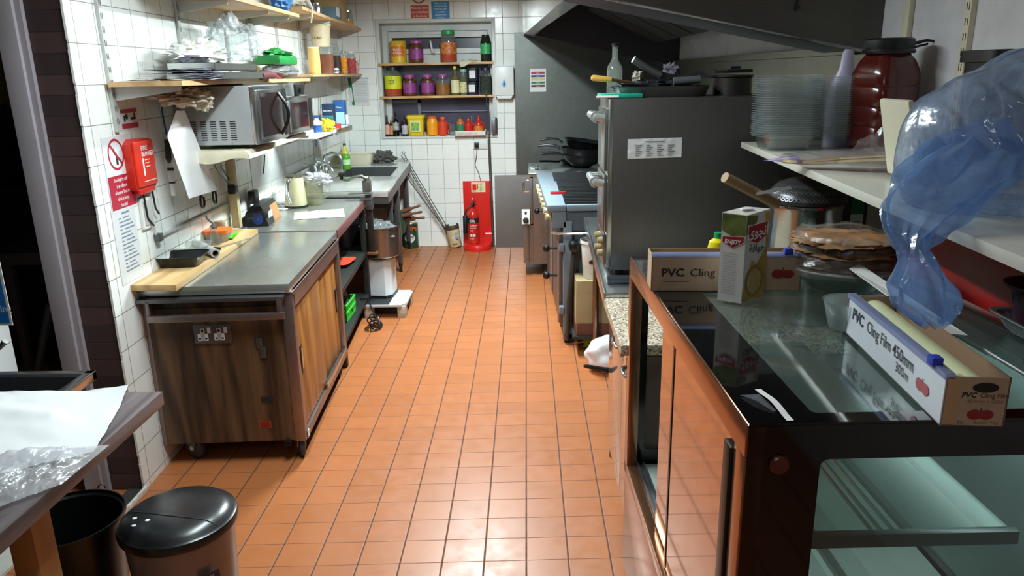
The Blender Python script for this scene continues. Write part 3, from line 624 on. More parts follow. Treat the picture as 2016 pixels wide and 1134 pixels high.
jar('dried_leaf_jar', 'glass jar of dark leaves at the right end of the lower window shelf', 'jar', *wi(945, 968, 136, 186, Z2), m_gl, m_navy, None, lidh=.11, lr=.78, fill=mat('dark_leaves', '2f3a30', .9, var=.5, vs=40), fillh=.75)
# sill
bottle('sauce_bottle', 'small pink-labelled sauce bottle at the left end of the window sill', *wi(758, 768, 226, 265, Z3), film('brown_glass', '5a4638', .6, .06, .8), m_ssd, mat('pink_label', 'd9a397', .5), sh=.5, nr=.35, rng=(.1, .55))
bottle('syrup_bottle', 'orange-labelled bottle half hidden beside the black bottle on the sill', *wi(767, 774, 233, 264, Z3), MATS['brown_glass'], m_org, mat('orange_label2', 'c98b52', .5, var=.3), sh=.62, nr=.4, rng=(.1, .62))
bottle('vinegar_bottle', 'tall black bottle with white oval label on the window sill', *wi(773, 786, 219, 264, Z3), mat('black_glass', '101010', .1), m_blk, mat('mono_label', 'a9a9a0', .5, var=.6, vs=40), sh=.55, nr=.28, rng=(.25, .56))
bottle('essence_bottle', 'small dark bottle with blue cap left of the yellow tub on the sill', *wi(791, 803, 225, 264, Z3), mat('dark_syrup', '2c2426', .15), mat('blue_cap', '2d3a6b', .4), mat('white_blue_label', 'b8b9c4', .5, var=.4, vs=60), sh=.5, nr=.33, rng=(.1, .5))
P, w, h = wi(800, 838, 226, 264, Z3); P.y += .06
t = thing('yellow_tub', 'square bright yellow tub with green picture label on the window sill', 'tub', P)
part('body', G().lathe(P, [(w*.36, 0), (w*.38, .005), (w*.43, h*.84)], 32, sq=7), mat('bright_yellow_plastic', 'e6cc1c', .35), t)
part('lid', G().lathe(P+Vector((0, 0, h*.84)), [(w*.46, 0), (w*.465, h*.14), (w*.44, h*.16), (1e-6, h*.16)], 32, sq=7), MATS['bright_yellow_plastic'], t)
F_ = FB(P+Vector((0, -w*.452, 0))); part('label', G().rect(F_, -w*.26, w*.26, h*.2, h*.74, .001).rect(F_, -w*.2, w*.2, h*.24, h*.66, .002, 1), [m_cr, mat('green_picture', '7fae4a', .5, var=.5, vs=60)], t)
jar('mustard_jar', 'round orange-yellow jar beside the yellow tub on the window sill', 'jar', *wi(840, 862, 228, 264, Z3), mat('mustard_plastic', 'efa11c', .35), mat('red_orange_lid', 'cf5a2a', .4), None, lidh=.12, lr=.86, neck=.86)
jar('orange_jug', 'red-orange plastic jug with side handle on the window sill', 'jug', *wi(862, 882, 230, 264, Z3), mat('jug_orange_red', 'd54429', .35), mat('jug_lid', 'e0583a', .35), None, lidh=.12, lr=.55, neck=.5, handle=True)
jar('glass_tumbler', 'small patterned glass between the orange jug and the cardboard tray', 'glass', *wi(884, 897, 243, 264, Z3), m_gl, m_gl, None, lidh=.04, lr=.98, neck=.98)
A0, A1 = onY(897, 268, YB-.03), onY(957, 268, YB-.03)
ty0, ty1 = YB-.075, YB+.075
g = G().box(A0.x, A1.x, ty0, ty1, Z3+.0005, Z3+.004).box(A0.x, A1.x, ty0, ty0+.003, Z3+.004, Z3+.045).box(A0.x, A0.x+.003, ty0, ty1, Z3+.004, Z3+.045).box(A1.x-.003, A1.x, ty0, ty1, Z3+.004, Z3+.045).box(A0.x, A1.x, ty1-.003, ty1, Z3+.004, Z3+.045)
F_ = FB((A0.x, ty0, Z3)); g.text(F_, 'SUNFLOWER OIL', .02, .012, .026, 1, .0, c=.0015)
one('cardboard_tray', g, [mat('white_card', 'd8d3c8', .6), mat('faint_print', '8a7f74', .6)], 'shallow white cardboard tray of sauce bottles on the right of the window sill', 'tray')
Z4 = Z3+.0045
bottle('relish_bottle', 'orange sauce bottle with green label in the cardboard tray', *wi(898, 915, 227, 260, Z4), mat('orange_sauce', 'c9653a', .3), mat('olive_cap', '4a5a3a', .4), mat('green_oval', '3c7a58', .4), sh=.6, nr=.55, rng=(.15, .6), caph=.1)
bottle('cordial_bottle', 'clear bottle with teal cap behind the red jug in the cardboard tray', *wi(922, 934, 217, 250, Z4), m_pet, mat('teal_cap', '2f8f86', .4), None, sh=.5, nr=.3)
bpy.data.objects['cordial_bottle'].location.y += .055
jar('red_jug', 'round red sauce jug in the middle of the cardboard tray', 'jug', *wi(914, 931, 232, 261, Z4), m_redb, m_redb, None, lidh=.14, lr=.5, neck=.5, handle=True)
bottle('ketchup_bottle', 'red ketchup bottle with fruit label at the right of the cardboard tray', *wi(934, 951, 224, 259, Z4), m_redb, m_redb, mat('tomato_label', 'd8842c', .45, var=.5, vs=50), sh=.55, nr=.3, rng=(.1, .45), handle=True)
a = onY(970, 262, YB-.06)
g = G().box(a.x-.012, a.x+.03, YB-.075, YB-.013, a.z, a.z+.15, b=.002).box(a.x+.03, a.x+.045, YB-.07, YB-.013, a.z+.005, a.z+.145, m=1); one('cleaver_holder', g, [m_ssd, m_blk], 'flat grey steel sheath fixed beside the right end of the window sill', 'holder')
# cloth over the shelf edge
def clothfn(i, j, h):
    a = onY(905, 115, YB-.04); b = onY(942, 118, YB-.04)
    x = a.x+(b.x-a.x)*i+.02*noise.noise(Vector((i*3, j*2, 1)))
    if j < .5: return Vector((x, YB+.06-.2*j*1.0, 1.8025+.035*math.sin(PI*i)*(.5+noise.noise(Vector((i*4, j*4, 0))))*(1-j)+abs(h)))
    return Vector((x, YB-.042-abs(h)*.7, 1.803-(j-.5)*.085*(.6+.5*math.sin(i*5+1))))
one('dish_cloth', G().sheet(None, .18, .2, .012, 20, 5, 24, 24, fn=clothfn), mat('cream_cloth', 'd9d3bd', .9, bump=.3), 'cream cloth draped over the front of the upper window shelf', 'cloth')
# signs above the window
def sign(nm, lab, F, g, mats, cat='sign'): return one(nm, g, mats, lab, cat)
m_brn = mat('brown_red_ring', '8a4a38', .5)
a = onY(808, 39, YB-.003); b = onY(847, 39, YB-.003); W = b.x-a.x; F_ = FB(a)
g = G().fbox(F_, 0, W, -.005, .36, 0, .002, 0); g.rect(F_, .008, W-.008, .012, .128, .0028, 1).ring(F_, W/2-.005, .215, .072, .012, .003, 2)
g.prism(F_, [(W/2-.052, .262), (W/2-.045, .268), (W/2+.045, .168), (W/2+.038, .162)], .003, .0033, 2)
for k, tx in enumerate(('Personal items', 'not to be kept', 'in food area')): g.text(F_, tx, W/2, .095-.036*k, .028, 3, .012, 'CENTER', .004, sx=.95)
sign('prohibition_sign', 'cream and red notice with struck-out circle above the window, reading personal items', F_, g, [mat('cream_plastic', 'e4d9c2', .5), mat('faded_red', 'b4483f', .5), m_brn, mat('pinkish_white', 'f0cfc4', .5)])
a = onY(849, 39, YB-.003); b = onY(887, 39, YB-.003); W = b.x-a.x; F_ = FB(a)
g = G().fbox(F_, 0, W, -.005, .36, 0, .002, 0); g.rect(F_, .006, W-.006, .005, .162, .0028, 1).ell(F_, W/2, .225, .045, .052, .003, 1).ell(F_, W/2, .20, .012, .018, .0035, 3)
for k, tx in enumerate(('Keep all cuts', 'and abrasions', 'covered with', 'a suitable', 'waterproof', 'dressing')): g.text(F_, tx, W/2, .138-.0255*k, .024, 3, .01, 'CENTER', .004, sx=.95)
sign('mandatory_sign', 'cream and blue first aid notice above the window, right of the red one', F_, g, [MATS['cream_plastic'], mat('faded_blue', '2a7fb8', .5), m_brn, mat('bluish_white', 'cfe6f2', .5)])
# notice low on the back wall beside the jar shelf
a = onY(688, 209, YB-.002); F_ = FB(a)
g = G().fbox(F_, .0, .20, 0, .27, 0, .0015, 0); g.poly(F_, [(.0, .27), (.035, .27), (.055, .008), (.030, .008)], .002, 1).poly(F_, [(.014, .18), (.033, .17), (.042, .06), (.034, .035), (.024, .05)], .0026, 0)
g.text(F_, 'HOW TO WASH YOUR HANDS', .045, .255, .0115, 2, .01, c=.0025)
for k in range(14): g.rect(F_, .06+.002*(k % 3), .185-.02*(k % 4 == 3), .228-k*.0145, .2315-k*.0145, .0022, 3)
sign('hygiene_notice', 'white notice with a slanted green band on the back wall left of the window', F_, g, [m_paper, m_signg, m_ink, mat('grey_print', 'a8aaa8', .6)], 'notice')
# soap dispenser
D0 = onY(975, 194, YB-.055); D1 = onY(1011, 128, YB-.055); W = D1.x-D0.x; H = D1.z-D0.z; c = Vector(((D0.x+D1.x)/2, YB, D0.z))
t = thing('towel_dispenser', 'white wall dispenser with a blue drop emblem right of the window', 'dispenser', (c.x, YB-.002, c.z))
F_ = FB((c.x, YB, c.z))
part('casing', G().prism(F_, [(-W*.36, 0), (W*.36, 0), (W*.46, H*.12), (W*.5, H*.5), (W*.5, H*.95), (W*.46, H), (-W*.46, H), (-W*.5, H*.95), (-W*.5, H*.5), (-W*.46, H*.12)], .001, .10), m_wh, t)
part('front_cover', G().fbox(F_, -W*.5, W*.5, H*.1, H*.97, .10, .112, b=.008), m_wh, t)
g = G().poly(F_, [(0, H*.60), (.012, H*.52), (.019, H*.44), (.018, H*.38), (.010, H*.34), (0, H*.33), (-.010, H*.34), (-.018, H*.38), (-.019, H*.44), (-.012, H*.52)], .1125, 0).poly(F_, [(0, H*.54), (.007, H*.48), (.011, H*.43), (.008, H*.38), (0, H*.37), (-.008, H*.38), (-.011, H*.43), (-.007, H*.48)], .1131, 1).poly(F_, [(0, H*.50), (.004, H*.45), (.006, H*.42), (0, H*.39), (-.006, H*.42), (-.004, H*.45)], .1137, 2)
part('drop_emblem', g, [mat('pale_blue', '7fb5dc', .4), m_signblue, mat('deep_blue', '143f8a', .4)], t)
# back wall socket, plug, lead
a = onY(945, 284, YB-.01); t = thing('wall_socket', 'white double wall socket with a black plug under the window', 'socket', (a.x, YB-.002, a.z))
F_ = FB((a.x, YB-.001, a.z)); part('socket_plate', G().fbox(F_, -.07, .075, -.045, .045, 0, .012, b=.003), m_wh, t)
part('plug', G().fbox(F_, -.055, -.01, -.03, .02, .012, .045, b=.006), m_blk, t)
g = G().tube([F_.p(-.03, -.03, .03), F_.p(-.035, -.10, .03), F_.p(-.055, -.2, .015), F_.p(-.02, -.28, .015), F_.p(.0, -.37, .02), F_.p(-.002, -.45, .06)], .0028, 6); part('cable', g, m_ssd, t)
# two long skewers / rods standing against the wall
for k, (xa, ya, xb, yb, nm) in enumerate(((957, 182, 968, 440, 'shish_skewer'), (961, 205, 972, 470, 'shish_skewer'))):
    A = onY(xa, ya, YB-.09); B = onY(xb, yb, YB-.09); B = A+(B-A)*((A.z-.004)/(A.z-B.z))
    g = G().tube([A, B], .0045, 8).tube([A+Vector((0.012*math.cos(q), 0, .012*math.sin(q))) for q in [i*PI/6 for i in range(13)]], .003, 6)
    one(nm, g, m_ssd, ('long thin steel rod leaning by the window socket, taller of the pair', 'long thin steel rod leaning by the window socket, shorter of the pair')[k], 'rod')

# ---- fire point
R0 = onY(911, 357, YB-.02); R1 = onY(966, 357, YB-.02); W = R1.x-R0.x; H = R0.z; cx = (R0.x+R1.x)/2
ST = thing('extinguisher_stand', 'tall bright red moulded fire extinguisher stand against the back wall', 'stand', (cx, YB-.12, 0))
m_fr = mat('fire_red', 'd6221c', .35, var=.04)
F_ = FB((cx, YB-.004, 0))
part('back_board', G().fbox(F_, -W/2, W/2, .05, H, 0, .02, b=.003), m_fr, ST)
g = G().lathe((cx, YB-.15, 0), [(.165, 0), (.168, .03), (.155, .055), (.12, .06), (1e-6, .06)], 36, sx=.86, sy=.86); part('base', g, m_fr, ST)
for s in (-1, 1): part('side_wing', G().prism(F_, [(s*W/2, .05), (s*.06, .05), (s*.065, .10), (s*.10, .17), (s*W/2, .175)][::s], .02, .10), m_fr, ST)
for s in (-1, 1): part('white_stripe', G().rect(F_, min(s*.078, s*W*.5), max(s*.078, s*W*.5), .14, .152, .1015), m_stick, ST)
part('fire_sign', G().fbox(F_, -.055, .085, H-.11, H-.01, .021, .023).rect(F_, -.045, -.005, H-.09, H-.03, .0235, 1).rect(F_, .0, .012, H-.08, H-.03, .0235, 1).text(F_, 'Fire', -.046, H-.105, .017, 2, .012, c=.024).text(F_, 'Fire', .022, H-.04, .019, 3, .01, c=.024).text(F_, 'action', .018, H-.065, .016, 3, .01, c=.024).text(F_, 'CO2', .022, H-.09, .018, 3, .01, c=.024), [mat('photoluminescent', 'ddd9a6', .6), m_fr, m_ink, mat('green_print', '6aa37a', .6)], ST, 'pale yellow-green sign plate')
ex, ey = onY(933, 470, YB-.13).x+.0, YB-.15
EX = thing('fire_extinguisher', 'red carbon dioxide extinguisher with black horn on the red stand', 'fire extinguisher', (ex, ey, .061))
part('cylinder', G().lathe((ex, ey, .0615), [(.05, 0), (.054, .004), (.054, .27), (.048, .305), (.03, .33), (.014, .345), (.014, .365)], 30), mat('gloss_red', 'c22b22', .2, coat=.5), EX)
part('black_band', G().lathe((ex, ey, .27), [(.0546, 0), (.0546, .05)], 30), m_ink, EX)
F_ = FB((ex, ey-.0555, .06))
part('print', G().text(F_, 'CO', -.035, .222, .034, 0, .02, c=.001).text(F_, '2', .012, .216, .02, 0, .02, c=.001).text(F_, 'CARBON', -.03, .18, .017, 0, .008, c=.001).text(F_, 'DIOXIDE', -.03, .155, .015, 0, .008, c=.001).text(F_, 'FIRE', -.03, .13, .017, 0, .008, c=.001).rect(F_, -.028, -.008, .075, .10).rect(F_, 0, .022, .075, .10).text(F_, '2 KG', -.03, .05, .017, 0, .008, c=.001), m_stick, EX)
part('valve', G().lathe((ex, ey, .425), [(.018, 0), (.018, .03), (.012, .045)], 14).tube([(ex-.005, ey, .465), (ex+.03, ey-.03, .485)], .006).tube([(ex-.005, ey, .45), (ex+.035, ey-.03, .452)], .005), m_blk, EX)
part('neck', G().lathe((ex, ey, .46), [(.010, 0), (.010, .05), (.006, .055)], 12), m_chr, EX)
part('hose', G().tube([(ex-.01, ey-.02, .44), (ex-.04, ey-.03, .425), (ex-.068, ey-.03, .39), (ex-.074, ey-.03, .35)], .009), mat('dark_hose', '3a1d1c', .5), EX)
part('discharge_horn', G().lathe((ex-.076, ey-.03, .165), [(.025, 0), (.024, .17), (.012, .19), (.011, .205)], 18), m_blk, EX)
# ---- tin and the bucket of skewers
P, w, h = itm(onZ(808, 489, 0), 793, 823, 441, 489); P.y += .06; P.z = 0
TN = thing('oil_tin', 'dark green catering tin with white circle label and orange band by the back wall', 'tin', P)
r = w/2
part('can', G().lathe(P, [(r*.97, 0), (r, .004), (r, h-.004), (r*.97, h), (r*.95, h-.006), (1e-6, h-.006)], 34, mm=[0, 0, 1, 1, 1]), [mat('bottle_green', '1f4a37', .35), mat('gold_rim', 'b39a4c', .3, metal=.8)], TN)
part('band', G().lathe(P, [(r*1.006, h*.70), (r*1.006, h*.93)], 34), mat('black_band', '2a241c', .5), TN)
F_ = FB(P+Vector((0, -r*1.01, 0)))
part('print', G().text(F_, 'SCOPE', 0, h*.74, .052, 0, .02, 'CENTER', .002, sx=1.05), m_org, TN)
part('label', G().grid(lambda i, j: P+Vector((r*1.004*math.sin((i-.5)*1.5*math.sin(PI*(.02+.96*j))), -r*1.006*math.cos((i-.5)*1.5*math.sin(PI*(.02+.96*j))), h*(.20+.42*j))), 12, 14), m_stick, TN, 'white round label')
part('lettering', G().text(F_, 'KAJANI', 0, h*.44, .028, 0, .015, 'CENTER', .003).text(F_, 'vegetable oil', 0, h*.36, .014, 0, .0, 'CENTER', .003), m_ink, TN)
P = onZ(897, 486, 0)+Vector((0, .0, 0)); P.z = .009; tilt = Matrix.Rotation(-.13, 3, 'Y')
BK = thing('skewer_bucket', 'cream tub with brown rim holding long skewers, tilted against the back wall', 'bucket', P)
r = .064; h = .225
part('body', G().shell(P, [(r*.95, 0), (r, .006), (r*1.05, h*.82)], 32, t=.003, R=tilt), mat('stained_cream', 'cfc29a', .55, var=.18, vs=20), BK)
part('rim', G().lathe(P, [(r*1.08, h*.80), (r*1.09, h*.97), (r*1.03, h), (r*.98, h*.97), (r*.98, h*.8)], 32, R=tilt), mat('brown_rim', '4b3b2e', .5), BK)
Fk = Fr(P+tilt@Vector((0, -r*1.04, 0)), tilt@Vector((1, 0, 0)), tilt@ZU)
part('label', G().ell(Fk, .035, h*.52, .017, .034, .004, 0).text(Fk, 'KTC', .022, h*.49, .02, 1, .01, c=.005), [mat('blue_oval', '8fa0c0', .5), m_stick, m_ink], BK)
part('print', G().text(Fk, 'GHEE', -.02, h*.12, .022, 0, .01, c=.004), m_ink, BK)
tops = [(790, 306, .0), (799, 316, .02), (803, 352, .03), (795, 303, .01)]
bx_ = P+tilt@Vector((0, 0, .03))
for k, (a, b, o) in enumerate(tops):
    T = onY(a, b, YB-.10-.012*k); B = bx_+Vector((-.025+.013*k, -.02+.012*k, 0))
    g = G().tube([B, T], .0042, 7).tube([T+Vector((.012*math.cos(q), .0, .012+.012*math.sin(q))) for q in [i*PI/5 for i in range(11)]], .003, 5)
    one('long_skewer', g, m_ssd, 'long thin skewer slanting from the cream bucket to the sink, %s' % ('thickest looking', 'right of the tight bunch', 'set apart', 'highest ring')[k], 'skewer', 'skewers standing in the cream bucket')

# ================================================================== LEFT WALL
m_shelfw = wood('shelf_chipboard', 'b48c5e', 'd0ab7c', (8, 1, 8), .5); m_grey = mat('grey_metal_paint', 'b9bbb8', .4, var=.04); m_creamb = mat('cream_board', 'd6cfb6', .5)
def wallpt(y, z, off=0.0): return Vector((xw(y)+off, y, z))
def lbox(g, y0, y1, z0, z1, o0, o1, m=0, b=0.0, o1b=None):
    o1b = o1 if o1b is None else o1b
    return g.hexa([(xw(y0)+o0, y0, z0), (xw(y0)+o1, y0, z0), (xw(y1)+o1b, y1, z0), (xw(y1)+o0, y1, z0), (xw(y0)+o0, y0, z1), (xw(y0)+o1, y0, z1), (xw(y1)+o1b, y1, z1), (xw(y1)+o0, y1, z1)], m, b)
for k, (y, z0) in enumerate(((3.06, 1.49), (3.80, 1.28), (4.45, 1.28), (4.86, 1.30), (5.45, 1.28), (6.05, 1.6))):
    g = lbox(G(), y-.014, y+.014, z0, CEIL-.002, .001, .014)
    t = one('shelf_upright', g, [m_grey], '%s slotted steel shelf upright on the left wall, counted from the doorway' % ('first', 'second', 'third', 'fourth', 'fifth', 'sixth')[k], 'upright', 'slotted uprights on the left wall')
    F_ = FL(wallpt(y, 0, .0145)); g = G()
    n = 0; z = z0+.03
    while z < CEIL-.05:
        for dx in (-.007, .004): g.rect(F_, dx, dx+.003, z, z+.022, .0006)
        z += .05
    part('slots', g, m_blkm, t)
def bracket(g, y, z, L, m=0):
    w0 = xw(y)+.014; return g.prism(Fr((0, y-.004, 0), (1, 0, 0), ZU), [(w0, z-.055), (w0+L, z-.018), (w0+L, z-.001), (w0, z-.001)], -.008, 0, m)
# shelf over the microwave
t = thing('wall_shelf', 'chipboard wall shelf of papers and trays above the first microwave', 'shelf', wallpt(3.6, 1.665))
part('shelf_board', lbox(G(), 3.02, 4.20, 1.665, 1.685, .016, .31), m_shelfw, t)
for y in (3.07, 3.81): part('bracket', bracket(G(), y, 1.665, .27), m_grey, t)
# papers
for k in range(6):
    y0 = 3.06+.02*k; F_ = Fr(wallpt(y0, 1.686+.008*k, .07+.008*(k % 3)), (1, .05*k-.1, 0), (-(.05*k-.1), 1, 0))
    one('document', G().sheet(F_, .25-.01*k, .40+.03*(k % 2), .008, 7, k, 10, 14, fn=lambda i, j, h, F_=F_, k=k: F_.p(i*.235, j*.40, min(.0075, abs(h)*.8+.0005))), mat('sheet_lilac', 'c4c4dc', .6) if k % 2 else m_paper, ('bottom', 'second', 'third', 'fourth', 'fifth', 'topmost')[k]+' paper sheet of the untidy pile on the shelf above the fire blanket', 'paper', 'papers on the left wall shelf')
g = G().fbox(Fr(wallpt(3.34, 1.712, .16), LU, ZU), 0, .10, 0, .022, -.02, .12, b=.004); one('black_folder', g, mat('dark_blue_folder', '1b1e33', .4), 'dark blue folder edge sticking out between the papers and the steel tray', 'folder')
for k, (z, y0, y1, o) in enumerate(((1.686, 3.40, 4.02, .345), (1.725, 3.42, 4.0, .30))):
    g = lbox(G(), y0, y1, z, z+.004, .09, o).fbox(Fr(wallpt(y0, z, o), LU, ZU), 0, y1-y0, 0, .032, -.004, 0).fbox(Fr(wallpt(y0, z, .09), LU, ZU), 0, y1-y0, 0, .032, 0, .004)
    lbox(g, y0, y0+.004, z, z+.032, .09, o); lbox(g, y1-.004, y1, z, z+.032, .09, o)
    one('steel_tray', g, m_ssl, ('shallow steel tray, lower of the two above the microwave', 'shallow steel tray, upper of the two above the microwave')[k], 'tray')
g = G().blob(wallpt(3.62, 1.80, .16), (.10, .17, .055), .28, 3.2, 4, 40, 26, ridg=.5, flat=1.762); one('crumpled_gloves', g, mat('glove_white', 'eceae4', .6), 'heap of crumpled white gloves and paper on the steel trays', 'gloves')
m_bub = film('bubble_wrap', 'e8eef0', .25, .12, .6, .12, 40, .6, .3)
g = G().blob(wallpt(4.05, 1.86, .17), (.11, .20, .12), .22, 3, 9, 44, 30, ridg=.4, flat=1.775); one('bubble_wrap', g, m_bub, 'clear crinkled plastic wrap bundle at the far end of the tray shelf', 'plastic wrap')
g = G().tube([wallpt(3.96, 1.70, .33), wallpt(4.05, 1.705, .34), wallpt(4.17, 1.70, .335)], [.02, .022, .018], 12); one('rolling_cloth', g, mat('maroon_cloth', '5a1f22', .8), 'rolled maroon cloth at the far front corner of the tray shelf', 'cloth')
# glove bundle hanging below
g = G().blob(wallpt(3.42, 1.615, .14), (.09, .13, .035), .35, 3.4, 12, 40, 26, ridg=.6).blob(wallpt(3.50, 1.59, .2), (.04, .05, .04), .3, 3.4, 3, 20, 14, ridg=.6)
one('hanging_gloves', g, mat('yellowed_latex', 'e0d9c8', .6), 'bunch of yellowish latex gloves tucked under the shelf above the white bag', 'gloves')
q = [onL(x, y, .13) for x, y in ((347, 218), (364, 218), (427, 374), (372, 391), (330, 268))]
def bagf(i, j, h, s=1):
    L = onL(347, 218, .12).lerp(onL(329, 268, .12), min(1, j*3)) if j < .333 else onL(329, 268, .12).lerp(onL(372, 391, .13), (j-.333)/.667)
    R = onL(364, 218, .12).lerp(onL(427, 374, .13), j)
    p = L.lerp(R, i); p.x += s*(.012*math.sin(PI*i)*math.sin(PI*min(1, j*1.2))+.3*h*(j > .8)); return p
g = G().sheet(None, .2, .4, .012, 18, 6, 16, 26, fn=lambda i, j, h: bagf(i, j, h)).sheet(None, .2, .4, .012, 18, 6, 16, 26, fn=lambda i, j, h: bagf(i, j, h, -1))
one('carrier_bag', g, mat('white_poly', 'fbfcfd', .3, var=.01), 'flat white carrier bag hanging on the wall below the tray shelf', 'bag')
t = thing('fridge_thermometer', 'black and white probe thermometer hanging from a blue cord left of the white bag', 'thermometer', onL(331, 300, .03))
part('cord', G().tube([onL(318, 198, .05), onL(320, 225, .04), onL(328, 266, .03)], .004, 6), mat('blue_cord', '23406e', .6), t)
part('handle', G().tube([onL(327, 276, .03), onL(330, 284, .03), onL(332, 312, .03), onL(334, 321, .03)], [.010, .014, .014, .006], 10), m_blk, t)
part('probe_sleeve', G().tube([onL(335, 321, .03), onL(336, 335, .03), onL(342, 385, .03)], [.008, .013, .011], 10), m_stick, t)
part('rings', G().tube([onL(335.6, 330, .03), onL(336.2, 336, .03)], .0145, 12).tube([onL(339, 358, .03), onL(339.3, 361, .03)], .0138, 12), m_blk, t)
# fire blanket
a = onL(249, 372, .005); F_ = FL(a); W = .235; H = .215
t = thing('fire_blanket', 'red wall-mounted fire blanket case with black pull straps by the doorway', 'fire blanket', a)
F_ = FL(wallpt(3.085, 1.235, .002)); F_.u = F_.u*1.2
part('case', G().prism(F_, [(0, .03), (.012, .008), (.15, .008), (.162, .03), (.162, .2), (.14, .216), (.03, .220), (0, .2)], 0, .032).fbox(F_, .008, .156, .02, .21, .028, .042, b=.008), mat('blanket_red', 'd8321f', .35, var=.03), t)
part('bottom_flap', G().fbox(F_, .02, .145, -.012, .012, .006, .032, b=.006), m_redb, t)
part('print', G().text(F_, 'FIRE', .055, .170, .027, 0, .02, c=.0426, sx=1.0).text(F_, 'BLANKET', .055, .146, .025, 0, .02, c=.0426, sx=.85).rect(F_, .055, .066, .065, .138, .0426).rect(F_, .074, .11, .128, .131, .0426).rect(F_, .074, .105, .115, .118, .0426).rect(F_, .074, .11, .10, .103, .0426).rect(F_, .05, .145, .04, .043, .0426), m_stick, t)
for k, (y, l) in enumerate(((.055, 1), (.125, .75))):
    part('pull_strap', G().tube([F_.p(y, .01, .025), F_.p(y+.012, -.05*l, .02), F_.p(y+.02, -.12*l, .018), F_.p(y+.055*l, -.16*l, .018)], .0045, 6), m_blk, t)
# no smoking sign + red text
a = onL(209, 345, .001); F_ = FL(a)
b = onL(249, 274, .001); W = (b-a).dot(F_.u); H = onL(209, 278, .001).z-a.z
g = G().fbox(F_, 0, W+.01, -.155, H+.015, 0, .0015).ring(F_, W*.47, H*.55, .064, .010, .002, 1, sb=.98)
dd = .064*.72; g.prism(F_, [(W*.47-dd, H*.55+dd-.008), (W*.47-dd+.008, H*.55+dd), (W*.47+dd, H*.55-dd+.008), (W*.47+dd-.008, H*.55-dd)], .0018, .0022, 1)
g.prism(F_, [(W*.47-.006, H*.55-.04), (W*.47+.010, H*.55-.042), (W*.47+.012, H*.55-.012), (W*.47-.004, H*.55-.01)], .0018, .002, 2).tube([F_.p(W*.47+.002, H*.55-.01, .002), F_.p(W*.47-.018, H*.55+.01, .002), F_.p(W*.47-.005, H*.55+.03, .002)], .0015, 5, 2)
g.rect(F_, .004, W-.0, -.145, -.012, .002, 1)
for k, tx in enumerate(('Smoking by staff', 'is an offence', 'wherever food or', 'drink is being', 'handled')): g.text(F_, tx, W/2, -.036-.0255*k, .021, 3, .012, 'CENTER', .0024, sx=.80)
sign('no_smoking_sign', 'white and red no smoking sign on the tiles at the edge of the doorway', F_, g, [m_paper, m_signred, m_ink, m_stick])
# rota
a = onL(240, 570, .001); F_ = FL(wallpt(2.915, .885, .001)); g = G().fbox(F_, 0, .19, 0, .31, 0, .001)
for k in range(15): g.rect(F_, .05, .05+.018+.012*((k*7) % 3), .262-.0155*k, .268-.0155*k, .0015, 1).rect(F_, .085, .085+.05+.012*((k*5) % 4), .262-.0155*k, .268-.0155*k, .0015, 1)
g.rect(F_, .08, .14, .28, .288, .0015, 1); one('rota_sheet', g, [m_paper, mat('blue_grey_print', '7c8ba0', .6)], 'handwritten white list taped to the tiles below the no smoking sign', 'notice')
a = onL(240, 258, .001); F_ = FL(a); b = onL(268, 210, .001); W = (b-a).dot(F_.u); H = b.z-a.z
g = G().fbox(F_, 0, W, 0, H, 0, .001).rect(F_, .006, W-.006, H*.76, H-.006, .0015, 1).rect(F_, .006, W-.006, .006, H*.3, .0015, 1).rect(F_, W*.18, W*.28, H*.38, H*.66, .0015, 2).ell(F_, W*.35, H*.6, .012, .012, .0015, 2).rect(F_, W*.58, W*.86, H*.45, H*.56, .0015, 2).ell(F_, W*.8, H*.64, .009, .011, .0015, 2)
sign('lifting_notice', 'small red and white notice with black figures below the tray shelf', F_, g, [m_paper, mat('deep_red', 'a8283a', .5), m_ink], 'notice')
# conduit rail with leads
t = thing('conduit_rail', 'thin steel rail along the left wall tiles with black leads hooked on it', 'rail', wallpt(3.3, 1.02, .02))
part('rail', lbox(G(), 3.26, 4.15, 1.008, 1.020, .002, .014, b=.002).tube([wallpt(3.26, 1.013, .012), wallpt(3.24, 1.03, .012), wallpt(3.235, 1.12, .012)], .004), m_grey, t)
part('clip', lbox(G(), 3.24, 3.28, .995, 1.03, .003, .026, b=.002), m_ssd, t)
def lead(nm, lab, pts, r=.004, m=None): return one(nm, G().tube(pts, r, 7), m or m_blk, lab, 'cable')
for k, (x0, y0, x1, y1) in enumerate(((397, 384, 400, 408), (421, 374, 424, 400))):
    c0 = onL(x0, y0, .03); c1 = onL(x1, y1, .03); mid = (c0+c1)/2
    g = G().tube([mid+Vector((0, .022*math.cos(q), (c0.z-c1.z)/2*1.05*math.sin(q))) for q in [i*PI/8 for i in range(17)]], .006, 7)
    one('cable_loop', g, m_blk, ('black coiled lead hung on the steel rail, left loop', 'black coiled lead hung on the steel rail, right loop')[k], 'cable')
F_ = FL(wallpt(3.255, 1.0, .001)); a = onL(282, 452, .001)
F_ = FL(a); g = G().fbox(F_, -.01, .085, 0, .135, 0, .012, b=.002).fbox(F_, .005, .07, .015, .12, .012, .016, 1, b=.002)
one('blank_plate', g, [m_stick, m_grey], 'white surface box with grey blanking plate below the fire blanket', 'wall box')
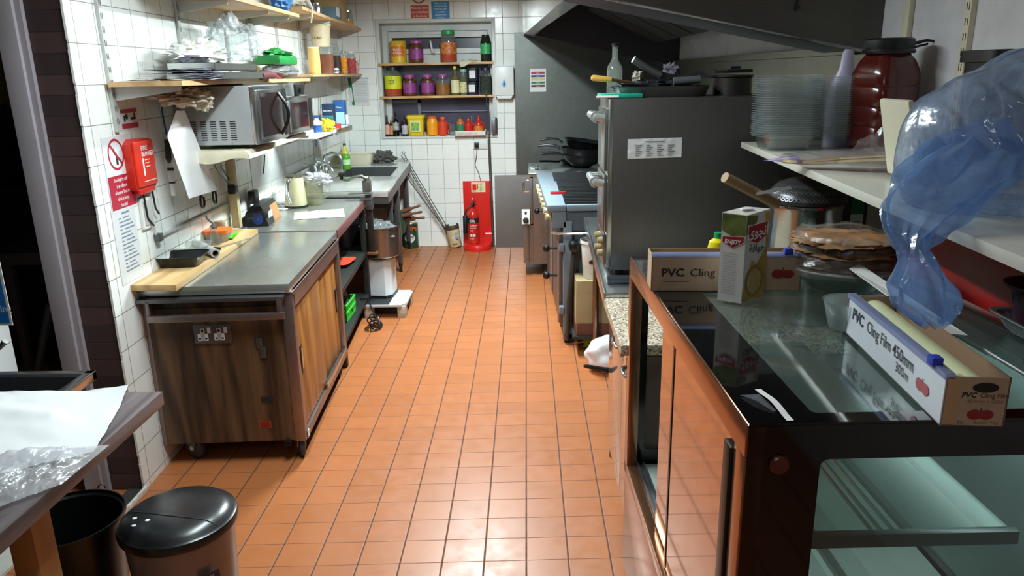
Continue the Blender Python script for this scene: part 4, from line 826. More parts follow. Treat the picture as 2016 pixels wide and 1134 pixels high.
# cream post and microwave shelf
t = thing('microwave_shelf', 'cream shelf on a wooden post carrying the two microwaves', 'shelf', wallpt(4.0, 1.33))
part('shelf_board', lbox(G(), 3.53, 4.95, 1.335, 1.36, .016, .36, o1b=.33, b=.002), m_creamb, t)
part('post', lbox(G(), 4.16, 4.205, .873, 1.335, .016, .06, b=.003), mat('worn_cream_wood', 'b9ad8c', .6, var=.2), t)
for y in (3.81, 4.46, 4.87): part('bracket', bracket(G(), y, 1.335, .3), m_grey, t)
def tow(i, j, h):
    o = .10+.285*i; q = j*.42
    if q < .045: return wallpt(3.523-abs(h)*.5, 1.3625-(.045-q)*(1+.3*math.sin(i*6)), min(o, .37))
    e = max(0, o-.362)
    return wallpt(3.523+(q-.045), 1.3625+abs(h)*.35-e*1.6, min(o, .368+e*.2))
one('tea_towel', G().sheet(None, .6, .4, .010, 7, 2, 30, 26, fn=tow), mat('cream_towel', 'd9d2b8', .85, bump=.2), 'folded cream cloth under the larger microwave, hanging over the shelf edge', 'cloth')
def microwave(nm, lab, y0, y1, x0, x1, z0, z1, big=True):
    t = thing(nm, lab, 'microwave', ((x0+x1)/2, (y0+y1)/2, z0)); W = y1-y0; H = z1-z0
    part('casing', G().box(x0, x1-.03, y0, y1, z0+.012, z1, b=.004), m_mwc, t)
    part('front_panel', G().box(x1-.03, x1-.004, y0-.002, y1+.002, z0+.012, z1-.002, b=.005), m_ssl, t)
    F_ = Fr((x1-.004, y0, z0), (0, 1, 0), ZU)
    d = part('door', G().fbox(F_, .015, W*.80, .03, H-.02, 0, .012, b=.004), m_ssl, t); part('door_window', G().fbox(F_, .035, W*.74, .045, H-.035, .012, .0135), m_mww, d)
    part('control_panel', G().fbox(F_, W*.81, W-.008, .03, H-.02, 0, .010, b=.002), m_blk, t)
    if big:
        part('handle', G().tube([F_.p(W*.66, .04+(H-.08)*k/14, .014+.045*math.sin(PI*k/14)) for k in range(15)], .008, 10), mat('handle_black', '1c1c1e', .2), d)
    g = G()
    Fs = FB((x0, y0, z0))
    if big:
        for i in range(5):
            for j in range(9): g.rect(Fs, .03+.047*i, .03+.047*i+.028, .035+.0105*j, .0395+.0105*j, .0012)
        part('vents', g, m_blkm, t)
        part('screws', G().lathe((x0+.22, y0-.001, z0+.022), [(.004, 0), (.004, .002)], 8, R=Matrix.Rotation(PI/2, 3, 'X')), m_ssl, t)
    for fx_ in (x0+.03, x1-.06):
        for fy in (y0+.04, y1-.04): part('foot', G().lathe((fx_, fy, z0), [(.01, 0), (.012, .013)], 10), m_blk, t)
    return t
m_mwc = mat('silver_paint', 'b4b8bb', .38, metal=.4, var=.03); m_mww = mat('smoked_glass', '2a1c1c', .06, coat=.6)
microwave('microwave_oven', 'large silver microwave with vented side and curved black handle on the cream shelf', 3.60, 4.05, -1.600, -1.245, 1.372, 1.655)
microwave('microwave_oven', 'smaller silver microwave with dark door behind the large one', 4.26, 4.74, -1.655, -1.305, 1.362, 1.585, big=False)
b = onY(589, 189, 4.55); b.z = 1.586
one('portable_radio', G().obox(b+Vector((-.04, 0, .032)), (.10, .16, .06), b=.006).lathe(b+Vector((.012, -.02, .03)), [(.014, 0), (.014, .01)], 12, R=Matrix.Rotation(PI/2, 3, 'Y')), m_blk, 'black box shaped radio on top of the smaller microwave', 'radio')
b = onY(568, 192, 4.33); b.z = 1.586; jar('plastic_cup', 'clear plastic cup on top of the smaller microwave', 'cup', b, .055, .07, m_pet, m_pet, None, lidh=.03, lr=.98, neck=1.0)
# upper shelves
t = thing('wall_shelf', 'high tan wall shelf above the tray shelf with bags on top', 'shelf', wallpt(4.2, 2.05))
part('shelf_board', lbox(G(), 3.36, 5.0, 2.05, 2.07, .016, .29), m_shelfw, t)
for y in (3.81, 4.46, 4.87): part('bracket', bracket(G(), y, 2.05, .24), m_grey, t)
t = thing('wall_shelf', 'high tan wall shelf in the far left corner with box and jars on top', 'shelf', wallpt(6.2, 2.1))
g = G().prism(Fr((0, 0, 2.1), (1, 0, 0), (0, 1, 0)), [(xw(5.02)+.016, 5.02), (xw(5.02)+.31, 5.02), (xw(6)+.27, 6.0), (xw(6.9)+.27, 6.9), (xw(7.46)+.24, 7.46), (xw(7.46)+.016, 7.46)], 0, .02)
part('shelf_board', g, m_shelfw, t)
for y in (5.46, 6.06): part('bracket', bracket(G(), y, 2.1, .24), m_grey, t)
def ontop(px0, px1, pyt, pyb, off, z):
    b = onL((px0+px1)/2, pyb, off); b.z = z+.0008; return itm(b, px0, px1, pyt, pyb)
m_bluebag = film('blue_bag', '6aa5d8', .75, .3, .4, .1, 15, .5, .5)
b, w, h = ontop(535, 572, -25, 14, .24, 2.07); one('blue_bag', G().blob(b+Vector((0, 0, h*.5)), (w*.5, w*.8, h*.5), .25, 3, 5, 30, 20, ridg=.4, flat=2.0705), m_bluebag, 'pale blue plastic bag at the end of the high near shelf', 'bag')
b = wallpt(5.25, 2.1208, .17); one('white_bag', G().blob(b+Vector((0, 0, .09)), (.08, .13, .09), .25, 3, 6, 30, 20, ridg=.4, flat=2.1208).tube([b+Vector((.12, -.02, .05)), b+Vector((.155, -.03, .0)), b+Vector((.15, -.04, -.05)), b+Vector((.145, -.05, -.09))], [.02, .008, .006, .005], 8), film('white_bag_film', 'd8d2c4', .8, .4, .3, .1, 15, .5, .4), 'knotted off-white bag with a dangling tail on the high far shelf', 'bag')
b = wallpt(5.62, 2.1208, .15); jar('dark_jar', 'dark purple storage jar with white lid on the high far shelf', 'jar', b, .15, .24, mat('dark_purple', '2c2230', .2), m_wh, None, lidh=.12)
b = wallpt(5.95, 2.1208, .18); jar('steel_canister', 'small shiny steel canister beside the dark jar on the high shelf', 'canister', b, .07, .10, m_chr, m_chr, None, lidh=.1)
g = G().obox(wallpt(6.45, 2.1735, .17), (.15, .22, .105), rz(.03), b=.002).fbox(FL(wallpt(6.34, 2.121, .246)), .005, .13, .03, .10, .001, .002, 1); one('grey_carton', g, [mat('grey_blue_card', '5d727c', .5), m_paper], 'blue-grey printed carton in front of the big cardboard box on the high shelf', 'box')
g = G().obox(wallpt(6.72, 2.2405, .125), (.20, .28, .24), b=.003); one('cardboard_box', g, mat('cardboard', 'b89766', .7, bump=.1), 'large brown cardboard box on the high far shelf', 'box')
b = wallpt(7.05, 2.1208, .19); jar('glass_jar', 'glass jar with silver lid at the far end of the high shelf', 'jar', b, .10, .13, m_gl, m_chr, None, fill=mat('orange_spice', 'c58a3c', .6), fillh=.4)
b = wallpt(7.22, 2.1208, .18); g = G().tube([b, b+Vector((-.01, 0, .10)), b+Vector((-.03, .01, .17))], [.014, .010, .004], 8); one('knife_handle', g, m_chr, 'upright silver blade at the far end of the high shelf', 'knife')
# shelf with green bag and shelf of jars
t = thing('wall_shelf', 'short tan wall shelf under the green bag, beyond the bubble wrap', 'shelf', wallpt(4.8, 1.67))
part('shelf_board', lbox(G(), 4.40, 5.30, 1.662, 1.68, .016, .25), m_shelfw, t)
for y in (4.46, 4.87): part('bracket', bracket(G(), y, 1.662, .2), m_grey, t)
Cg = wallpt(4.82, 1.79, .17)
g = G().obox(Cg+Vector((0, 0, .0)), (.16, .40, .055), rz(.03), b=.02).blob(Cg+Vector((0, .05, .03)), (.07, .17, .035), .35, 3, 2, 26, 16, ridg=.4)
one('green_bag', g, mat('green_poly', '1d7f3c', .35, var=.12), 'folded glossy green plastic bag on the short wall shelf', 'bag')
g = G().blob(Cg+Vector((0, .05, -.063)), (.085, .25, .040), .15, 3, 7, 36, 22, ridg=.25, flat=1.6808); one('frozen_bag', g, film('grey_bag', 'a9a9aa', .55, .2, .6, .2, 14, .5, .3), 'clear bag of red packets under the green bag', 'bag')
g = G().obox(Cg+Vector((0, -.09, -.085)), (.08, .12, .035), b=.004); one('red_packet', g, mat('maroon_pack', '7d2530', .5), 'maroon packet inside the clear bag under the green bag', 'packet')
t = thing('wall_shelf', 'tan corner wall shelf holding a row of tubs and spice jars', 'shelf', wallpt(6.5, 1.70))
g = G().prism(Fr((0, 0, 1.69), (1, 0, 0), (0, 1, 0)), [(xw(5.40)+.016, 5.40), (xw(5.4)+.25, 5.40), (xw(5.9)+.265, 5.9), (xw(6.6)+.26, 6.6), (xw(7.46)+.22, 7.46), (xw(7.46)+.016, 7.46)], 0, .018); part('shelf_board', g, m_shelfw, t)
for y in (5.46, 6.06): part('bracket', bracket(G(), y, 1.69, .2), m_grey, t)
ZJ = 1.708
def oj(px0, px1, pyt, pyb, off): return ontop(px0, px1, pyt, pyb, off, ZJ)
m_spout = mat('turmeric_plastic', 'd8b468', .45)
b, w, h = oj(607, 631, 96, 145, .19); jar('tall_tub', 'tall mustard-coloured tub at the near end of the corner shelf', 'tub', b, w*.95, h, m_spout, mat('pale_lid', 'dcd6c0', .4), None, lidh=.05, lr=.99, neck=.99)
b, w, h = oj(631, 655, 92, 141, .20); P2 = jar('spice_box', 'square clear tub of brown spice next to the mustard tub', 'tub', b, w*1.0, h, m_pet, m_pet, None, lidh=.04, lr=.9, neck=.98, sq=5, fill=mat('brown_spice', '7b4a32', .8, var=.3), fillh=.75)
zt = ZJ+h+.002
bb = wallpt(b.y+.10, zt, .15); w2 = 44*((bb-CAM).dot(CF))/FPX
t = thing('beige_bucket', 'beige plastic tub stacked on top of the mustard and clear tubs', 'tub', bb)
part('body', G().lathe(bb, [(w2*.38, 0), (w2*.4, .01), (w2*.46, w2*.88)], 30), mat('beige_translucent', 'cfc0a0', .5, var=.15, vs=6), t)
part('lid', G().lathe(bb+Vector((0, 0, w2*.88)), [(w2*.5, 0), (w2*.5, w2*.07), (w2*.46, w2*.09), (1e-6, w2*.09)], 30), m_cr, t)
F_ = FB(bb+Vector((0, -w2*.44, 0))); part('print', G().text(F_, '2.5 KG', -.045, w2*.33, .026, 0, .015, c=.003), m_ink, t)
for k, (a, c, yt, yb, off, nm, lab, bm_, lm_, fl) in enumerate((
    (656, 671, 88, 137, .16, 'spice_jar', 'clear jar with clear stopper and dark spice, behind the striped ball', m_gl, m_gl, 'dark_spice:3a2a22'),
    (670, 684, 95, 138, .19, 'spice_jar', 'clear tub of bright orange powder on the corner shelf', m_pet, m_pet, 'orange_powder:e08a1e'),
    (683, 701, 98, 139, .17, 'spice_jar', 'round jar of red and white sweets on the corner shelf', m_pet, m_stick, 'red_mix:b54a48'),
    (697, 706, 112, 139, .21, 'spice_jar', 'small pale jar between the sweets and the red-labelled tub', m_pet, m_stick, 'pale_mix:cf9c94'),
    (705, 718, 117, 140, .19, 'spice_jar', 'small white tub with red label at the corner end of the shelf', m_stick, m_stick, None))):
    b, w, h = oj(a, c, yt, yb, off)
    f = mat(fl.split(':')[0], fl.split(':')[1], .7, var=.5, vs=50) if fl else None
    jar(nm, lab, 'jar', b, w, h, bm_, lm_, None if fl else mat('red_label', 'cc3038', .5), lidh=.1, lr=.8, neck=.78, fill=f, fillh=.75, rng=(.4, .75))
b, w, h = oj(656, 668, 122, 139, .235); t = one('striped_ball', G().lathe(b+Vector((0, 0, .0)), [(1e-4, 0), (w*.35, w*.08), (w*.5, w*.35), (w*.5, w*.6), (w*.35, w*.9), (1e-4, w*1.0)], 16, mm=[0, 1, 0, 1, 0]), [m_blk, m_stick], 'small black and white striped pot at the front of the corner shelf', 'pot')
# sink-side low shelf with tea boxes
t = thing('sink_shelf', 'low white shelf above the sink crowded with cleaning things', 'shelf', wallpt(5.7, 1.29))
part('shelf_board', lbox(G(), 5.12, 6.30, 1.285, 1.30, .005, .30, b=.002), m_stick, t)
part('front_rail', lbox(G(), 5.75, 6.33, 1.262, 1.30, .29, .31, b=.003), m_ssl, t)
part('bracket', lbox(G(), 5.25, 5.62, 1.272, 1.284, .29, .305), m_blk, t)
ZS = 1.3
def os_(px0, px1, pyt, pyb, off): return ontop(px0, px1, pyt, pyb, off, ZS)
def carton(nm, lab, P, w, h, d, m1, m2, tx=None):
    P = Vector(P); t = thing(nm, lab, 'carton', P); F_ = FB(P+Vector((-w/2, 0, 0)))
    part('carton_body', G().box(P.x-w/2, P.x+w/2, P.y, P.y+d, P.z, P.z+h, b=.002), m1, t)
    g = G().rect(F_, .002, w-.002, .004, h*.52, .001, 0); lb = part('label', g, m2, t)
    if tx: part('print', G().text(F_, tx, w*.5, h*.68, w*.2, 0, .01, 'CENTER', .0015), m_stick, lb)
    return t
b, w, h = os_(636, 658, 203, 247, .19); carton('tea_carton', 'dark blue and teal carton behind the yellow cloth, left of a pair', b, w, h, .08, mat('navy_card', '1d3350', .4), mat('teal_card', '3b7a72', .4), 'MAXIMO')
b, w, h = os_(658, 680, 198, 243, .20); carton('tea_carton', 'blue and pale carton at the sink shelf, right of a pair', b, w, h, .08, mat('royal_card', '2a5d97', .4), mat('ice_card', 'a9cfe0', .4), 'Oliana')
b, w, h = os_(632, 658, 228, 249, .27); one('yellow_cloth', G().blob(b+Vector((0, 0, h*.5)), (w*.5, w*.5, h*.5), .3, 3, 4, 28, 18, ridg=.6, flat=b.z), mat('yellow_rag', 'dfc62f', .7), 'bunched yellow cloth at the front of the sink shelf', 'cloth')
b, w, h = os_(612, 634, 222, 252, .25); bottle('detergent_bottle', 'white and blue detergent bottle beside the smaller microwave', b, w*.8, h*1.1, m_stick, mat('blue_cap2', '24479a', .4), mat('blue_wave_print', '2f57a5', .4, var=.7, vs=25), sh=.6, nr=.45, rng=(.1, .5))
b, w, h = os_(662, 670, 236, 247, .28); one('red_box', G().obox(b+Vector((0, 0, .0175)), (.035, .035, .035), b=.001), mat('small_red', 'b8322c', .5), 'tiny red box on the sink shelf beside the yellow cloth', 'box')
b, w, h = os_(674, 687, 226, 246, .24); jar('white_cup', 'white cup at the far end of the sink shelf', 'cup', b, w*.9, h*.9, m_wh, m_wh, None, lidh=.03, lr=.95, neck=1.05)
b = wallpt(5.22, 1.3008, .12); bottle('dark_mug', 'dark pot on the sink shelf behind the detergent', b, .09, .15, m_blk, m_blk, None, sh=.7, nr=.7, cat='pot')
b = wallpt(5.42, 1.3008, .10)
for k in range(3):
    one('stacked_cup', G().shell(b+Vector((.0, .11*k, .13+.02*(k % 2))), [(.02, 0), (.035, .03), (.042, .06)], 18, t=.003), m_wh, 'white cup upturned among the things on the sink shelf, %s' % ('nearest', 'middle one', 'farthest of the row')[k], 'cup', 'white cups on the sink shelf')
    one('cup_stand', G().lathe(b+Vector((0, .11*k, 0)), [(.04, 0), (.035, .125), (.02, .1295+.02*(k % 2))], 18), (m_blk, m_stick, m_ssd)[k], 'small canister under a white cup on the sink shelf, %s' % ('black', 'white', 'grey')[k], 'canister')
b = wallpt(5.95, 1.3008, .10)
t = thing('skewer_pot', 'pot of upright thin steel skewers on the sink shelf', 'pot', b); part('body', G().shell(b, [(.04, 0), (.045, .10)], 18, t=.003), m_ssd, t)
random.seed(3)
for k in range(9):
    q = b+Vector((.028*math.cos(k*2.4), .028*math.sin(k*2.4), .01)); part('skewer', G().tube([q, q+Vector((.03*math.cos(k*2.4), .03*math.sin(k*2.4), .22+.05*random.random()))], .002, 5), m_ssl, t)
# notices under the shelf
F_ = FL(onL(618, 300, .001)); g = G().fbox(F_, 0, .26, -.06, .17, 0, .001).rect(F_, .05, .13, .04, .10, .0015, 1).text(F_, 'NOTICE', .058, .065, .018, 0, 0, c=.002)
one('wash_notice', g, [m_stick, m_signblue], 'white notice with small blue panel on the wall above the sink', 'notice')
F_ = FL(wallpt(4.62, 1.02, .001)); one('splash_sheet', G().fbox(F_, 0, .75, 0, .26, 0, .002), mat('translucent_sheet', 'd5d8d6', .25), 'pale plastic sheet fixed to the wall behind the kettle', 'wall panel')
# ---- on the wooden board
ZB = .8725
c = onZ(345, 530, ZB); 
t = thing('food_tray', 'open black plastic food container on the wooden board', 'container', c+Vector((0, .10, 0)))
R = rz(.12); cc = Vector((c.x-.0, c.y+.085, ZB))
g = G().shell(cc, [(.07, 0), (.078, .004), (.098, .046), (.106, .048), (.106, .051)], 36, t=.0025, sq=7, R=R, sx=1.0, sy=.82); part('tray_body', g, mat('black_pp', '17191c', .25), t)
g = G().shell(cc+Vector((-.03, .17, 0)), [(.06, 0), (.08, .055), (.084, .057)], 32, t=.0015, sq=7, R=R); one('clear_container', g, m_pet, 'clear plastic container behind the black one on the board', 'container')
p0 = onZ(368, 462, ZB+.05); p1 = onZ(424, 498, ZB+.024); p0 = Vector((p0.x, p0.y, ZB+.03)); p1 = Vector((p1.x, p1.y+.0, ZB+.0225))
t = thing('foil_roll', 'cling film roll with hollow tube end lying across the board', 'roll', p1)
d = (p1-p0).normalized(); p0 = p1-d*.30; Rq = d.to_track_quat('Z', 'Y').to_matrix()
part('film', G().lathe(p0, [(.012, 0), (.0215, 0), (.0215, .30), (.0145, .30), (.0145, .02)], 24, R=Rq), mat('silver_film', 'c9ccd0', .2, metal=.3), t)
part('core', G().lathe(p0, [(.0143, .022), (.0143, .302), (.0125, .302), (.0125, .022)], 24, R=Rq), mat('kraft_core', '6b5038', .7), t)
b = onZ(385, 497, ZB); one('yellow_label_wrap', G().blob(b+Vector((-.012, .0, .010)), (.022, .018, .010), .3, 3, 2, 18, 12, flat=ZB+.0003), m_yel, 'scrap of yellow wrapper under the film roll', 'wrapper')
b = onZ(381, 468, ZB); b = Vector((max(b.x, xw(b.y)+.035), b.y, ZB)); jar('spice_tub', 'tan cardboard spice tub at the wall side of the board', 'tub', b, .06, .085, mat('tan_card', 'b9a37c', .6), mat('brown_line', 'a08a66', .6), None, lidh=.3, lr=.99, neck=.99)
b = onZ(397, 480, ZB); bb = Vector((max(b.x, xw(b.y)+.075), b.y-.02, ZB)); t = thing('oil_pourer', 'small glass cruet with steel pouring spout on the board', 'cruet', bb)
part('glass_body', G().lathe(bb, [(.028, 0), (.03, .004), (.024, .03), (.018, .07), (.016, .085)], 22), m_gl, t)
part('spout', G().lathe(bb+Vector((0, 0, .085)), [(.02, 0), (.018, .01), (.008, .018), (.007, .03)], 16).tube([bb+Vector((0, 0, .11)), bb+Vector((-.02, 0, .125)), bb+Vector((-.03, 0, .15))], .006, 8), m_chr, t)
b = onZ(420, 478, ZB)+Vector((.01, .05, 0)); t = thing('plastic_tub', 'frosted tub with an orange band on the board by the wall', 'tub', b)
part('tub_body', G().shell(b, [(.045, 0), (.05, .004), (.066, .062)], 30, t=.0015, sq=5), film('frosted_pp', 'e6e2e0', .5, .35, .4), t)
part('band', G().lathe(b, [(.0625, .044), (.0668, .063)], 30, sq=5), mat('orange_band', 'e0762f', .5), t)
b = onZ(457, 470, ZB); g = G(); random.seed(5)
for k in range(9): a = k*.7; g.tube([b+Vector((0, .0, .008)), b+Vector((.03*math.cos(a)*(.5+random.random()*.6), .05*math.sin(a), .006+.02*random.random()))], [.008, .003], 6)
one('green_scraper', g, mat('lime_plastic', '55d034', .4), 'bright green plastic brush on the far end of the board', 'brush')
one('clear_ruler', G().obox(onZ(460, 479, ZB)+Vector((0, -.02, .0022)), (.025, .30, .002), rz(-.35)), m_pet, 'clear plastic strip lying beside the green brush', 'strip')
p0, p1 = onZ(412, 493, ZB+.01), onZ(434, 489, ZB+.01); one('black_knife_handle', G().tube([p0, p0.lerp(p1, .5)+Vector((0, 0, .003)), p1], [.008, .011, .008], 10), m_blk, 'black handle lying behind the film roll', 'knife')
b = onZ(424, 500, ZB); one('bottle_top', G().lathe(b+Vector((.0, .01, 0)), [(.009, 0), (.009, .012), (1e-6, .013)], 14), mat('blue_plastic', '2a45b5', .4), 'tiny blue cap beside the film roll end', 'cap')
# ---- on the preparation table
ZT = .8455
b = onZ(497, 449, ZT); R = rz(-.12)
cx_ = Vector((onZ(500, 449, ZT).x, 4.50, ZT))
t = thing('roll_box', 'long black and brown carton with blue circle print on the prep table', 'carton', cx_)
Rr = rz(.10); g = G(); 
for i, (y0, y1, m) in enumerate(((-.16, .0, 0), (.0, .18, 1))):
    g.hexa([cx_+Rr@Vector(q) for q in ((-.075, y0, .001), (.055, y0, .001), (.055, y1, .001), (-.075, y1, .001), (-.075, y0, .075), (.03, y0, .095), (.03, y1, .095), (-.075, y1, .075))], m)
g.hexa([cx_+Rr@Vector(q) for q in ((-.075, -.16, .0755), (.03, -.16, .0955), (.03, .18, .0955), (-.075, .18, .0755), (-.045, -.15, .115), (.015, -.15, .118), (.015, .18, .118), (-.045, .18, .115))], 0)
part('carton_body', g, [mat('black_card', '16181c', .3), mat('brown_card', 'a67b50', .6)], t)
F_ = Fr(cx_+Rr@Vector((0, -.161, 0)), Rr@Vector((1, 0, 0)), ZU); part('print', G().ell(F_, -.005, .045, .032, .035, .001, 0).text(F_, 'PRO', -.065, .035, .035, 1, .0, c=.002), [mat('blue_disc', '1c3f8f', .3), mat('grey_letters', '70757f', .4)], t)
part('side_print', G().fbox(Fr(cx_+Rr@Vector((.056, -.15, 0)), Rr@Vector((0, 1, 0)), ZU), 0, .10, .045, .085, 0, .001), m_grey, t)
b = onZ(530, 402, ZT)+Vector((-.02, .02, 0)); b = Vector((-1.545, 5.02, ZT))
t = thing('kettle', 'cream electric kettle with black lid band on the prep table by the wall', 'kettle', b)
part('kettle_body', G().lathe(b, [(.072, 0), (.074, .006), (.066, .12), (.060, .20)], 30), mat('cream_kettle', 'c9c39c', .3), t)
part('base', G().lathe(b, [(.078, .0), (.078, .012), (.073, .014)], 30), m_blk, t)
part('lid', G().lathe(b+Vector((0, 0, .20)), [(.061, 0), (.058, .01), (.02, .018), (1e-6, .02)], 30), mat('brown_lid', '4c4436', .3), t)
part('handle', G().tube([b+Vector(q) for q in ((-.01, -.062, .19), (-.015, -.10, .185), (-.018, -.105, .10), (-.015, -.075, .04))], .012, 10), m_chr, t)
b = Vector((-1.44, 5.10, ZT)); t = thing('measuring_jug', 'clear plastic jug stuffed with a plastic bag beside the kettle', 'jug', b)
part('jug_body', G().shell(b, [(.045, 0), (.05, .004), (.068, .17), (.074, .18)], 30, t=.002), film('yellowed_clear', 'e9e8d2', .2, .15, .6), t)
part('jug_handle', G().tube([b+Vector(q) for q in ((.066, 0, .16), (.11, 0, .15), (.11, 0, .07), (.055, 0, .04))], .007, 8), MATS['yellowed_clear'], t)
one('bag_in_jug', G().blob(b+Vector((.03, .0, .175)), (.085, .07, .035), .35, 3, 8, 36, 22, ridg=.6), m_bagc, 'crumpled clear bag spilling out of the plastic jug', 'bag')
b = onZ(545, 412, ZT); 
for k in range(3): F_ = Fr(Vector((b.x-.05+.01*k, b.y-.03+.06*k, ZT+.003+.008*k)), (1, .1*k, 0), (-.1*k, 1, 0)); one('paper_scrap', G().sheet(F_, .13, .09, .012, 18, 20+k, 12, 8), m_paper, 'crumpled paper scrap between carton and kettle, %s' % ('nearest', 'middle', 'farthest')[k], 'paper', 'paper scraps beside the kettle')
q = [onZ(578, 433, ZT), onZ(679, 427, ZT), onZ(676, 411, ZT), onZ(580, 419, ZT)]
one('paper_sheet', G().sheet(None, .4, .2, .004, 9, 31, 20, 8, fn=lambda i, j, h: q[0].lerp(q[1], i).lerp(q[3].lerp(q[2], i), j)+Vector((0, 0, .001+abs(h)))), m_stick, 'flat white paper sheet on the polished prep table', 'paper')
# can opener clamped on the front corner
c = onZ(724, 385, ZT+.03); cx, cy = fx(5.25)+.035, 5.25
t = thing('can_opener', 'heavy bench-mounted can opener with crank handle on the prep table corner', 'can opener', (cx, cy, .5))
part('bar', G().hexa([(cx-.016, cy-.012, .47), (cx+.03, cy-.012, .47), (cx+.03, cy+.012, .47), (cx-.016, cy+.012, .47), (cx-.02, cy-.012, .89), (cx+.02, cy-.012, .89), (cx+.02, cy+.012, .89), (cx-.02, cy+.012, .89)], b=.003), mat('rusty_steel', '3f3c3a', .4, metal=.7, var=.3), t)
part('clamp', G().box(cx-.055, cx+.03, cy-.035, cy+.035, .846, .866, b=.003).box(cx-.012, cx+.03, cy-.03, cy+.03, .78, .846, b=.004), m_ssd, t)
part('top_plate', G().obox((cx-.05, cy, .893), (.17, .07, .012), b=.004), m_ssl, t)
part('head', G().box(cx-.03, cx+.025, cy-.03, cy+.03, .905, .985, b=.006).lathe((cx, cy, .985), [(.02, 0), (.02, .02), (.012, .03)], 14), mat('cast_iron', '5c5b55', .4, metal=.6), t)
hd = part('crank_arm', G().tube([(cx, cy-.02, 1.0), (cx-.03, cy-.03, 1.02), (cx-.08, cy-.04, 1.015), (cx-.12, cy-.05, .995), (cx-.16, cy-.05, 1.0)], [.014, .012, .010, .010, .008], 10), MATS['cast_iron'], t)
part('crank_knob', G().lathe((cx-.165, cy-.05, 1.0), [(.012, -.0), (.012, .02), (.024, .026), (.024, .042), (.012, .05)], 16), m_blk, hd)
part('foot_plate', G().box(cx-.03, cx+.045, cy-.03, cy+.03, .455, .472, b=.003), mat('copper_plate', '8f5a45', .4, metal=.5), t)
# leads under the microwave shelf
lead('microwave_lead', 'black lead drooping from the microwave shelf to the plug, left of the pair', [onL(417, 312, .05), onL(428, 335, .04), onL(443, 352, .03), onL(452, 366, .03)])
lead('microwave_lead', 'black lead drooping from the microwave shelf to the plug, right of the pair', [onL(434, 312, .05), onL(437, 330, .04), onL(450, 352, .03), onL(460, 372, .03)])
g = G().fbox(FL(onL(450, 375, .015)), -.02, .04, -.02, .035, 0, .045, b=.008).fbox(FL(onL(455, 397, .015)), -.01, .05, -.02, .04, 0, .04, b=.008); one('black_plugs', g, m_blk, 'black mains adaptor plugged in beside the cream post', 'plug')
g = G().fbox(FL(onL(490, 392, .012)), -.02, .06, -.03, .05, 0, .045, b=.010); one('black_plug', g, m_blk, 'black mains plug on the wall left of the kettle', 'plug')
lead('kettle_lead', 'thin black lead hanging down the wall above the kettle', [onL(521, 305, .03), onL(520, 325, .02), onL(518, 342, .02)])
# ---- on the sink
b = Vector((xw(6.15)+.11, 6.15, .8805)); b = onZ(681, 330, .8805); 
bottle('lemon_bottle', 'yellow bottle with dark green cap at the back of the sink', onZ(676, 326, .8805)+Vector((-.0, .08, 0)), .065, .20, mat('lemon_yellow', 'd9cf2a', .3), mat('dark_green_cap', '2f4a2a', .4), None, sh=.55, nr=.4)
bottle('washing_up_bottle', 'bright green washing-up bottle beside the yellow one at the sink', onZ(682, 334, .8805), .075, .15, film('lime_liquid', '7fd048', .85, .1, .6), m_stick, mat('pale_green_label', 'b8e0a8', .5), sh=.75, nr=.4, rng=(.3, .6))
b = onZ(708, 324, .8805)+Vector((0, .02, 0)); one('washing_up_bowl', G().shell(b+Vector((0, .0, 0)), [(.10, 0), (.105, .005), (.125, .105), (.13, .107)], 36, t=.003, sq=6, sx=1.1, sy=.7), mat('cream_bowl', 'd3cdb4', .4), 'cream plastic bowl at the back of the far drainer', 'bowl')
b = onZ(752, 321, .8805); one('checked_cloth', G().blob(b+Vector((0, .05, .045)), (.125, .08, .052), .3, 2.6, 11, 44, 28, ridg=.5, flat=.8812), mat('checked_cloth', '55534e', .9, var=.75, vs=70), 'bunched black and white checked cloth on the far drainer', 'cloth')
# ---- shelf contents below the prep table
b = onZ(676, 524, .4705)
g = G().shell(b+Vector((-.02, .05, 0)), [(.065, 0), (.07, .004), (.088, .022), (.092, .024)], 30, t=.003, sq=6, sx=.8, sy=1.25, R=rz(-.1)); one('red_tray', g, mat('salmon_red', 'd9472f', .35), 'shallow red plastic tray on the middle shelf of the prep table', 'tray')
b = onZ(690, 486, .4705)+Vector((-.08, .12, 0)); 
t = thing('stock_pot', 'large dark stock pot on the middle shelf of the prep table', 'pot', b)
part('pot_body', G().shell(b, [(.17, 0), (.175, .006), (.175, .20), (.182, .205), (.182, .212)], 40, t=.003), steel('blackened_steel', '4a4c50', .3, (1, 1, 6), .4), t)
part('pot_lid', G().lathe(b+Vector((0, 0, .2125)), [(.183, 0), (.18, .008), (.08, .03), (.02, .035), (1e-6, .035)], 40), steel('grey_lid', '6d7075', .3, (1, 1, 1), .4), t)
Gc = onZ(684, 634, .1555)+Vector((-.09, .14, 0))
t = thing('green_crate', 'bright green plastic basket of oddments on the bottom shelf of the prep table', 'crate', Gc)
g = G(); x0, x1, y0, y1 = Gc.x-.09, Gc.x+.09, Gc.y-.15, Gc.y+.12; z0 = .1558
g.box(x0, x1, y0, y1, z0, z0+.006)
for k in range(8): x = x0+k*(x1-x0-.01)/7; g.box(x, x+.01, y0, y0+.004, z0, z0+.11); g.box(x, x+.01, y1-.004, y1, z0, z0+.11)
for k in range(10): y = y0+k*(y1-y0-.01)/9; g.box(x0, x0+.004, y, y+.01, z0, z0+.11); g.box(x1-.004, x1, y, y+.01, z0, z0+.11)
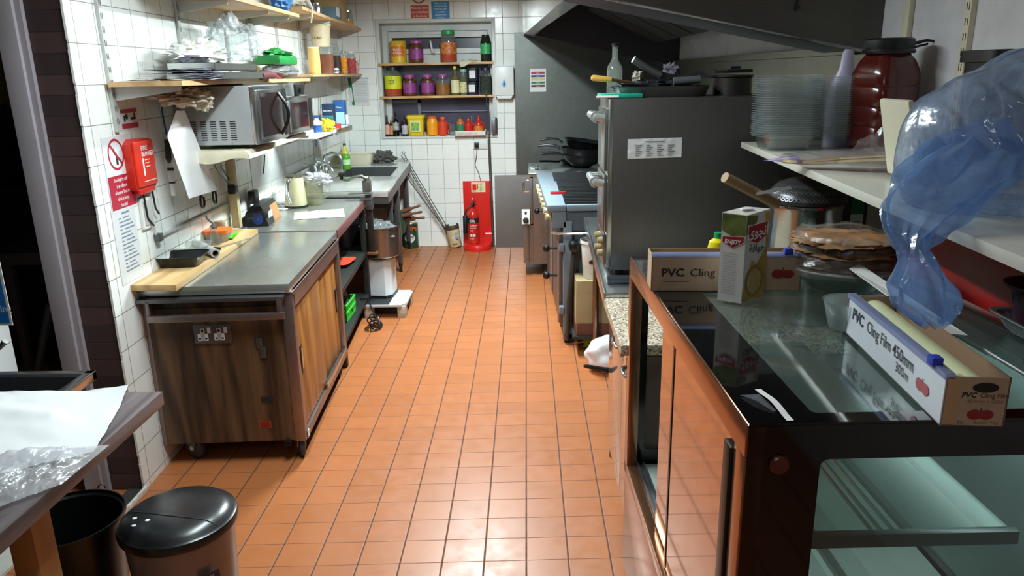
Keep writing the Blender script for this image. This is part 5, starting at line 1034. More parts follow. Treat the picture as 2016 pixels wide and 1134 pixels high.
for zz_ in (z0+.05, z0+.10): g.box(x0-.002, x1+.002, y0-.002, y0+.004, zz_, zz_+.012).box(x0-.002, x1+.002, y1-.004, y1+.002, zz_, zz_+.012).box(x0-.002, x0+.004, y0, y1, zz_, zz_+.012).box(x1-.004, x1+.002, y0, y1, zz_, zz_+.012)
part('basket', g, mat('crate_green', '3fd33e', .4), t)
one('crate_oddments', G().blob((Gc.x, Gc.y, .225), (.07, .11, .06), .4, 3, 3, 30, 20, ridg=.6), mat('dark_mixed', '2c2a28', .5, var=.9, vs=30), 'dark tangle of tools heaped in the green basket', 'tools')
one('wooden_mallet', G().tube([(Gc.x-.02, Gc.y-.05, .285), (Gc.x+.04, Gc.y+.05, .30)], .024, 14), mat('brown_stick', '7a5238', .5), 'brown wooden roller on top of the green basket', 'roller')

# ================================================================== RIGHT SIDE
m_sso = steel('oven_steel', '6e6c6a', .40, (14, 1, 1), .25, 3, metal=.85)
m_plate = steel('smeared_plate', '70736f', .38, (1, 1, 1), .6, 2.2, metal=.8)
m_leg = steel('tube_leg', '8c7d70', .28, (1, 1, 8), .3, 5)
m_blue = mat('blue_grey_enamel', '75828c', .35, var=.05); m_blued = mat('blue_grey_panel', '56636d', .4, var=.08)
# back wall plate, colour chart, leaning panel
one('steel_wall_panel', G().box(-.09, XR-.03, YB-.005, YB-.001, .70, 2.06), m_plate, 'large smeared stainless panel on the back wall behind the range', 'wall panel')
a = onY(1043.5, 181, YB-.008); F_ = FB((a.x, YB-.006, a.z)); g = G().fbox(F_, 0, .155, 0, .215, 0, .001)
for k, c in enumerate(((1, .165), (2, .135), (3, .105), (4, .075), (5, .045))): g.rect(F_, .012, .143, c[1], c[1]+.02, .0015, c[0]); g.text(F_, 'Raw Meat Cooked Salad Dairy'.split()[k], .0775, c[1]+.003, .016, 0, .0, 'CENTER', .002)
one('colour_chart', g, [m_stick, mat('ch_red', 'b03050', .5), mat('ch_blue', '2a4a90', .5), mat('ch_yel', 'd8c93a', .5), mat('ch_green', '2f7a50', .5), mat('ch_brown', '5a4038', .5)], 'small colour-coded chopping board chart on the steel back panel', 'poster')
one('steel_sheet', G().hexa([(-.305, 7.40, 0), (.16, 7.40, 0), (.16, 7.41, 0), (-.305, 7.41, 0), (-.305, 7.485, .715), (.16, 7.485, .715), (.16, 7.495, .715), (-.305, 7.495, .715)]), steel('brownish_sheet', '8d8784', .35, (1, 1, 12), .3, 4), 'stainless sheet leaning against the back wall right of the fire point', 'sheet')
one('wall_cladding', G().box(XR-.02, XR-.001, 3.12, YB-.01, .88, 1.74).box(XR-.05, XR-.001, 3.3, YB-.01, 1.742, 1.775), steel('cladding', 'b4b3a4', .3, (1, 1, 1), .35, 3), 'stainless cladding with a ledge on the right wall behind the cooking line', 'wall panel')
# extraction hood
HD = thing('extraction_hood', 'huge stainless extraction hood over the range and ovens', 'hood', (.7, 5.2, 1.7))
xf = lambda y: .205-(y-3.10)*.0485; zf = lambda x: 1.99-.205*(x-.2)
m_hd = steel('hood_steel', '5f5d59', .36, (1, 1, 6), .3, 1.5, metal=.85); m_hdi = steel('hood_inner', '4c4a50', .45, (1, 1, 6), .3, 2, metal=.7)
def hq(g, x0, y0, x1, y1, z1=None, t=.004, m=0):
    d = Vector((x1-x0, y1-y0, 0)).normalized(); n = Vector((-d.y, d.x, 0))*t
    A = Vector((x0, y0, zf(x0))); B = Vector((x1, y1, zf(x1))); 
    if z1 is None: return g
    At = Vector((x0, y0, z1)); Bt = Vector((x1, y1, z1)); return g.hexa([A, B, B+n, A+n, At, Bt, Bt+n, At+n], m)
part('near_panel', hq(G(), xf(3.1), 3.10, XR-.002, 3.10, CEIL-.003), m_hd, HD)
part('front_panel', hq(G(), xf(7.45), 7.45, xf(3.1), 3.10, CEIL-.003), steel('bright_hood_front', 'e0e3e1', .07, (1, 1, 3), .15, 3), HD, 'bright polished front face')
part('far_panel', hq(G(), XR-.002, 7.45, xf(7.45), 7.45, CEIL-.003), m_hd, HD)
def uq(g, pts, dz=0.0, m=0): # underside plate following the sloping rim
    lo = [Vector((x, y, zf(x)+dz)) for x, y in pts]; hi = [p+Vector((0, 0, .006)) for p in lo]; return g.hexa(lo+hi, m)
g = uq(G(), [(xf(3.1), 3.104), (XR-.003, 3.104), (XR-.003, 3.55), (xf(3.55)+.004, 3.55)]); part('near_rim', g, m_hdi, HD)
g = uq(G(), [(xf(7.1)+.004, 7.10), (XR-.003, 7.10), (XR-.003, 7.44), (xf(7.44)+.004, 7.44)]); part('far_rim', g, m_hdi, HD)
g = uq(G(), [(xf(3.55)+.004, 3.55), (xf(3.55)+.07, 3.55), (xf(7.1)+.07, 7.1), (xf(7.1)+.004, 7.1)]); part('front_rim', g, m_ssl, HD)
def slope_wall(g, x0, x1, y, z1=2.28): return g.hexa([(x0, y, zf(x0)+.007), (x1, y, zf(x1)+.007), (x1, y+.005, zf(x1)+.007), (x0, y+.005, zf(x0)+.007), (x0, y, z1), (x1, y, z1), (x1, y+.005, z1), (x0, y+.005, z1)])
g = slope_wall(slope_wall(G(), xf(3.56)+.075, XR-.004, 3.552), xf(7.09)+.075, XR-.004, 7.09).box(.1, XR-.004, 3.56, 7.09, 2.28, 2.284).hexa([(xf(3.56)+.07, 3.56, 2.0), (xf(3.56)+.074, 3.56, 2.0), (xf(7.09)+.074, 7.09, 2.0), (xf(7.09)+.07, 7.09, 2.0), (xf(3.56)+.07, 3.56, 2.28), (xf(3.56)+.074, 3.56, 2.28), (xf(7.09)+.074, 7.09, 2.28), (xf(7.09)+.07, 7.09, 2.28)])
part('inner_lining', g, m_hdi, HD)
g = G()
for k in range(6): y = 3.8+k*.52; g.hexa([(.55, y, 2.2), (1.15, y, 1.92), (1.15, y+.48, 1.92), (.55, y+.48, 2.2), (.55, y, 2.23), (1.15, y, 1.95), (1.15, y+.48, 1.95), (.55, y+.48, 2.23)])
part('baffle_filters', g, m_hd, HD)
g = G().tube([(xf(3.1)+.01, 3.097, 1.985), (XR-.01, 3.097, zf(XR)-.004)], .006, 6); part('edge_bead', g, m_ssl, HD)
b = onY(1570, 10, 3.09); one('hood_hook', G().tube([b+Vector((0, 0, .05)), b, b+Vector((.01, 0, -.012))], .005, 7).lathe(b+Vector((0, -.0, -.012)), [(.003, -.01), (.008, 0), (.003, .01)], 8), m_blk, 'small black knob dangling on the near face of the hood', 'hook')
# right wall fittings
g = G().box(XR-.018, XR-.001, 2.47, 2.505, 1.42, CEIL-.002); t = one('shelf_upright', g, [m_cream], 'cream slotted shelf upright on the right wall above the blue bag', 'upright')
F_ = Fr((XR-.0185, 2.487, 0), (0, -1, 0), ZU); g = G()
for k in range(22):
    for dx in (-.008, .005): g.rect(F_, dx, dx+.003, 1.45+.045*k, 1.45+.045*k+.022, .0006)
part('slots', g, m_blkm, t)
one('wall_batten', G().box(XR-.02, XR-.001, 2.86, 2.91, 1.42, CEIL-.002, b=.003), m_cream, 'plain cream batten on the right wall beside the hood', 'batten')
# --- six burner range
RG = thing('gas_range', 'blue-grey gas range with black pan supports and brass-coloured knobs', 'range', (.6, 5.4, 0))
rx = lambda y: .14-(y-4.59)*.030
def rb(g, y0, y1, o0, x1, z0, z1, m=0, b=0): return g.hexa([(rx(y0)+o0, y0, z0), (x1, y0, z0), (x1, y1, z0), (rx(y1)+o0, y1, z0), (rx(y0)+o0, y0, z1), (x1, y0, z1), (x1, y1, z1), (rx(y1)+o0, y1, z1)], m, b)
part('carcase', rb(G(), 4.64, 6.16, .115, 1.02, .06, .74), m_blued, RG)
part('side_panel', rb(G(), 4.61, 4.64, .10, 1.02, .74, .86, b=.004), m_blued, RG)
part('side_frame', rb(G(), 4.60, 4.64, .10, rx(4.6)+.155, .03, .80, b=.003), m_blue, RG)
g = rb(G(), 4.59, 6.18, 0, rx(4.6)+.118, .865, .905, b=.008); part('hob_front_rim', g, m_blue, RG)
g = rb(G(), 4.59, 4.63, .12, 1.02, .865, .905, b=.006).box(.25, 1.02, 6.14, 6.18, .865, .905, b=.006).box(.98, 1.02, 4.63, 6.14, .865, .905, b=.004); part('hob_side_rim', g, m_blue, RG)
part('burner_tray', rb(G(), 4.63, 6.14, .12, .98, .855, .868), m_blkm, RG)
m_iron = mat('cast_iron_black', '1b1c1e', .45, bump=.3)
for k in range(3):
    y0 = 4.64+k*.50
    for j in range(2):
        x0 = .25-.03*k*.5+j*.365; g = G()
        for q in range(8): g.box(x0, x0+.355, y0+.012+q*.062, y0+.022+q*.062, .892, .915, b=.002)
        for q in (0, .172, .345): g.box(x0+q, x0+q+.010, y0+.01, y0+.47, .885, .90, b=.002)
        cx, cy = x0+.177, y0+.24
        s_ = part('pan_support', g, m_iron, RG)
        b_ = part('burner', G().lathe((cx, cy, .868), [(.05, 0), (.05, .012), (.03, .02), (1e-6, .02)], 20), m_ssd, RG)
g = G(); rb(g, 4.60, 6.17, .035, rx(4.6)+.12, .76, .865, b=.004); part('control_panel', g, m_blue, RG)
for k in range(7):
    y = 4.70+k*.215; c = Vector((rx(y)+.034, y, .815)); R = Matrix.Rotation(-PI/2, 3, 'Y')
    part('knob', G().lathe(c, [(.026, 0), (.026, .006), (.017, .010), (.016, .034), (1e-6, .036)], 16, R=R).obox(c+Vector((-.034, 0, 0)), (.02, .012, .045), b=.004), mat('cream_knob', 'bdb592', .4), RG)
for k, (y0, y1) in enumerate(((4.66, 5.38), (5.41, 6.13))):
    g = G().hexa([(rx(y0)+.085, y0, .09), (rx(y0)+.112, y0, .09), (rx(y1)+.112, y1, .09), (rx(y1)+.085, y1, .09), (rx(y0)+.085, y0, .745), (rx(y0)+.112, y0, .745), (rx(y1)+.112, y1, .745), (rx(y1)+.085, y1, .745)], b=.004)
    d = part('oven_door', g, m_sso, RG, 'brushed steel door')
    yy = (y0+.05) if k == 0 else y1-.05
    part('door_frame', G().tube([(rx(y0)+.078, y0+.015, .12), (rx(y0)+.078, y0+.015, .72)], .010, 8), mat('pinkish_trim', 'a78f86', .3, metal=.5), d)
    for z in (.60, .42) if k == 0 else (.60,):
        part('door_handle', G().tube([(rx(yy)+.09, yy+.03, z), (rx(yy)+.02, yy+.03, z)], .010, 8).lathe((rx(yy)+.02, yy+.03, z), [(.014, -.0), (.026, .012), (.026, .03), (.012, .042)], 14, R=Matrix.Rotation(-PI/2, 3, 'Y')), m_blk, d)
for z in (.66, .25): part('hinge', G().box(rx(4.6)+.075, rx(4.6)+.105, 4.585, 4.63, z-.05, z, b=.004), m_blue, RG)
part('tow_rail', G().tube([(rx(4.6)+.03, 4.575, .735), (rx(4.6)+.06, 4.55, .735), (.62, 4.55, .735), (.64, 4.60, .735)], .009, 8), m_chr, RG)
part('cap', G().lathe((.305, 4.585, .655), [(.035, -.0), (.036, .05), (.02, .06)], 18, R=Matrix.Rotation(PI/2, 3, 'X')), m_blk, RG)
part('gas_pipe', G().tube([(.30, 4.57, .60), (.295, 4.565, .52), (.285, 4.56, .42), (.272, 4.565, .30), (.268, 4.565, .10), (.262, 4.58, .03)], .014, 10), mat('dark_hose2', '3b3835', .45), RG)
part('valve', G().tube([(.33, 4.565, .675), (.40, 4.565, .68)], .012, 10).tube([(.365, 4.565, .64), (.365, 4.565, .70)], .009, 8), m_chr, RG)
for q in ((rx(4.6)+.11, rx(4.6)+.16, 4.60, 4.66), (rx(4.6)+.16, .9, 4.9, 4.94), (.2, .25, 6.08, 6.13)): part('foot', G().box(*q, 0, .06), m_blkm, RG)
a = onZ(1076, 377, .912); one('red_lighter', G().obox((.225, 5.03, .914), (.105, .022, .018), rz(.05), b=.005), mat('lighter_red', 'c3262c', .3), 'red gas lighter lying across the front rim of the range', 'lighter')
# --- fryer / solid top beyond
FY = thing('solid_top_unit', 'stainless solid top cooker at the far end of the cooking line', 'cooker', (.5, 6.6, 0))
m_fy = steel('warm_steel', '8f8984', .38, (1, 1, 12), .45, 5)
part('cabinet_body', G().box(.065, .98, 6.27, 6.98, .11, .86, b=.004), m_fy, FY)
part('top', G().box(.03, .98, 6.26, 6.99, .86, .89, b=.004), m_ssl, FY)
part('plinth', G().box(.16, .9, 6.32, 6.95, 0, .11), m_blkm, FY)
part('door', G().box(.04, .065, 6.27, 6.97, .46, .85, b=.003), m_fy, FY)
part('lower_door', G().box(-.02, .03, 6.255, 6.97, .12, .46, b=.004).box(.03, .065, 6.27, 6.97, .13, .45), m_fy, FY)
part('handle', G().tube([(.035, 6.33, .82), (-.005, 6.33, .82), (-.012, 6.33, .80), (-.012, 6.33, .74), (-.005, 6.33, .725), (.035, 6.33, .725)], .008, 8), m_chr, FY)
F_ = FB((-.018, 6.252, .465)); cp = part('control_plate', G().fbox(F_, -.012, .055, 0, .125, 0, .02, b=.003), m_wh, FY)
part('knob', G().lathe((.003, 6.232, .50), [(.024, 0), (.024, .01), (.014, .014), (.014, .03)], 16, R=Matrix.Rotation(PI/2, 3, 'X')).fbox(F_, .012, .03, .085, .105, .02, .022), m_ink, cp)
one('griddle_scraper', G().obox((.14, 6.5, .905), (.18, .03, .012), rz(.1), b=.003).obox((.12, 6.62, .899), (.16, .07, .010), rz(.05), b=.003).lathe((.10, 6.55, .893), [(.018, 0), (.018, .025), (1e-6, .028)], 12), m_ssl, 'steel scraper and latch fitting on the front corner of the solid top cooker', 'scraper')
# woks
m_wok = mat('black_wok', '101113', .22, var=.3)
for k, (cx, cy, z0, r, ang, hz) in enumerate(((.52, 6.62, .892, .185, 3.25, .02), (.50, 6.58, .945, .19, 3.0, .03), (.53, 6.62, 1.0, .20, 3.2, .03))):
    t = thing('wok', ('black wok with long handle, lowest of the pile on the solid top', 'black wok with long handle, middle of the pile on the solid top', 'black wok with long handle, topmost of the pile on the solid top')[k], 'wok', (cx, cy, z0), 0, 'woks piled on the solid top')
    tl = Matrix.Rotation(.10*(k-1)+.05, 3, 'Y')
    part('pan', G().shell((cx, cy, z0), [(r*.3, 0), (r*.62, .025), (r*.88, .07), (r, .115), (r*1.03, .118)], 40, t=.004, R=tl), m_wok, t)
    d = Vector((math.cos(ang), math.sin(ang), 0)); p = Vector((cx, cy, z0+.105))
    part('handle', G().tube([p+d*r, p+d*(r+.05)+Vector((0, 0, hz)), p+d*(r+.13)+Vector((0, 0, hz*1.2)), p+d*(r+.20)+Vector((0, 0, hz*.8))], [.010, .012, .014, .010], 10), m_blk, t)
one('frying_pan', G().shell((.45, 6.85, .892), [(.12, 0), (.145, .03), (.15, .032)], 32, t=.003).tube([(.31, 6.80, .92), (.20, 6.72, .935), (.13, 6.68, .94)], .009, 8), m_wok, 'dark frying pan behind the pile of woks', 'frying pan')
# --- steel table carrying the oven
TB = thing('oven_table', 'stainless steel table carrying the tall oven beside the range', 'table', (.8, 3.7, 0))
part('tabletop', G().hexa([(.322, 2.87, .825), (XR-.03, 2.87, .825), (XR-.03, 4.51, .825), (.362, 4.51, .825), (.322, 2.87, .842), (XR-.03, 2.87, .842), (XR-.03, 4.51, .842), (.362, 4.51, .842)], b=.002).box(.322, XR-.03, 2.868, 2.88, .79, .842, b=.003), m_ssl, TB)
part('edge', G().hexa([(.318, 2.87, .79), (.330, 2.87, .79), (.372, 4.51, .79), (.360, 4.51, .79), (.318, 2.87, .846), (.330, 2.87, .846), (.372, 4.51, .846), (.360, 4.51, .846)], b=.002), m_ssl, TB)
part('undershelf', G().box(.29, XR-.05, 4.37, 4.59, .105, .1255), m_shf, TB)
for x, y in ((.425, 4.36), (.40, 3.10), (XR-.08, 4.40), (XR-.08, 3.0)):
    l = part('leg', G().lathe((x, y, .05), [(.019, 0), (.019, .775)], 18), m_leg, TB); part('foot', G().lathe((x, y, 0), [(.022, 0), (.022, .03), (.014, .035), (.014, .052)], 14), m_leg, l)
# --- oven
OV = thing('deck_oven', 'tall stainless deck oven with grey side and three front doors', 'oven', (.77, 3.8, .85))
ox = .352; OX1 = 1.22; OY0, OY1 = 3.13, 3.50; OZ0, OZ1 = .872, 1.585
part('casing', G().box(ox+.02, OX1, OY0, OY1, OZ0, OZ1, b=.003), m_sso, OV)
part('front_frame', G().box(ox, ox+.02, OY0+.002, OY1-.002, OZ0+.01, OZ1-.001, b=.002), m_ssl, OV)
m_drs = steel('oven_door_steel', 'a8aaa8', .22, (1, 1, 5), .35, 8)
for k, (z0, z1) in enumerate(((1.29, 1.545), (1.03, 1.275), (.885, 1.02))):
    d = part('oven_door', G().box(ox-.012, ox, OY0+.03, OY1-.05, z0, z1, b=.004), m_drs, OV)
    if k < 2:
        part('door_handle', G().tube([(ox-.01, OY0+.06, z1-.04), (ox-.045, OY0+.06, z1-.035), (ox-.05, OY0+.085, z1-.035), (ox-.05, OY1-.07, z1-.035), (ox-.01, OY1-.05, z1-.04)], .016, 12).lathe((ox-.045, OY0+.075, z1-.035), [(.024, -.012), (.024, .012)], 16, R=Matrix.Rotation(PI/2, 3, 'X')), mat('pale_handle', 'b9bcb8', .25, metal=.5), d)
for k, (dy, dz) in enumerate(((.08, .985), (.08, .93), (.20, .985), (.2, .93))): part('control_knob', G().lathe((ox-.012, OY0+dy, dz), [(.016, 0), (.013, .02), (1e-6, .022)], 14, R=Matrix.Rotation(-PI/2, 3, 'Y')), mat('knob_tan', 'a08a5a', .4), OV)
for x in (ox+.06, OX1-.06):
    for y in (OY0+.06, OY1-.06): part('foot', G().lathe((x, y, .843), [(.02, 0), (.02, .03)], 12), m_blk, OV)
a = onY(1235, 313, OY0-.001); F_ = FB((a.x, OY0-.0005, a.z)); wN = onY(1341, 313, OY0).x-a.x; hN = onY(1235, 274, OY0).z-a.z
g = G().sheet(None, .2, .08, .003, 60, 4, 26, 12, fn=lambda i, j, h: F_.p(i*wN, j*hN+.004*i, .001+abs(h)))
t = one('cooking_note', g, m_paper, 'wrinkled white printed table of temperatures stuck on the oven side', 'notice')
g = G(); 
for c in range(4):
    for r_ in range(6): g.rect(F_, wN*(.14+.2*c), wN*(.14+.2*c)+.016+.006*((c+r_) % 3), hN*(.16+.10*r_), hN*(.16+.10*r_)+.003, .0045)
g.rect(F_, wN*.32, wN*.68, hN*.85, hN*.88, .0045); part('print', g, mat('grey_type', '6b6b68', .6), t)
g = G(); part_b = None
a = onZ(1193, 553, .86); one('steel_tube_roll', G().tube([(.345, 3.02, .861), (.62, 3.02, .861)], .017, 16), steel('blue_steel', '8fa0b5', .15, (1, 1, 1), .1), 'shiny bluish metal tube lying at the front of the oven table', 'tube')
# --- things on top of the oven
ZO = OZ1+.0008
t = thing('roasting_tray', 'shallow steel roasting tray heaped with tools on top of the oven', 'tray', (.55, 3.3, ZO))
tx0, tx1 = onY(1216, 185, 3.22).x, onY(1402, 180, 3.22).x; tc = Vector(((tx0+tx1)/2, 3.33, ZO)); hw = (tx1-tx0)/2
part('tray_body', G().shell(tc, [(hw*.9, 0), (hw*.93, .004), (hw, .042), (hw*1.02, .043)], 40, t=.003, sq=8, sy=.5, sx=1.0), m_sso, t)
t = thing('spatula', 'spatula with yellow wooden handle sticking out over the left edge of the oven', 'spatula', onY(1200, 155, 3.3))
p0, p1, p2 = onY(1164, 153, 3.26), onY(1203, 157, 3.27), onY(1243, 162, 3.30)
part('grip', G().tube([p0, p0.lerp(p1, .1), p1], [.008, .013, .012], 12), mat('yellow_grip', 'dba94e', .4), t); part('shaft', G().tube([p1, p2], [.007, .005], 8), mat('brown_wood', '6e4830', .5), t)
b = onY(1180, 184, 3.25); one('chopping_board', G().box(b.x, b.x+.17, 3.17, 3.35, ZO, ZO+.016, b=.004), mat('teal_green', '25a58c', .4), 'teal green plastic board under the spatula on the oven top', 'board')
one('white_strip', G().tube([(b.x-.02, 3.16, ZO+.006), (b.x+.07, 3.155, ZO+.006)], .005, 8), m_stick, 'thin white rod at the front edge of the oven top', 'rod')
b = onY(1206, 176, 3.52); b.z = ZO; h = onY(1206, 86, 3.52).z-b.z; bottle('glass_bottle', 'tall clear empty glass bottle standing on the oven top', b+Vector((.0, -.09, 0)), .068, h, film('bottle_clear', 'c8d0ca', .22, .04, 1.0), m_blk, None, sh=.50, nr=.36, caph=.06)
p = [onY(1247, 117, 3.32), onY(1275, 135, 3.33), onY(1300, 148, 3.34)]; one('steel_pipe_handle', G().tube(p, [.015, .015, .016], 14).tube([p[0], p[0]-(p[1]-p[0])*.02], .011, 12), mat('grey_pipe', '6b6f6d', .35, metal=.5), 'grey hollow handle pointing up out of the tool tray', 'handle')
g = G().hexa([onY(1285, 152, 3.34), onY(1375, 158, 3.34), onY(1375, 158, 3.36), onY(1285, 152, 3.36), onY(1290, 137, 3.34), onY(1330, 148, 3.34), onY(1330, 148, 3.36), onY(1290, 137, 3.36)]); one('dark_spatula', g, mat('dark_blade', '2b2c2e', .35, metal=.3), 'broad dark blade lying across the tool tray', 'spatula')
g = G().hexa([onY(1345, 153, 3.30), onY(1405, 153, 3.30), onY(1405, 153, 3.42), onY(1345, 153, 3.42), onY(1372, 138, 3.30), onY(1376, 138, 3.30), onY(1376, 138, 3.42), onY(1372, 138, 3.42)]); one('folded_sheet', g, m_hdi, 'dark folded metal sheet peaking up at the right of the tool tray', 'sheet')
one('grey_cylinder', G().tube([onY(1326, 160, 3.26), onY(1378, 156, 3.26)], .016, 14), mat('mid_grey', '5c5d60', .4), 'dull grey cylinder lying on the right of the tool tray', 'cylinder')
one('tool_heap', G().blob((tc.x-.02, 3.34, ZO+.035), (hw*.8, .07, .03), .3, 3, 5, 36, 20, ridg=.6), mat('dark_tools', '222328', .4, var=.6, vs=25), 'dark tangle of cloth and tools filling the roasting tray', 'tools')
b = onY(1322, 138, 3.40); one('lilac_cloth', G().blob(b, (.035, .03, .028), .3, 3, 6, 22, 14, ridg=.5), mat('lilac_rag', '77727f', .8), 'crumpled lilac-grey cloth behind the tools on the oven', 'cloth')
b = onY(1256, 152, 3.36); one('pale_shell', G().blob(b, (.022, .03, .022), .3, 3, 7, 22, 14, ridg=.5), mat('pale_plaster', 'a39c8f', .7), 'pale crumpled wrapper in the tool tray beside the hollow handle', 'wrapper')
b = onY(1440, 180, 3.35); b.z = ZO; w = onY(1478, 180, 3.35).x-onY(1402, 180, 3.35).x
t = thing('black_pot', 'squat black pot with square lid on the right of the oven top', 'pot', b)
part('pot_body', G().shell(b, [(w*.5, 0), (w*.5, .07), (w*.54, .075), (w*.54, .082)], 32, t=.004), mat('brown_black', '241c1a', .4), t)
part('lid', G().obox(b+Vector((-.0, 0, .098)), (.12, .12, .014), rz(.3), b=.004).obox(b+Vector((0, 0, .112)), (.045, .045, .012), rz(.3)), m_blk, t)
# --- under the oven table
c = Vector((.40, 4.45, .126)); cb = thing('cardboard_carton', 'buff cardboard carton under the oven table with a tub on top', 'box', c)
cx0, cx1 = onY(1134, 600, 4.40).x, .52
part('carton_body', G().box(cx0, cx1, 4.40, 4.595, .126, .47, b=.002), mat('buff_card', 'a9946c', .6, bump=.1), cb)
part('flap', G().box(cx0+.004, cx1-.004, 4.393, 4.399, .126, .20).box(cx0-.002, cx0, 4.40, 4.59, .126, .2), mat('red_brown_card', '6d3d2a', .6), cb)
part('tape', G().rect(FB((cx0, 4.3995, 0)), .03, .10, .40, .47, .001), mat('shiny_tape', 'b8a67c', .2), cb)
b = Vector((.432, 4.50, .4708)); t = thing('yoghurt_bucket', 'white plastic bucket with green band standing on the carton', 'bucket', b)
part('bucket_body', G().shell(b, [(.072, 0), (.075, .005), (.088, .215), (.094, .218), (.094, .235)], 36, t=.003), m_wh, t)
part('contents', G().lathe(b+Vector((0, 0, .205)), [(.084, 0), (1e-6, .004)], 30), mat('brown_contents', '4a382c', .8), t)
g = G().lathe(b, [(.0752, .02), (.0785, .085)], 36); g.f = g.f[:-2]; g.m = g.m[:-2]; part('green_band', g, mat('band_green', '1d7a44', .4), t)
F_ = FB(b+Vector((0, -.086, 0))); part('print', G().ell(F_, -.012, .165, .018, .014, .002, 0).ell(F_, -.03, .115, .018, .012, -.002, 1, rot=.4).ell(F_, -.012, .105, .012, .02, -.002, 1).text(F_, 'NATURAL', -.04, .045, .016, 2, .01, c=-.004), [m_signblue, mat('cow_brown', '4b2c22', .5), m_stick], t)
b = onZ(1190, 703, 0)+Vector((.0, .05, 0)); b = Vector((.45, 4.13, .0))
one('white_sack', G().blob(b+Vector((.02, -.0, .10)), (.115, .09, .105), .13, 1.6, 14, 36, 24, ridg=.10, flat=.002), mat('white_sack', 'e6e8ee', .5, var=.02), 'bulging white plastic bag on the floor beside the table leg', 'bag')
b = onZ(1160, 688, 0)+Vector((.02, .05, 0)); one('green_net', G().blob(b+Vector((.01, 0, .035)), (.06, .06, .04), .3, 3, 15, 30, 20, ridg=.7, flat=.001), mat('yellow_green_net', 'a8b83a', .7, var=.4, vs=40), 'yellow-green scourer net on the floor under the table', 'scourer')
p0, p1 = onY(1149, 720, 3.08), onY(1196, 729, 3.08); d = (p1-p0).normalized()
g = G().tube([p0, p0+d*.01, p0+d*.03, p0+d*.10], [.006, .009, .010, .012], 8).tube([p0+d*.10, p0+d*.22], .013, 10); t = one('pan_handle', g, m_blk, 'black pan handle poking out past the end of the base cabinet', 'pan handle')
# --- base cabinets with granite top
GC = thing('base_cabinet', 'glossy base cabinet with speckled granite-look worktop beside the display case', 'cabinet', (.6, 2.6, 0))
m_gran = NT('speckled_granite'); v_ = m_gran.n('ShaderNodeTexVoronoi'); v_.inputs['Scale'].default_value = 170; m_gran.l(m_gran.objc(), v_.inputs['Vector'])
m_gran.l(m_gran.ramp(v_.outputs['Color'], [(.15, hx('4e4238')), (.35, hx('9b8974')), (.6, hx('c9b9a0')), (.85, hx('ddd2bf'))]), m_gran.b.inputs['Base Color']); m_gran.b.inputs['Roughness'].default_value = .3; m_gran = m_gran.m
m_gls = mat('glossy_taupe', '8d766c', .12, var=.04, coat=.8); 
part('worktop', G().hexa([(.318, 2.32, .79), (XR-.002, 2.32, .79), (XR-.002, 2.862, .79), (.318, 2.862, .79), (.318, 2.32, .828), (XR-.002, 2.32, .828), (XR-.002, 2.862, .828), (.318, 2.862, .828)], b=.006), m_gran, GC)
part('cabinet_body', G().box(.375, XR-.004, 2.32, 3.0, .12, .788), mat('cab_carcase', '5e4c44', .5), GC)
part('plinth', G().box(.405, XR-.004, 2.34, 2.98, 0, .12), mat('plinth_brown', '5d473c', .3), GC)
for k, (y0, y1, z0, z1) in enumerate(((2.565, 3.0, .14, .785), (2.322, 2.56, .14, .785))):
    d = part('cabinet_door', G().box(.357, .375, y0, y1, z0, z1, b=.002), m_gls, GC)
    yy = y0+.05 if k == 0 else y1-.05
    ya, yb, zh = ((2.60, 2.74, .712), (2.34, 2.44, .705))[k]
    part('bow_handle', G().tube([(.358, ya, zh), (.340, ya+.012, zh), (.334, (ya+yb)/2, zh), (.340, yb-.012, zh), (.358, yb, zh)], .007, 10), m_chr, d)
    part('handle_recess', G().box(.3555, .3575, ya-.01, yb+.01, zh-.03, zh+.03), m_blk, d)

# ================================================================== DISPLAY CASE (local frame: y away from camera, x to the right)
CW, CL_, CH = .745, 1.172, 1.13
DC = thing('display_case', 'black framed glass display case with sliding mirrored doors beside the aisle', 'display case', (.379, 1.135, 0), .0316)
m_bg = mat('black_glass_edge', '08090a', .06, var=.1, coat=.4); m_bk = mat('case_black', '0a0a0b', .3)
m_bronze = steel('bronze_frame', 'a8785c', .16, (1, 12, 1), .12, 4, metal=.85)
m_mirror = steel('bronze_mirror_glass', 'b98f72', .05, (1, 1, 1), .03, 2, metal=.9)
m_case = film('case_glass', 'cfe0dc', .06, .03, 1.0); m_caset = film('case_top_glass', '9fb0ac', .20, .05, 1.0)
def Q(n, g, m, p=DC, lab=None): return part(n, g, m, p, lab, local=True)
Q('base', G().box(.012, CW-.01, .012, CL_-.012, .02, .40), m_bk); Q('plinth', G().box(.03, CW-.03, .03, CL_-.03, 0, .02), m_bk)
Q('lower_panel', G().box(-.002, .012, .0, CL_, .02, .385, b=.002), m_bronze)
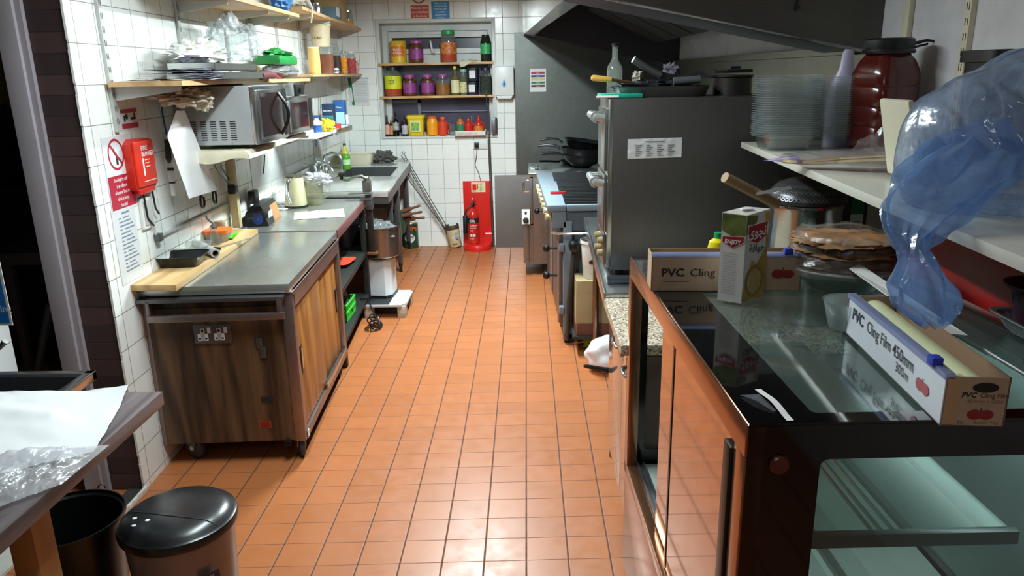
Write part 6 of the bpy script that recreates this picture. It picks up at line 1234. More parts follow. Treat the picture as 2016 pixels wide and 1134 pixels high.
# left side frame
g = G().box(-.004, .03, 0, CL_, CH-.062, CH-.004, b=.002).box(-.004, .03, 0, .055, .385, CH-.062, b=.002).box(-.004, .03, CL_-.05, CL_, .385, CH-.062, b=.002).box(-.004, .03, 0, CL_, .385, .425, b=.002)
Q('door_side_frame', g, m_bronze)
Q('door_track', G().box(.03, .055, .04, CL_-.04, .40, .425).box(.03, .036, .04, CL_-.04, .425, .434).box(.049, .055, .04, CL_-.04, .425, .434), m_ssd)
d1 = Q('sliding_door', G().box(.024, .029, .40, .78, .43, CH-.066), m_mirror, lab='inner mirrored door')
d2 = Q('sliding_door', G().box(.010, .015, .06, .585, .43, CH-.066), m_mirror, lab='outer mirrored door')
Q('door_edge', G().box(.008, .017, .575, .587, .43, CH-.066), m_bk, d2)
Q('door_pull', G().box(-.010, .012, .06, .098, .43, CH-.075, b=.004), m_blk, d2, 'black edge pull')
# near end: black glass with rounded window
def rrect(x0, x1, z0, z1, r, n=5):
    o = []
    for cx, cz, a0 in ((x1-r, z1-r, 0), (x0+r, z1-r, 90), (x0+r, z0+r, 180), (x1-r, z0+r, 270)):
        for k in range(n+1): a = math.radians(a0+90*k/n); o.append((cx+r*math.cos(a), cz+r*math.sin(a)))
    return o
def framed(F, W, H, inner, t, m=0):
    """plate W x H with a rounded hole, as a mesh of thickness t"""
    g = G(); n = len(inner); outer = []
    cx = sum(p[0] for p in inner)/n; cz = sum(p[1] for p in inner)/n
    for (x, z) in inner:
        dx, dz = x-cx, z-cz; k = min(((W if dx > 0 else 0)-cx)/dx if abs(dx) > 1e-9 else 9e9, ((H if dz > 0 else 0)-cz)/dz if abs(dz) > 1e-9 else 9e9); outer.append([cx+dx*k, cz+dz*k])
    for c in ((0, 0), (W, 0), (W, H), (0, H)):
        i = min(range(n), key=lambda i: (outer[i][0]-c[0])**2+(outer[i][1]-c[1])**2); outer[i] = list(c)
    for c in (0, t):
        b = len(g.v); g.v += [F.p(x, z, c) for x, z in inner]+[F.p(x, z, c) for x, z in outer]
        g.f += [(b+i, b+(i+1) % n, b+n+(i+1) % n, b+n+i) for i in range(n)]; g.m += [m]*n
    g.f += [(i, (i+1) % n, 2*n+(i+1) % n, 2*n+i) for i in range(n)]+[(n+i, n+(i+1) % n, 3*n+(i+1) % n, 3*n+i) for i in range(n)]; g.m += [m]*2*n
    return g
Fn = Fr((0, .006, .02), (1, 0, 0), ZU)
inner = rrect(.125, CW-.045, .44, CH-.02-.068, .015)
Q('end_frame', framed(Fn, CW, CH-.024, inner, .006), m_bg)
Q('end_pane', G().fbox(Fr((0, .012, 0), (1, 0, 0), ZU), .11, CW-.04, .44, CH-.07, 0, .004), m_case)
Q('disc', G().lathe((.055, 0, 1.055), [(.017, 0), (.017, .006), (.014, .009), (1e-6, .010)], 24, R=Matrix.Rotation(PI/2, 3, 'X')), mat('maroon_disc', '57231d', .35), lab='maroon round button')
# far end and front glass
Ff = Fr((0, CL_, .02), (1, 0, 0), ZU); Q('end_frame', framed(Ff, CW, CH-.024, rrect(.06, CW-.05, .44, CH-.09, .015), .006), m_bg)
Q('front_frame', G().box(CW-.012, CW, 0, CL_, .02, .44).box(CW-.012, CW, 0, CL_, CH-.06, CH-.006).box(CW-.02, CW, 0, .03, .44, CH-.06).box(CW-.02, CW, CL_-.03, CL_, .44, CH-.06), m_bg)
Q('front_pane', G().box(CW-.008, CW-.003, .03, CL_-.03, .44, CH-.06), film('frosted_front', 'd5e6e6', .75, .3, .6))
# top
Ft = Fr((0, 0, CH-.006), (1, 0, 0), (0, 1, 0))
Q('top_frame', framed(Ft, CW, CL_, rrect(.118, CW-.03, .035, CL_-.035, .012), .006), m_bg)
Q('top_glass', G().box(.11, CW-.02, .03, CL_-.03, CH-.010, CH-.0062), m_caset)
# inside
m_in = mat('case_inner', 'aab0aa', .35, var=.03)
Q('deck', G().box(.055, CW-.02, .02, CL_-.02, .40, .412), m_in)
sh = Q('glass_shelf', G().box(.10, .53, .09, CL_-.08, .858, .864), film('shelf_glass', 'cfe0dc', .08, .30, .45))
g = G().box(.10, .545, .075, .092, .835, .862, b=.001); Q('shelf_rail', g, mat('brown_rail', '231b18', .35), sh)
g = G().box(.500, .545, .09, CL_-.08, .838, .852, b=.001); Q('shelf_rail', g, mat('dark_rail', '3a3d3c', .35, metal=.5), sh)
g = G()
for x in (.28, .297, .32): g.box(x, x+.005, .09, CL_-.08, .850, .857)
Q('shelf_strip', g, m_ssl, sh)
g = G().box(.20, .30, .05, CL_-.05, .412, .43).box(.34, .42, .05, CL_-.05, .412, .43).box(.46, .52, .05, CL_-.05, .412, .445); Q('light_channel', g, mat('channel_grey', '8f9692', .4))
lt = bpy.data.lights.new('case_strip_light', 'AREA'); lt.shape = 'RECTANGLE'; lt.size = .03; lt.size_y = .9; lt.energy = 2.0; lt.color = (.80, 1, .97)
lo = bpy.data.objects.new('case_strip_light', lt); COL.objects.link(lo); Mx = RM[DC.name]
lo.location = Mx @ Vector((.69, .58, CH-.07)); lo.rotation_euler = (0, .25, .0316)
Q('lamp_strip', G().box(.675, .705, .12, 1.04, CH-.062, CH-.05), m_wh)
# ---- things on the case
ZC = CH+.0006
def cling(nm, lab, cx, cy, rot, L, dy, H, front_face, flap=False):
    t = thing(nm, lab, 'box', (cx, cy, ZC), rot); d = dy
    def A(n, g, m, p=t, lab2=None): return part(n, g, m, p, lab2, local=True)
    m_card = mat('cling_card', 'b49a80', .6, var=.08, vs=12); m_inn = mat('card_inside', '8a6a4e', .7); m_wc = mat('white_gloss_card', 'd9dce4', .25, var=.02)
    mf = m_card if front_face == 'card' else m_wc
    A('front_wall', G().box(0, L, 0, .003, 0, H), mf); A('back_wall', G().box(0, L, d-.003, d, 0, H), m_inn)
    A('base', G().box(0, L, 0, d, 0, .002), m_inn); A('end_wall', G().box(0, .003, 0, d, 0, H), m_card); A('end_wall', G().box(L-.003, L, 0, d, 0, H), m_card)
    A('film_roll', G().lathe((.012, d/2, .045), [(.012, 0), (.034, 0), (.034, L-.024), (.012, L-.024)], 28, R=Matrix.Rotation(PI/2, 3, 'Y')), mat('film_roll', 'd2d3a8', .25, var=.03))
    cut = A('cutter_rail', G().box(.0, L, -.004, .012, H-.004, H+.006), film('cutter_lilac', 'bcc6ea', .6, .12, .8)); A('cutter', G().obox((L*.90, .0, H+.010), (.022, .018, .016), b=.003), mat('cutter_blue', '2a3fae', .35), cut, 'blue sliding cutter')
    return t, A
def peach(g, F, a, b, s, m=0):
    g.ell(F, a-s*.42, b, s*.55, s*.42, .0012, m).ell(F, a+s*.42, b, s*.55, s*.40, .0014, m).rect(F, a-s*.04, a+s*.04, b+s*.3, b+s*.6, .0014, m+1); return g
m_pe = mat('peach_red', '8f2520', .45, var=.2, vs=40); m_pst = mat('stem_brown', '4a2a1c', .5)
q0 = onZ(1281, 573, ZC); q1 = onZ(1575, 573, ZC)
L1 = (q1-q0).length; rot1 = math.atan2(q1.y-q0.y, q1.x-q0.x); H1 = onY(1281, 503, q0.y).z-ZC
t, A = cling('cling_film_box', 'open buff cling film box standing behind the juice carton on the case', q0.x, q0.y, rot1, L1, .085, H1, 'card')
F_ = Fr((0, 0, 0), (1, 0, 0), ZU)
A('print', G().text(F_, 'PVC', .026, H1*.42, .030, 0, .028, c=.0012, sx=1.1).text(F_, 'Cling Film', .100, H1*.42, .030, 0, .004, c=.0012, sx=1.05).rect(F_, .03, .10, H1*.27, H1*.285, .0012), m_ink)
A('peach_print', peach(G(), F_, L1-.048, H1*.48, .030), [m_pe, m_pst])
r0 = onZ(1665, 655, ZC); r1 = onZ(1850, 838, ZC); L2 = (r1-r0).length; rot2 = math.atan2(r1.y-r0.y, r1.x-r0.x); H2 = onY(1855, 742, r1.y).z-ZC
t, A = cling('cling_film_box', 'open white cling film box with its flap up at the near edge of the case', r0.x, r0.y, rot2, L2, .098, H2, 'white')
A('print', G().text(F_, 'PVC', .030, H2*.52, .034, 0, .028, c=.0012, sx=1.05).text(F_, 'Cling Film 450mm', .114, H2*.52, .034, 0, .003, c=.0012, sx=.90).text(F_, '300m', .265, H2*.24, .026, 0, .0, c=.0012), mat('charcoal_ink', '3a3c44', .5))
A('peach_print', peach(G(), F_, L2-.075, H2*.42, .026), [mat('peach_pink', 'b2565a', .45), m_pst])
Fe = Fr((L2, 0, 0), (0, 1, 0), ZU); e = .098
g = G().ell(Fe, e*.62, H2*.80, .020, .0085, .0012, 0).text(Fe, 'PVC', e*.26, H2*.60, .0125, 1, .022, c=.0012, skew=.15).text(Fe, 'Cling Film', e*.55, H2*.60, .0110, 2, .004, c=.0012).text(Fe, '450mm x 300m', e*.36, H2*.49, .009, 3, .0, c=.0012)
peach(g, Fe, e*.60, H2*.25, .021, 4)
for k, tx in enumerate(('Buy', 'Return', 'Top')): g.text(Fe, tx, e*(.25+.26*k), H2*.06, .008, 3, .0, c=.0012)
A('end_print', g, [mat('black_oval', '191412', .5), m_ink, mat('brown_grey_ink', '4d423b', .5), mat('faint_ink', '8a715e', .6), m_pe, m_pst])
A('side_flap', G().rect(Fe, .002, .022, .004, H2-.004, .0012, 0), mat('flap_card', 'bd966e', .6))
q = [onY(1672, 530, 1.80), onY(1692, 521, 1.82), onY(1905, 662, 1.40), onY(1850, 657, 1.38)]
part('lid_flap', G().hexa(q+[p+Vector((0, 0, .002)) for p in q]), m_stick, t, 'white card flap standing up behind the roll')
# juice carton
j0 = onZ(1412, 590, ZC); j1 = onZ(1459, 598, ZC); j2 = onZ(1503, 585, ZC)
HJ = onY(1418, 415, j0.y+.02).z-ZC
t = thing('juice_carton', 'upright fruit juice carton with guava picture and Arabic lettering on the case', 'carton', (j1.x, j1.y, ZC))
w1 = (j1-j0).length; w2 = (j2-j1).length; u1 = (j1-j0).normalized(); u2 = (j2-j1).normalized()
c3 = j0+u2*w2
def at(p, z): return Vector((p.x, p.y, ZC+z))
g = G().hexa([at(j0, 0), at(j1, 0), at(j2, 0), at(c3, 0), at(j0, HJ), at(j1, HJ-.002), at(j2, HJ+.004), at(c3, HJ+.004)]); part('carton_body', g, mat('juice_white', 'cfc9c4', .3, var=.04), t)
Fa = Fr(at(j0, 0), u1, ZU); Fb_ = Fr(at(j1, 0), u2, ZU)
m_jr = mat('juice_red', '9c2328', .35, var=.03); m_jg = mat('juice_green', '5f6b35', .4, var=.5, vs=35); m_jy = mat('juice_yellow', 'b08a32', .4, var=.3, vs=30); m_jp = mat('guava_flesh', 'b59a5c', .4, var=.15, vs=60)
g = G()
g.poly(Fa, [(.001, HJ*.99), (.001, HJ*.80), (w1*.5, HJ*.74), (w1-.001, HJ*.76), (w1-.001, HJ*.985)], .0005, 0).poly(Fb_, [(.001, HJ*.985), (.001, HJ*.78), (w2*.25, HJ*.70), (w2*.5, HJ*.97)], .0005, 0)
g.poly(Fb_, [(w2-.001, HJ*.99), (w2*.80, HJ*.99), (w2*.93, HJ*.60), (w2*.55, HJ*.42), (w2*.33, HJ*.48), (.001, HJ*.10), (.001, .002), (w2-.001, .002)], .0006, 1)
g.ell(Fb_, w2*.48, HJ*.23, w2*.40, HJ*.185, .0010, 2).ell(Fb_, w2*.48, HJ*.23, w2*.30, HJ*.14, .0013, 3)
part('picture', g, [m_jg, m_jy, mat('guava_rim', '8a6f2d', .4), m_jp], t)
sh_ = lambda W, x0, x1, z0, z1: [(x0, z1), (x1, z1+.004), (x1, z0+.012), ((x0+x1)/2, z0-.004), (x0, z0+.008)]
g = G().poly(Fa, sh_(0, .003, w1-.002, HJ*.63, HJ*.74), .001, 1).poly(Fb_, sh_(0, .004, w2-.006, HJ*.68, HJ*.875), .0015, 1)
g.poly(Fa, [(a*.94+w1*.03, b_*.985+HJ*.012) for a, b_ in sh_(0, .003, w1-.002, HJ*.635, HJ*.735)], .0015, 0).poly(Fb_, [(a*.92+w2*.04, b_*.985+HJ*.012) for a, b_ in sh_(0, .004, w2-.006, HJ*.68, HJ*.868)], .0022, 0)
part('logo_shield', g, [m_jr, m_stick], t)
g = G().text(Fa, 'ENJOY', w1*.5, HJ*.665, .0145, 0, .025, 'CENTER', .0022, sx=.95).text(Fb_, '\ufef1\ufeee\ufee0\ufe93\ufe8d'[::1] if False else '\ufeef\ufeee\ufb7d\ufee7\ufe8d', w2*.5, HJ*.745, .034, 0, .02, 'CENTER', .0028)
part('logo_lettering', g, m_stick, t)
g = G().text(Fb_, '\ufe94\ufed3\ufe8d\ufeee\ufe9f', w2*.5, HJ*.57, .027, 0, .01, 'CENTER', .0016)
for k in range(16): g.rect(Fa, w1*.12, w1*(.7+.12*((k*3) % 3)), HJ*(.10+.030*k), HJ*(.10+.030*k)+.0011, .0012, 1)
part('small_print', g, [mat('guava_green_ink', '3d5a34', .5), mat('pale_print', '9d8f92', .5)], t)
part('opening_tab', G().obox(at((j0+j2)/2, HJ+.006), (.030, .016, .003), rz(.2), b=.001), m_stick, t)
# lemon bottle
b = onZ(1402, 500, ZC); b.y = 2.268; hL = .052
t = thing('lemon_juice_bottle', 'small yellow lemon-shaped juice bottle with green cap behind the cling film box', 'bottle', b)
part('lemon_body', G().lathe(b, [(.015, 0), (.026, .012), (.030, .032), (.025, .054), (.012, .064)], 24), mat('lemon_skin', 'e3d21e', .35, bump=.2), t)
part('cap', G().lathe(b+Vector((0, 0, .063)), [(.012, 0), (.012, .018), (1e-6, .020)], 18), mat('cap_green', '159a54', .35), t)
# bread dish
b = onZ(1668, 560, ZC)+Vector((.0, .0, 0)); b = Vector((.835, 2.13, ZC))
b = onZ(1660, 590, ZC); b = Vector((b.x+.035, b.y+.12, ZC)); rD = .135
t = thing('glass_dish', 'deep round glass dish holding a pile of flatbreads', 'dish', b)
part('dish_body', G().shell(b, [(rD*.6, 0), (rD*.68, .006), (rD*.95, .05), (rD*.98, .058)], 44, t=.003), m_gl, t)
part('dish_rim', G().lathe(b+Vector((0, 0, .057)), [(rD*.95, 0), (rD*1.0, .001), (rD*1.01, .004), (rD*.96, .005)], 44), m_stick, t)
m_bread = mat('flatbread', '8a6038', .75, var=.65, vs=22)
for k in range(6):
    g = G().blob(b+Vector((.01*math.sin(k*2.1), .008*math.cos(k*3), .070+.0125*k)), (rD*.93, rD*.93, .0105), .13, 2.8, 40+k, 52, 12, ridg=.22)
    one('flatbread', g, m_bread, '%s browned flatbread in the pile on the glass dish' % ('bottom', 'second', 'third', 'fourth', 'fifth', 'topmost')[k], 'bread', 'flatbreads stacked on the glass dish')
def wrapfn(i, j, h):
    a = 2*PI*i; r = rD*(1.06-.22*j)*(1+.05*noise.noise(Vector((math.cos(a)*4, math.sin(a)*4, j*3)))); return b+Vector((r*math.cos(a), r*math.sin(a), .05+.10*j**.7+h))
one('cling_wrap', G().sheet(None, 1, 1, .014, 9, 3, 60, 14, fn=lambda i, j, h: wrapfn(i, j, h if 0 < i < 1 else 0)), film('cling_wrap', 'f2f2ee', .13, .08, 1.3, .08, 30, .5), 'clear cling film wrapped loosely round the flatbreads', 'cling film')
# clear tub
b = onZ(1650, 655, ZC)+Vector((.03, .035, 0)); one('clear_deli_tub', G().shell(b, [(.035, 0), (.037, .003), (.052, .062), (.055, .064)], 32, t=.0012), film('deli_tub', 'e4eeee', .25, .08, .9), 'empty clear round tub standing behind the white cling film box', 'tub')
# foil tray and purple bowl
b = onZ(1925, 634, ZC); cf = Vector((b.x+.092, b.y-.120, ZC))
t = thing('foil_tray', 'crimped aluminium foil tray at the right edge of the display case', 'tray', cf)
g = G(); n = 72; vs = []
for (r, z, cr) in ((.060, 0, 0), (.063, .003, .001), (.080, .036, .002), (.082, .038, 0), (.091, .040, 0), (.091, .037, 0)):
    for i in range(n):
        a = 2*PI*(i+.5)/n; ca, sa = math.cos(a), math.sin(a); k = 1/((abs(ca)**7+abs(sa)**7)**(1/7)); rr = (r+cr*(1 if i % 2 else -1))*k; vs.append(cf+Vector((rr*ca, rr*sa*1.25, z)))
g.add(vs, [(j*n+i, j*n+(i+1) % n, (j+1)*n+(i+1) % n, (j+1)*n+i) for j in range(5) for i in range(n)]+[tuple(reversed(range(n)))])
part('tray_body', g, steel('foil', 'eef2f2', .28, (1, 1, 1), .1, 8), t)
pb = onY(1963, 552, 1.60); pb = Vector((pb.x+.078, 1.60, ZC+.0035)); pb.y = min(pb.y, cf.y+.045)
t = thing('purple_bowl', 'purple-brown plastic pot with a flared rim standing in the foil tray', 'pot', pb)
part('bowl_body', G().shell(pb, [(.042, 0), (.044, .004), (.056, .075), (.062, .09), (.074, .10), (.076, .105)], 40, t=.003), film('mauve_plastic', '5c424c', .92, .12, .8), t)
one('pot_contents', G().lathe(pb+Vector((0, 0, .0045)), [(.040, 0), (.048, .05), (1e-6, .055)], 26), mat('dark_contents', '3a2a28', .6), 'dark contents of the purple pot on the case', 'food')
# paper strip lying at near left of the top
s0, s1 = onZ(1492, 768, ZC), onZ(1556, 830, ZC); d = (s1-s0).normalized(); n_ = Vector((-d.y, d.x, 0))*.006
one('paper_strip', G().grid(lambda i, j: s0.lerp(s1, i)+n_*(j*2-1)+Vector((0, 0, .002+.006*math.sin(PI*i)**2)), 12, 1), m_stick, 'curled white paper strip near the front corner of the case top', 'paper')
one('torn_film', G().grid(lambda i, j: s0+d*(.02+.07*i)+n_*(-1-6*j*(1-i*.8))+Vector((0, 0, .0015+.004*math.sin(PI*i)*j)), 10, 6), film('torn_film', 'd8d8e4', .3, .1, .7), 'torn scrap of clear film beside the curled paper strip', 'film')
# ---- on the granite behind the case: stock pot, strainer, tube, sign box
ZG = .8288
pc = onY(1575, 480, 2.62); pr = (onY(1643, 440, 2.62).x-onY(1507, 440, 2.62).x)/2; zt = onY(1575, 408, 2.62-pr).z
pc = Vector((pc.x, 2.60, ZG))
t = thing('steel_stock_pot', 'tall shiny stock pot behind the display case under a dome strainer', 'pot', pc)
part('pot_body', G().shell(pc, [(pr*.98, 0), (pr, .006), (pr, zt-ZG-.02), (pr*1.04, zt-ZG-.012), (pr*1.04, zt-ZG)], 48, t=.004), steel('shiny_pot', 'b9bbb9', .16, (1, 1, 8), .2, 3), t)
part('pot_sticker', G().grid(lambda i, j: pc+Vector((pr*1.005*math.sin(.45+.25*i), -pr*1.005*math.cos(.45+.25*i), (zt-ZG)*.50+(zt-ZG)*.22*j)), 6, 2), mat('pot_red', '7d2430', .5), t, 'small red sticker')
sc = pc+Vector((-.0, 0, zt-ZG+.004))
t = thing('colander', 'dark upturned colander resting on the tall stock pot', 'colander', sc)
prof = [(pr*1.10, 0), (pr*1.11, .004), (pr*1.02, .035), (pr*.80, .062), (pr*.45, .078), (1e-6, .084)]
part('colander_body', G().lathe(sc, prof, 48), mat('dark_pewter', '4a4a4e', .3, metal=.6, var=.2), t)
g = G()
for j, (k0, z0) in enumerate(((1.07, .018), (.98, .040), (.85, .058))):
    n = 30-4*j
    for i in range(n):
        a = PI+PI*(i+.5*(j % 2))/n; r = pr*k0; p = sc+Vector((r*math.cos(a), r*math.sin(a), z0)); nrm = Vector((math.cos(a), math.sin(a), .5+.6*j)).normalized()
        F_ = Fr(p+nrm*.0015, Vector((-math.sin(a), math.cos(a), 0)), nrm.cross(Vector((-math.sin(a), math.cos(a), 0)))*-1 if False else Vector((-math.cos(a)*nrm.z, -math.sin(a)*nrm.z, math.hypot(nrm.x, nrm.y))))
        g.ring(F_, 0, 0, .0065, .0016, .0012, 0, 10)
part('hole_pattern', g, mat('pewter_light', '7e7e82', .3, metal=.6), t)
part('knob', G().lathe(sc+Vector((0, 0, .083)), [(.012, 0), (.012, .008), (1e-6, .012)], 14), m_blk, t)
one('cream_lid', G().hexa([onY(1487, 385, 2.44), onY(1560, 372, 2.44), onY(1560, 372, 2.46), onY(1487, 385, 2.46), onY(1490, 378, 2.44), onY(1555, 366, 2.44), onY(1555, 366, 2.46), onY(1490, 378, 2.46)]), m_paper, 'pale folded paper edge under the colander rim', 'paper')
p0, p1 = onY(1427, 349, 2.42), onY(1530, 402, 2.50); dd = (p1-p0).normalized(); Rq = dd.to_track_quat('Z', 'Y').to_matrix()
one('cardboard_tube', G().lathe(p0, [(.0095, 0), (.017, 0), (.017, (p1-p0).length), (.0095, (p1-p0).length), (.0095, .01)], 24, R=Rq), mat('tan_tube', '9c8460', .6, var=.1), 'tan cardboard tube resting against the colander, pointing at the oven', 'tube')
a = onY(1663, 500, 2.72); b2 = onY(1690, 500, 2.72)
t = thing('switch_cabinet', 'dark steel cabinet edged with green, white and red warning strips under the shelf', 'cabinet', (a.x+.1, 2.78, ZG))
part('cabinet_body', G().box(a.x-.03, XR-.003, 2.72, 2.855, ZG, 1.385, b=.003), mat('charcoal_paint', '33353a', .5), t)
part('end_plate', G().box(a.x+.062, XR-.004, 2.712, 2.719, ZG, 1.384), m_grey, t)
F_ = FB((a.x+.006, 2.7195, 0)); 
part('warning_strip', G().rect(F_, 0, .045, 1.18, 1.36, .001, 0).rect(F_, 0, .045, 1.10, 1.178, .001, 1).rect(F_, 0, .045, .98, 1.098, .001, 2).ring(F_, .0225, 1.139, .014, .003, .002, 3, 16).text(F_, 'ON', .006, 1.33, .014, 1, 0, c=.002).text(F_, 'OFF', .006, 1.28, .014, 1, 0, c=.002).text(F_, 'TEST', .006, 1.23, .014, 1, 0, c=.002), [m_signg, m_stick, mat('strip_red', '8c2030', .5), mat('violet_ring', '6a4fb0', .5)], t)
# red board
A0 = Mx @ Vector((CW+.012, 0, 0))
g = G().hexa([(1.035, .95, 1.10), (1.055, .95, 1.10), (1.02, 2.25, 1.10), (1.0, 2.25, 1.10), (1.035, .95, 1.232), (1.055, .95, 1.232), (1.02, 2.25, 1.232), (1.0, 2.25, 1.232)])
one('red_counter_panel', G().hexa([(1.155, .9, 0), (1.175, .9, 0), (1.135, 2.28, 0), (1.115, 2.28, 0), (1.155, .9, 1.388), (1.175, .9, 1.388), (1.135, 2.28, 1.388), (1.115, 2.28, 1.388)]), mat('counter_red', 'a5201c', .3, var=.05), 'long bright red panel standing behind the display case under the shelf', 'panel')
# ---- wall shelf on the right
SZ = 1.415
RS = thing('wall_shelf', 'long white wall shelf on the right loaded with tubs, jar and bags', 'shelf', (1.1, 1.8, SZ-.02))
ex = lambda y: .75+(y-1.0)*.057
part('shelf_board', G().hexa([(ex(.5), .5, SZ-.022), (XR-.002, .5, SZ-.022), (XR-.002, 3.03, SZ-.022), (ex(3.03), 3.03, SZ-.022), (ex(.5), .5, SZ), (XR-.002, .5, SZ), (XR-.002, 3.03, SZ), (ex(3.03), 3.03, SZ)], b=.001), mat('white_melamine', 'cfccc0', .25, var=.02), RS)
for y in (.9, 2.487): part('bracket', G().prism(Fr((0, y, 0), (1, 0, 0), ZU), [(XR-.02, SZ-.10), (XR-.35, SZ-.04), (XR-.35, SZ-.023), (XR-.02, SZ-.023)], 0, .008), m_cream, RS)
# nested clear containers
m_cont = film('clear_container', 'cfe0e4', .045, .06, 1.0, tint=.06)
m_crim = film('container_rim', 'dcebee', .38, .10, 1.0, tint=.1)
def contmesh(cx, cy, z, rot):
    R = rz(rot); g = G().lathe((cx, cy, z), [(1e-6, 0), (.076, 0), (.080, .004), (.094, .046), (.106, .0475), (.107, .0495)], 28, sq=6, sx=1.0, sy=.72, R=R, mm=[0, 0, 0, 1, 1]); g.f = g.f[:-1]; g.m = g.m[:-1]
    return g
for s_, (cx, cy, rot, n_s, lean, lab) in enumerate(((.930, 2.72, .10, 27, (-.0002, 0), 'nearer'), (1.125, 2.80, -.20, 26, (.0006, 0), 'farther'))):
    z = SZ+.0008; base = one('takeaway_container', contmesh(cx, cy, z, rot), [m_cont, m_crim], 'clear takeaway container nested in the %s stack on the right shelf' % lab, 'container', '%s stack of clear containers' % lab)
    base['label'] = 'bottom clear takeaway container of the %s stack, standing on the right shelf' % lab; l0 = base.location.copy()
    for k in range(1, n_s):
        random.seed(k+50*s_); o = base.copy(); COL.objects.link(o); o['label'] = ('topmost clear takeaway container of the %s stack' if k == n_s-1 else 'clear takeaway container nested mid-way in the %s stack on the right shelf') % lab; o.location = l0+Vector((lean[0]*k+random.uniform(-.0015, .0015), random.uniform(-.002, .002), .0078*k)); o.rotation_euler = (0, 0, random.uniform(-.02, .02))
# detergent bottle
b = onY(1660, 270, 2.90); b = Vector((b.x, 2.93, SZ+.0005)); hB = onY(1660, 97, 2.9).z-SZ
t = thing('detergent_bottle', 'pale lilac detergent bottle with pointed neck behind the clear tubs', 'bottle', b)
part('bottle_body', G().lathe(b, [(.055, 0), (.06, .01), (.062, hB*.5), (.05, hB*.66), (.028, hB*.80), (.020, hB*.97), (.012, hB)], 28, sy=.6), mat('lilac_plastic', 'b9b4cf', .35, var=.03), t)
F_ = FB(b+Vector((0, -.0385, 0))); part('label', G().rect(F_, -.045, .0, hB*.34, hB*.62, -.0005, 0).ring(F_, .006, hB*.42, .034, .011, .001, 1).ell(F_, .006, hB*.42, .014, .014, .001, 2), [mat('lilac_label', 'a99fe0', .4), mat('violet_swirl', '4c3a9c', .4), m_stick], t)
# big red jar
jc = onY(1745, 230, 2.66); jw = onY(1812, 170, 2.66).x-onY(1680, 170, 2.66).x; jh = onY(1745, 75, 2.66).z-SZ; jc = Vector((jc.x, 2.70, SZ+.0005)); r = jw/2
t = thing('red_storage_jar', 'large dark red square-shouldered plastic jar with black screw lid on the shelf', 'jar', jc)
H = jh
part('jar_body', G().lathe(jc, [(r*.70, 0), (r*.78, .01), (r*.80, H*.20), (r*.77, H*.215), (r*.80, H*.23), (r*.80, H*.38), (r*.77, H*.395), (r*.80, H*.41), (r*.81, H*.56), (r*.78, H*.575), (r*.81, H*.59), (r*.79, H*.70), (r*.66, H*.80), (r*.52, H*.86), (r*.52, H*.88)], 48, sq=4.0, R=rz(.32)), mat('oxblood_plastic', '4f130f', .2, var=.08, coat=.3), t)
part('collar', G().lathe(jc+Vector((0, 0, H*.865)), [(r*.72, 0), (r*.75, .006), (r*.72, .014)], 36), m_blk, t)
ld_ = part('lid', G().lathe(jc+Vector((0, 0, H*.90)), [(r*.68, 0), (r*.70, .01), (r*.70, H*.085), (r*.64, H*.10), (1e-6, H*.10)], 36), m_blk, t)
p0 = jc+Vector((r*.66, 0, H*.945)); part('lid_clip', G().tube([p0, p0+Vector((.05, 0, .012)), p0+Vector((.075, 0, .008))], [.006, .005, .004], 8).tube([p0+Vector((0, 0, -.012)), p0+Vector((.055, 0, .0))], .004, 8), m_blk, ld_)
# skewers in a bag
k0, k1 = onZ(1545, 322, SZ+.012), onZ(1755, 330, SZ+.012)
t = thing('skewer_pack', 'bundle of pale wooden skewers with purple header in a clear bag on the shelf edge', 'pack', (k0+k1)/2)
g = G(); random.seed(11)
for k in range(16):
    o = Vector((.0, -.018+.0035*k, .004+.010*random.random())); m_ = (k0+k1)/2+o*1.6+Vector((0, -.01, 0)); g.tube([k0+o*.6, k0.lerp(k1, .25)+o+Vector((0, -.006, -.004)), m_, k1+o*2.2+Vector((.01, 0, .006))], .0032, 5)
part('skewers', g, mat('pale_bamboo', 'c9b38a', .5, var=.15), t)
h0 = onZ(1503, 318, SZ+.006)
g = G().grid(lambda i, j: h0.lerp(k0+(k1-k0)*.12, i)+Vector((0, (j-.5)*.012*(1+4*i), .004+.022*math.sin(PI*j)*i)), 14, 10); part('purple_header', g, mat('header_purple', '4b2568', .35, var=.6, vs=30), t)
def skfn(i, j, h):
    p = k0.lerp(k1, .02+.96*i); return p+Vector((0, -.045+.12*j, .004+.045*math.sin(PI*j)*(.5+.5*i)+h*.8))
m_clr = film('clear_wrap', 'dcd8dc', .12, .07, 1.0, .06, 14, .35)
part('clear_wrap', G().sheet(None, .3, .2, .012, 16, 17, 34, 20, fn=skfn), m_clr, t)
z0, z1 = onY(1690, 300, 2.2), onY(1775, 232, 2.0)
def flp(i, j, h):
    a = onZ(1640, 325, SZ+.02); b_ = onZ(1750, 330, SZ+.02); c = onY(1765, 228, 1.98); d_ = onY(1775, 300, 1.9)
    return a.lerp(c, i).lerp(b_.lerp(d_, i), j)+Vector((0, h*2, h))
part('bag_tail', G().sheet(None, .25, .15, .010, 14, 18, 26, 16, fn=flp), m_clr, t)
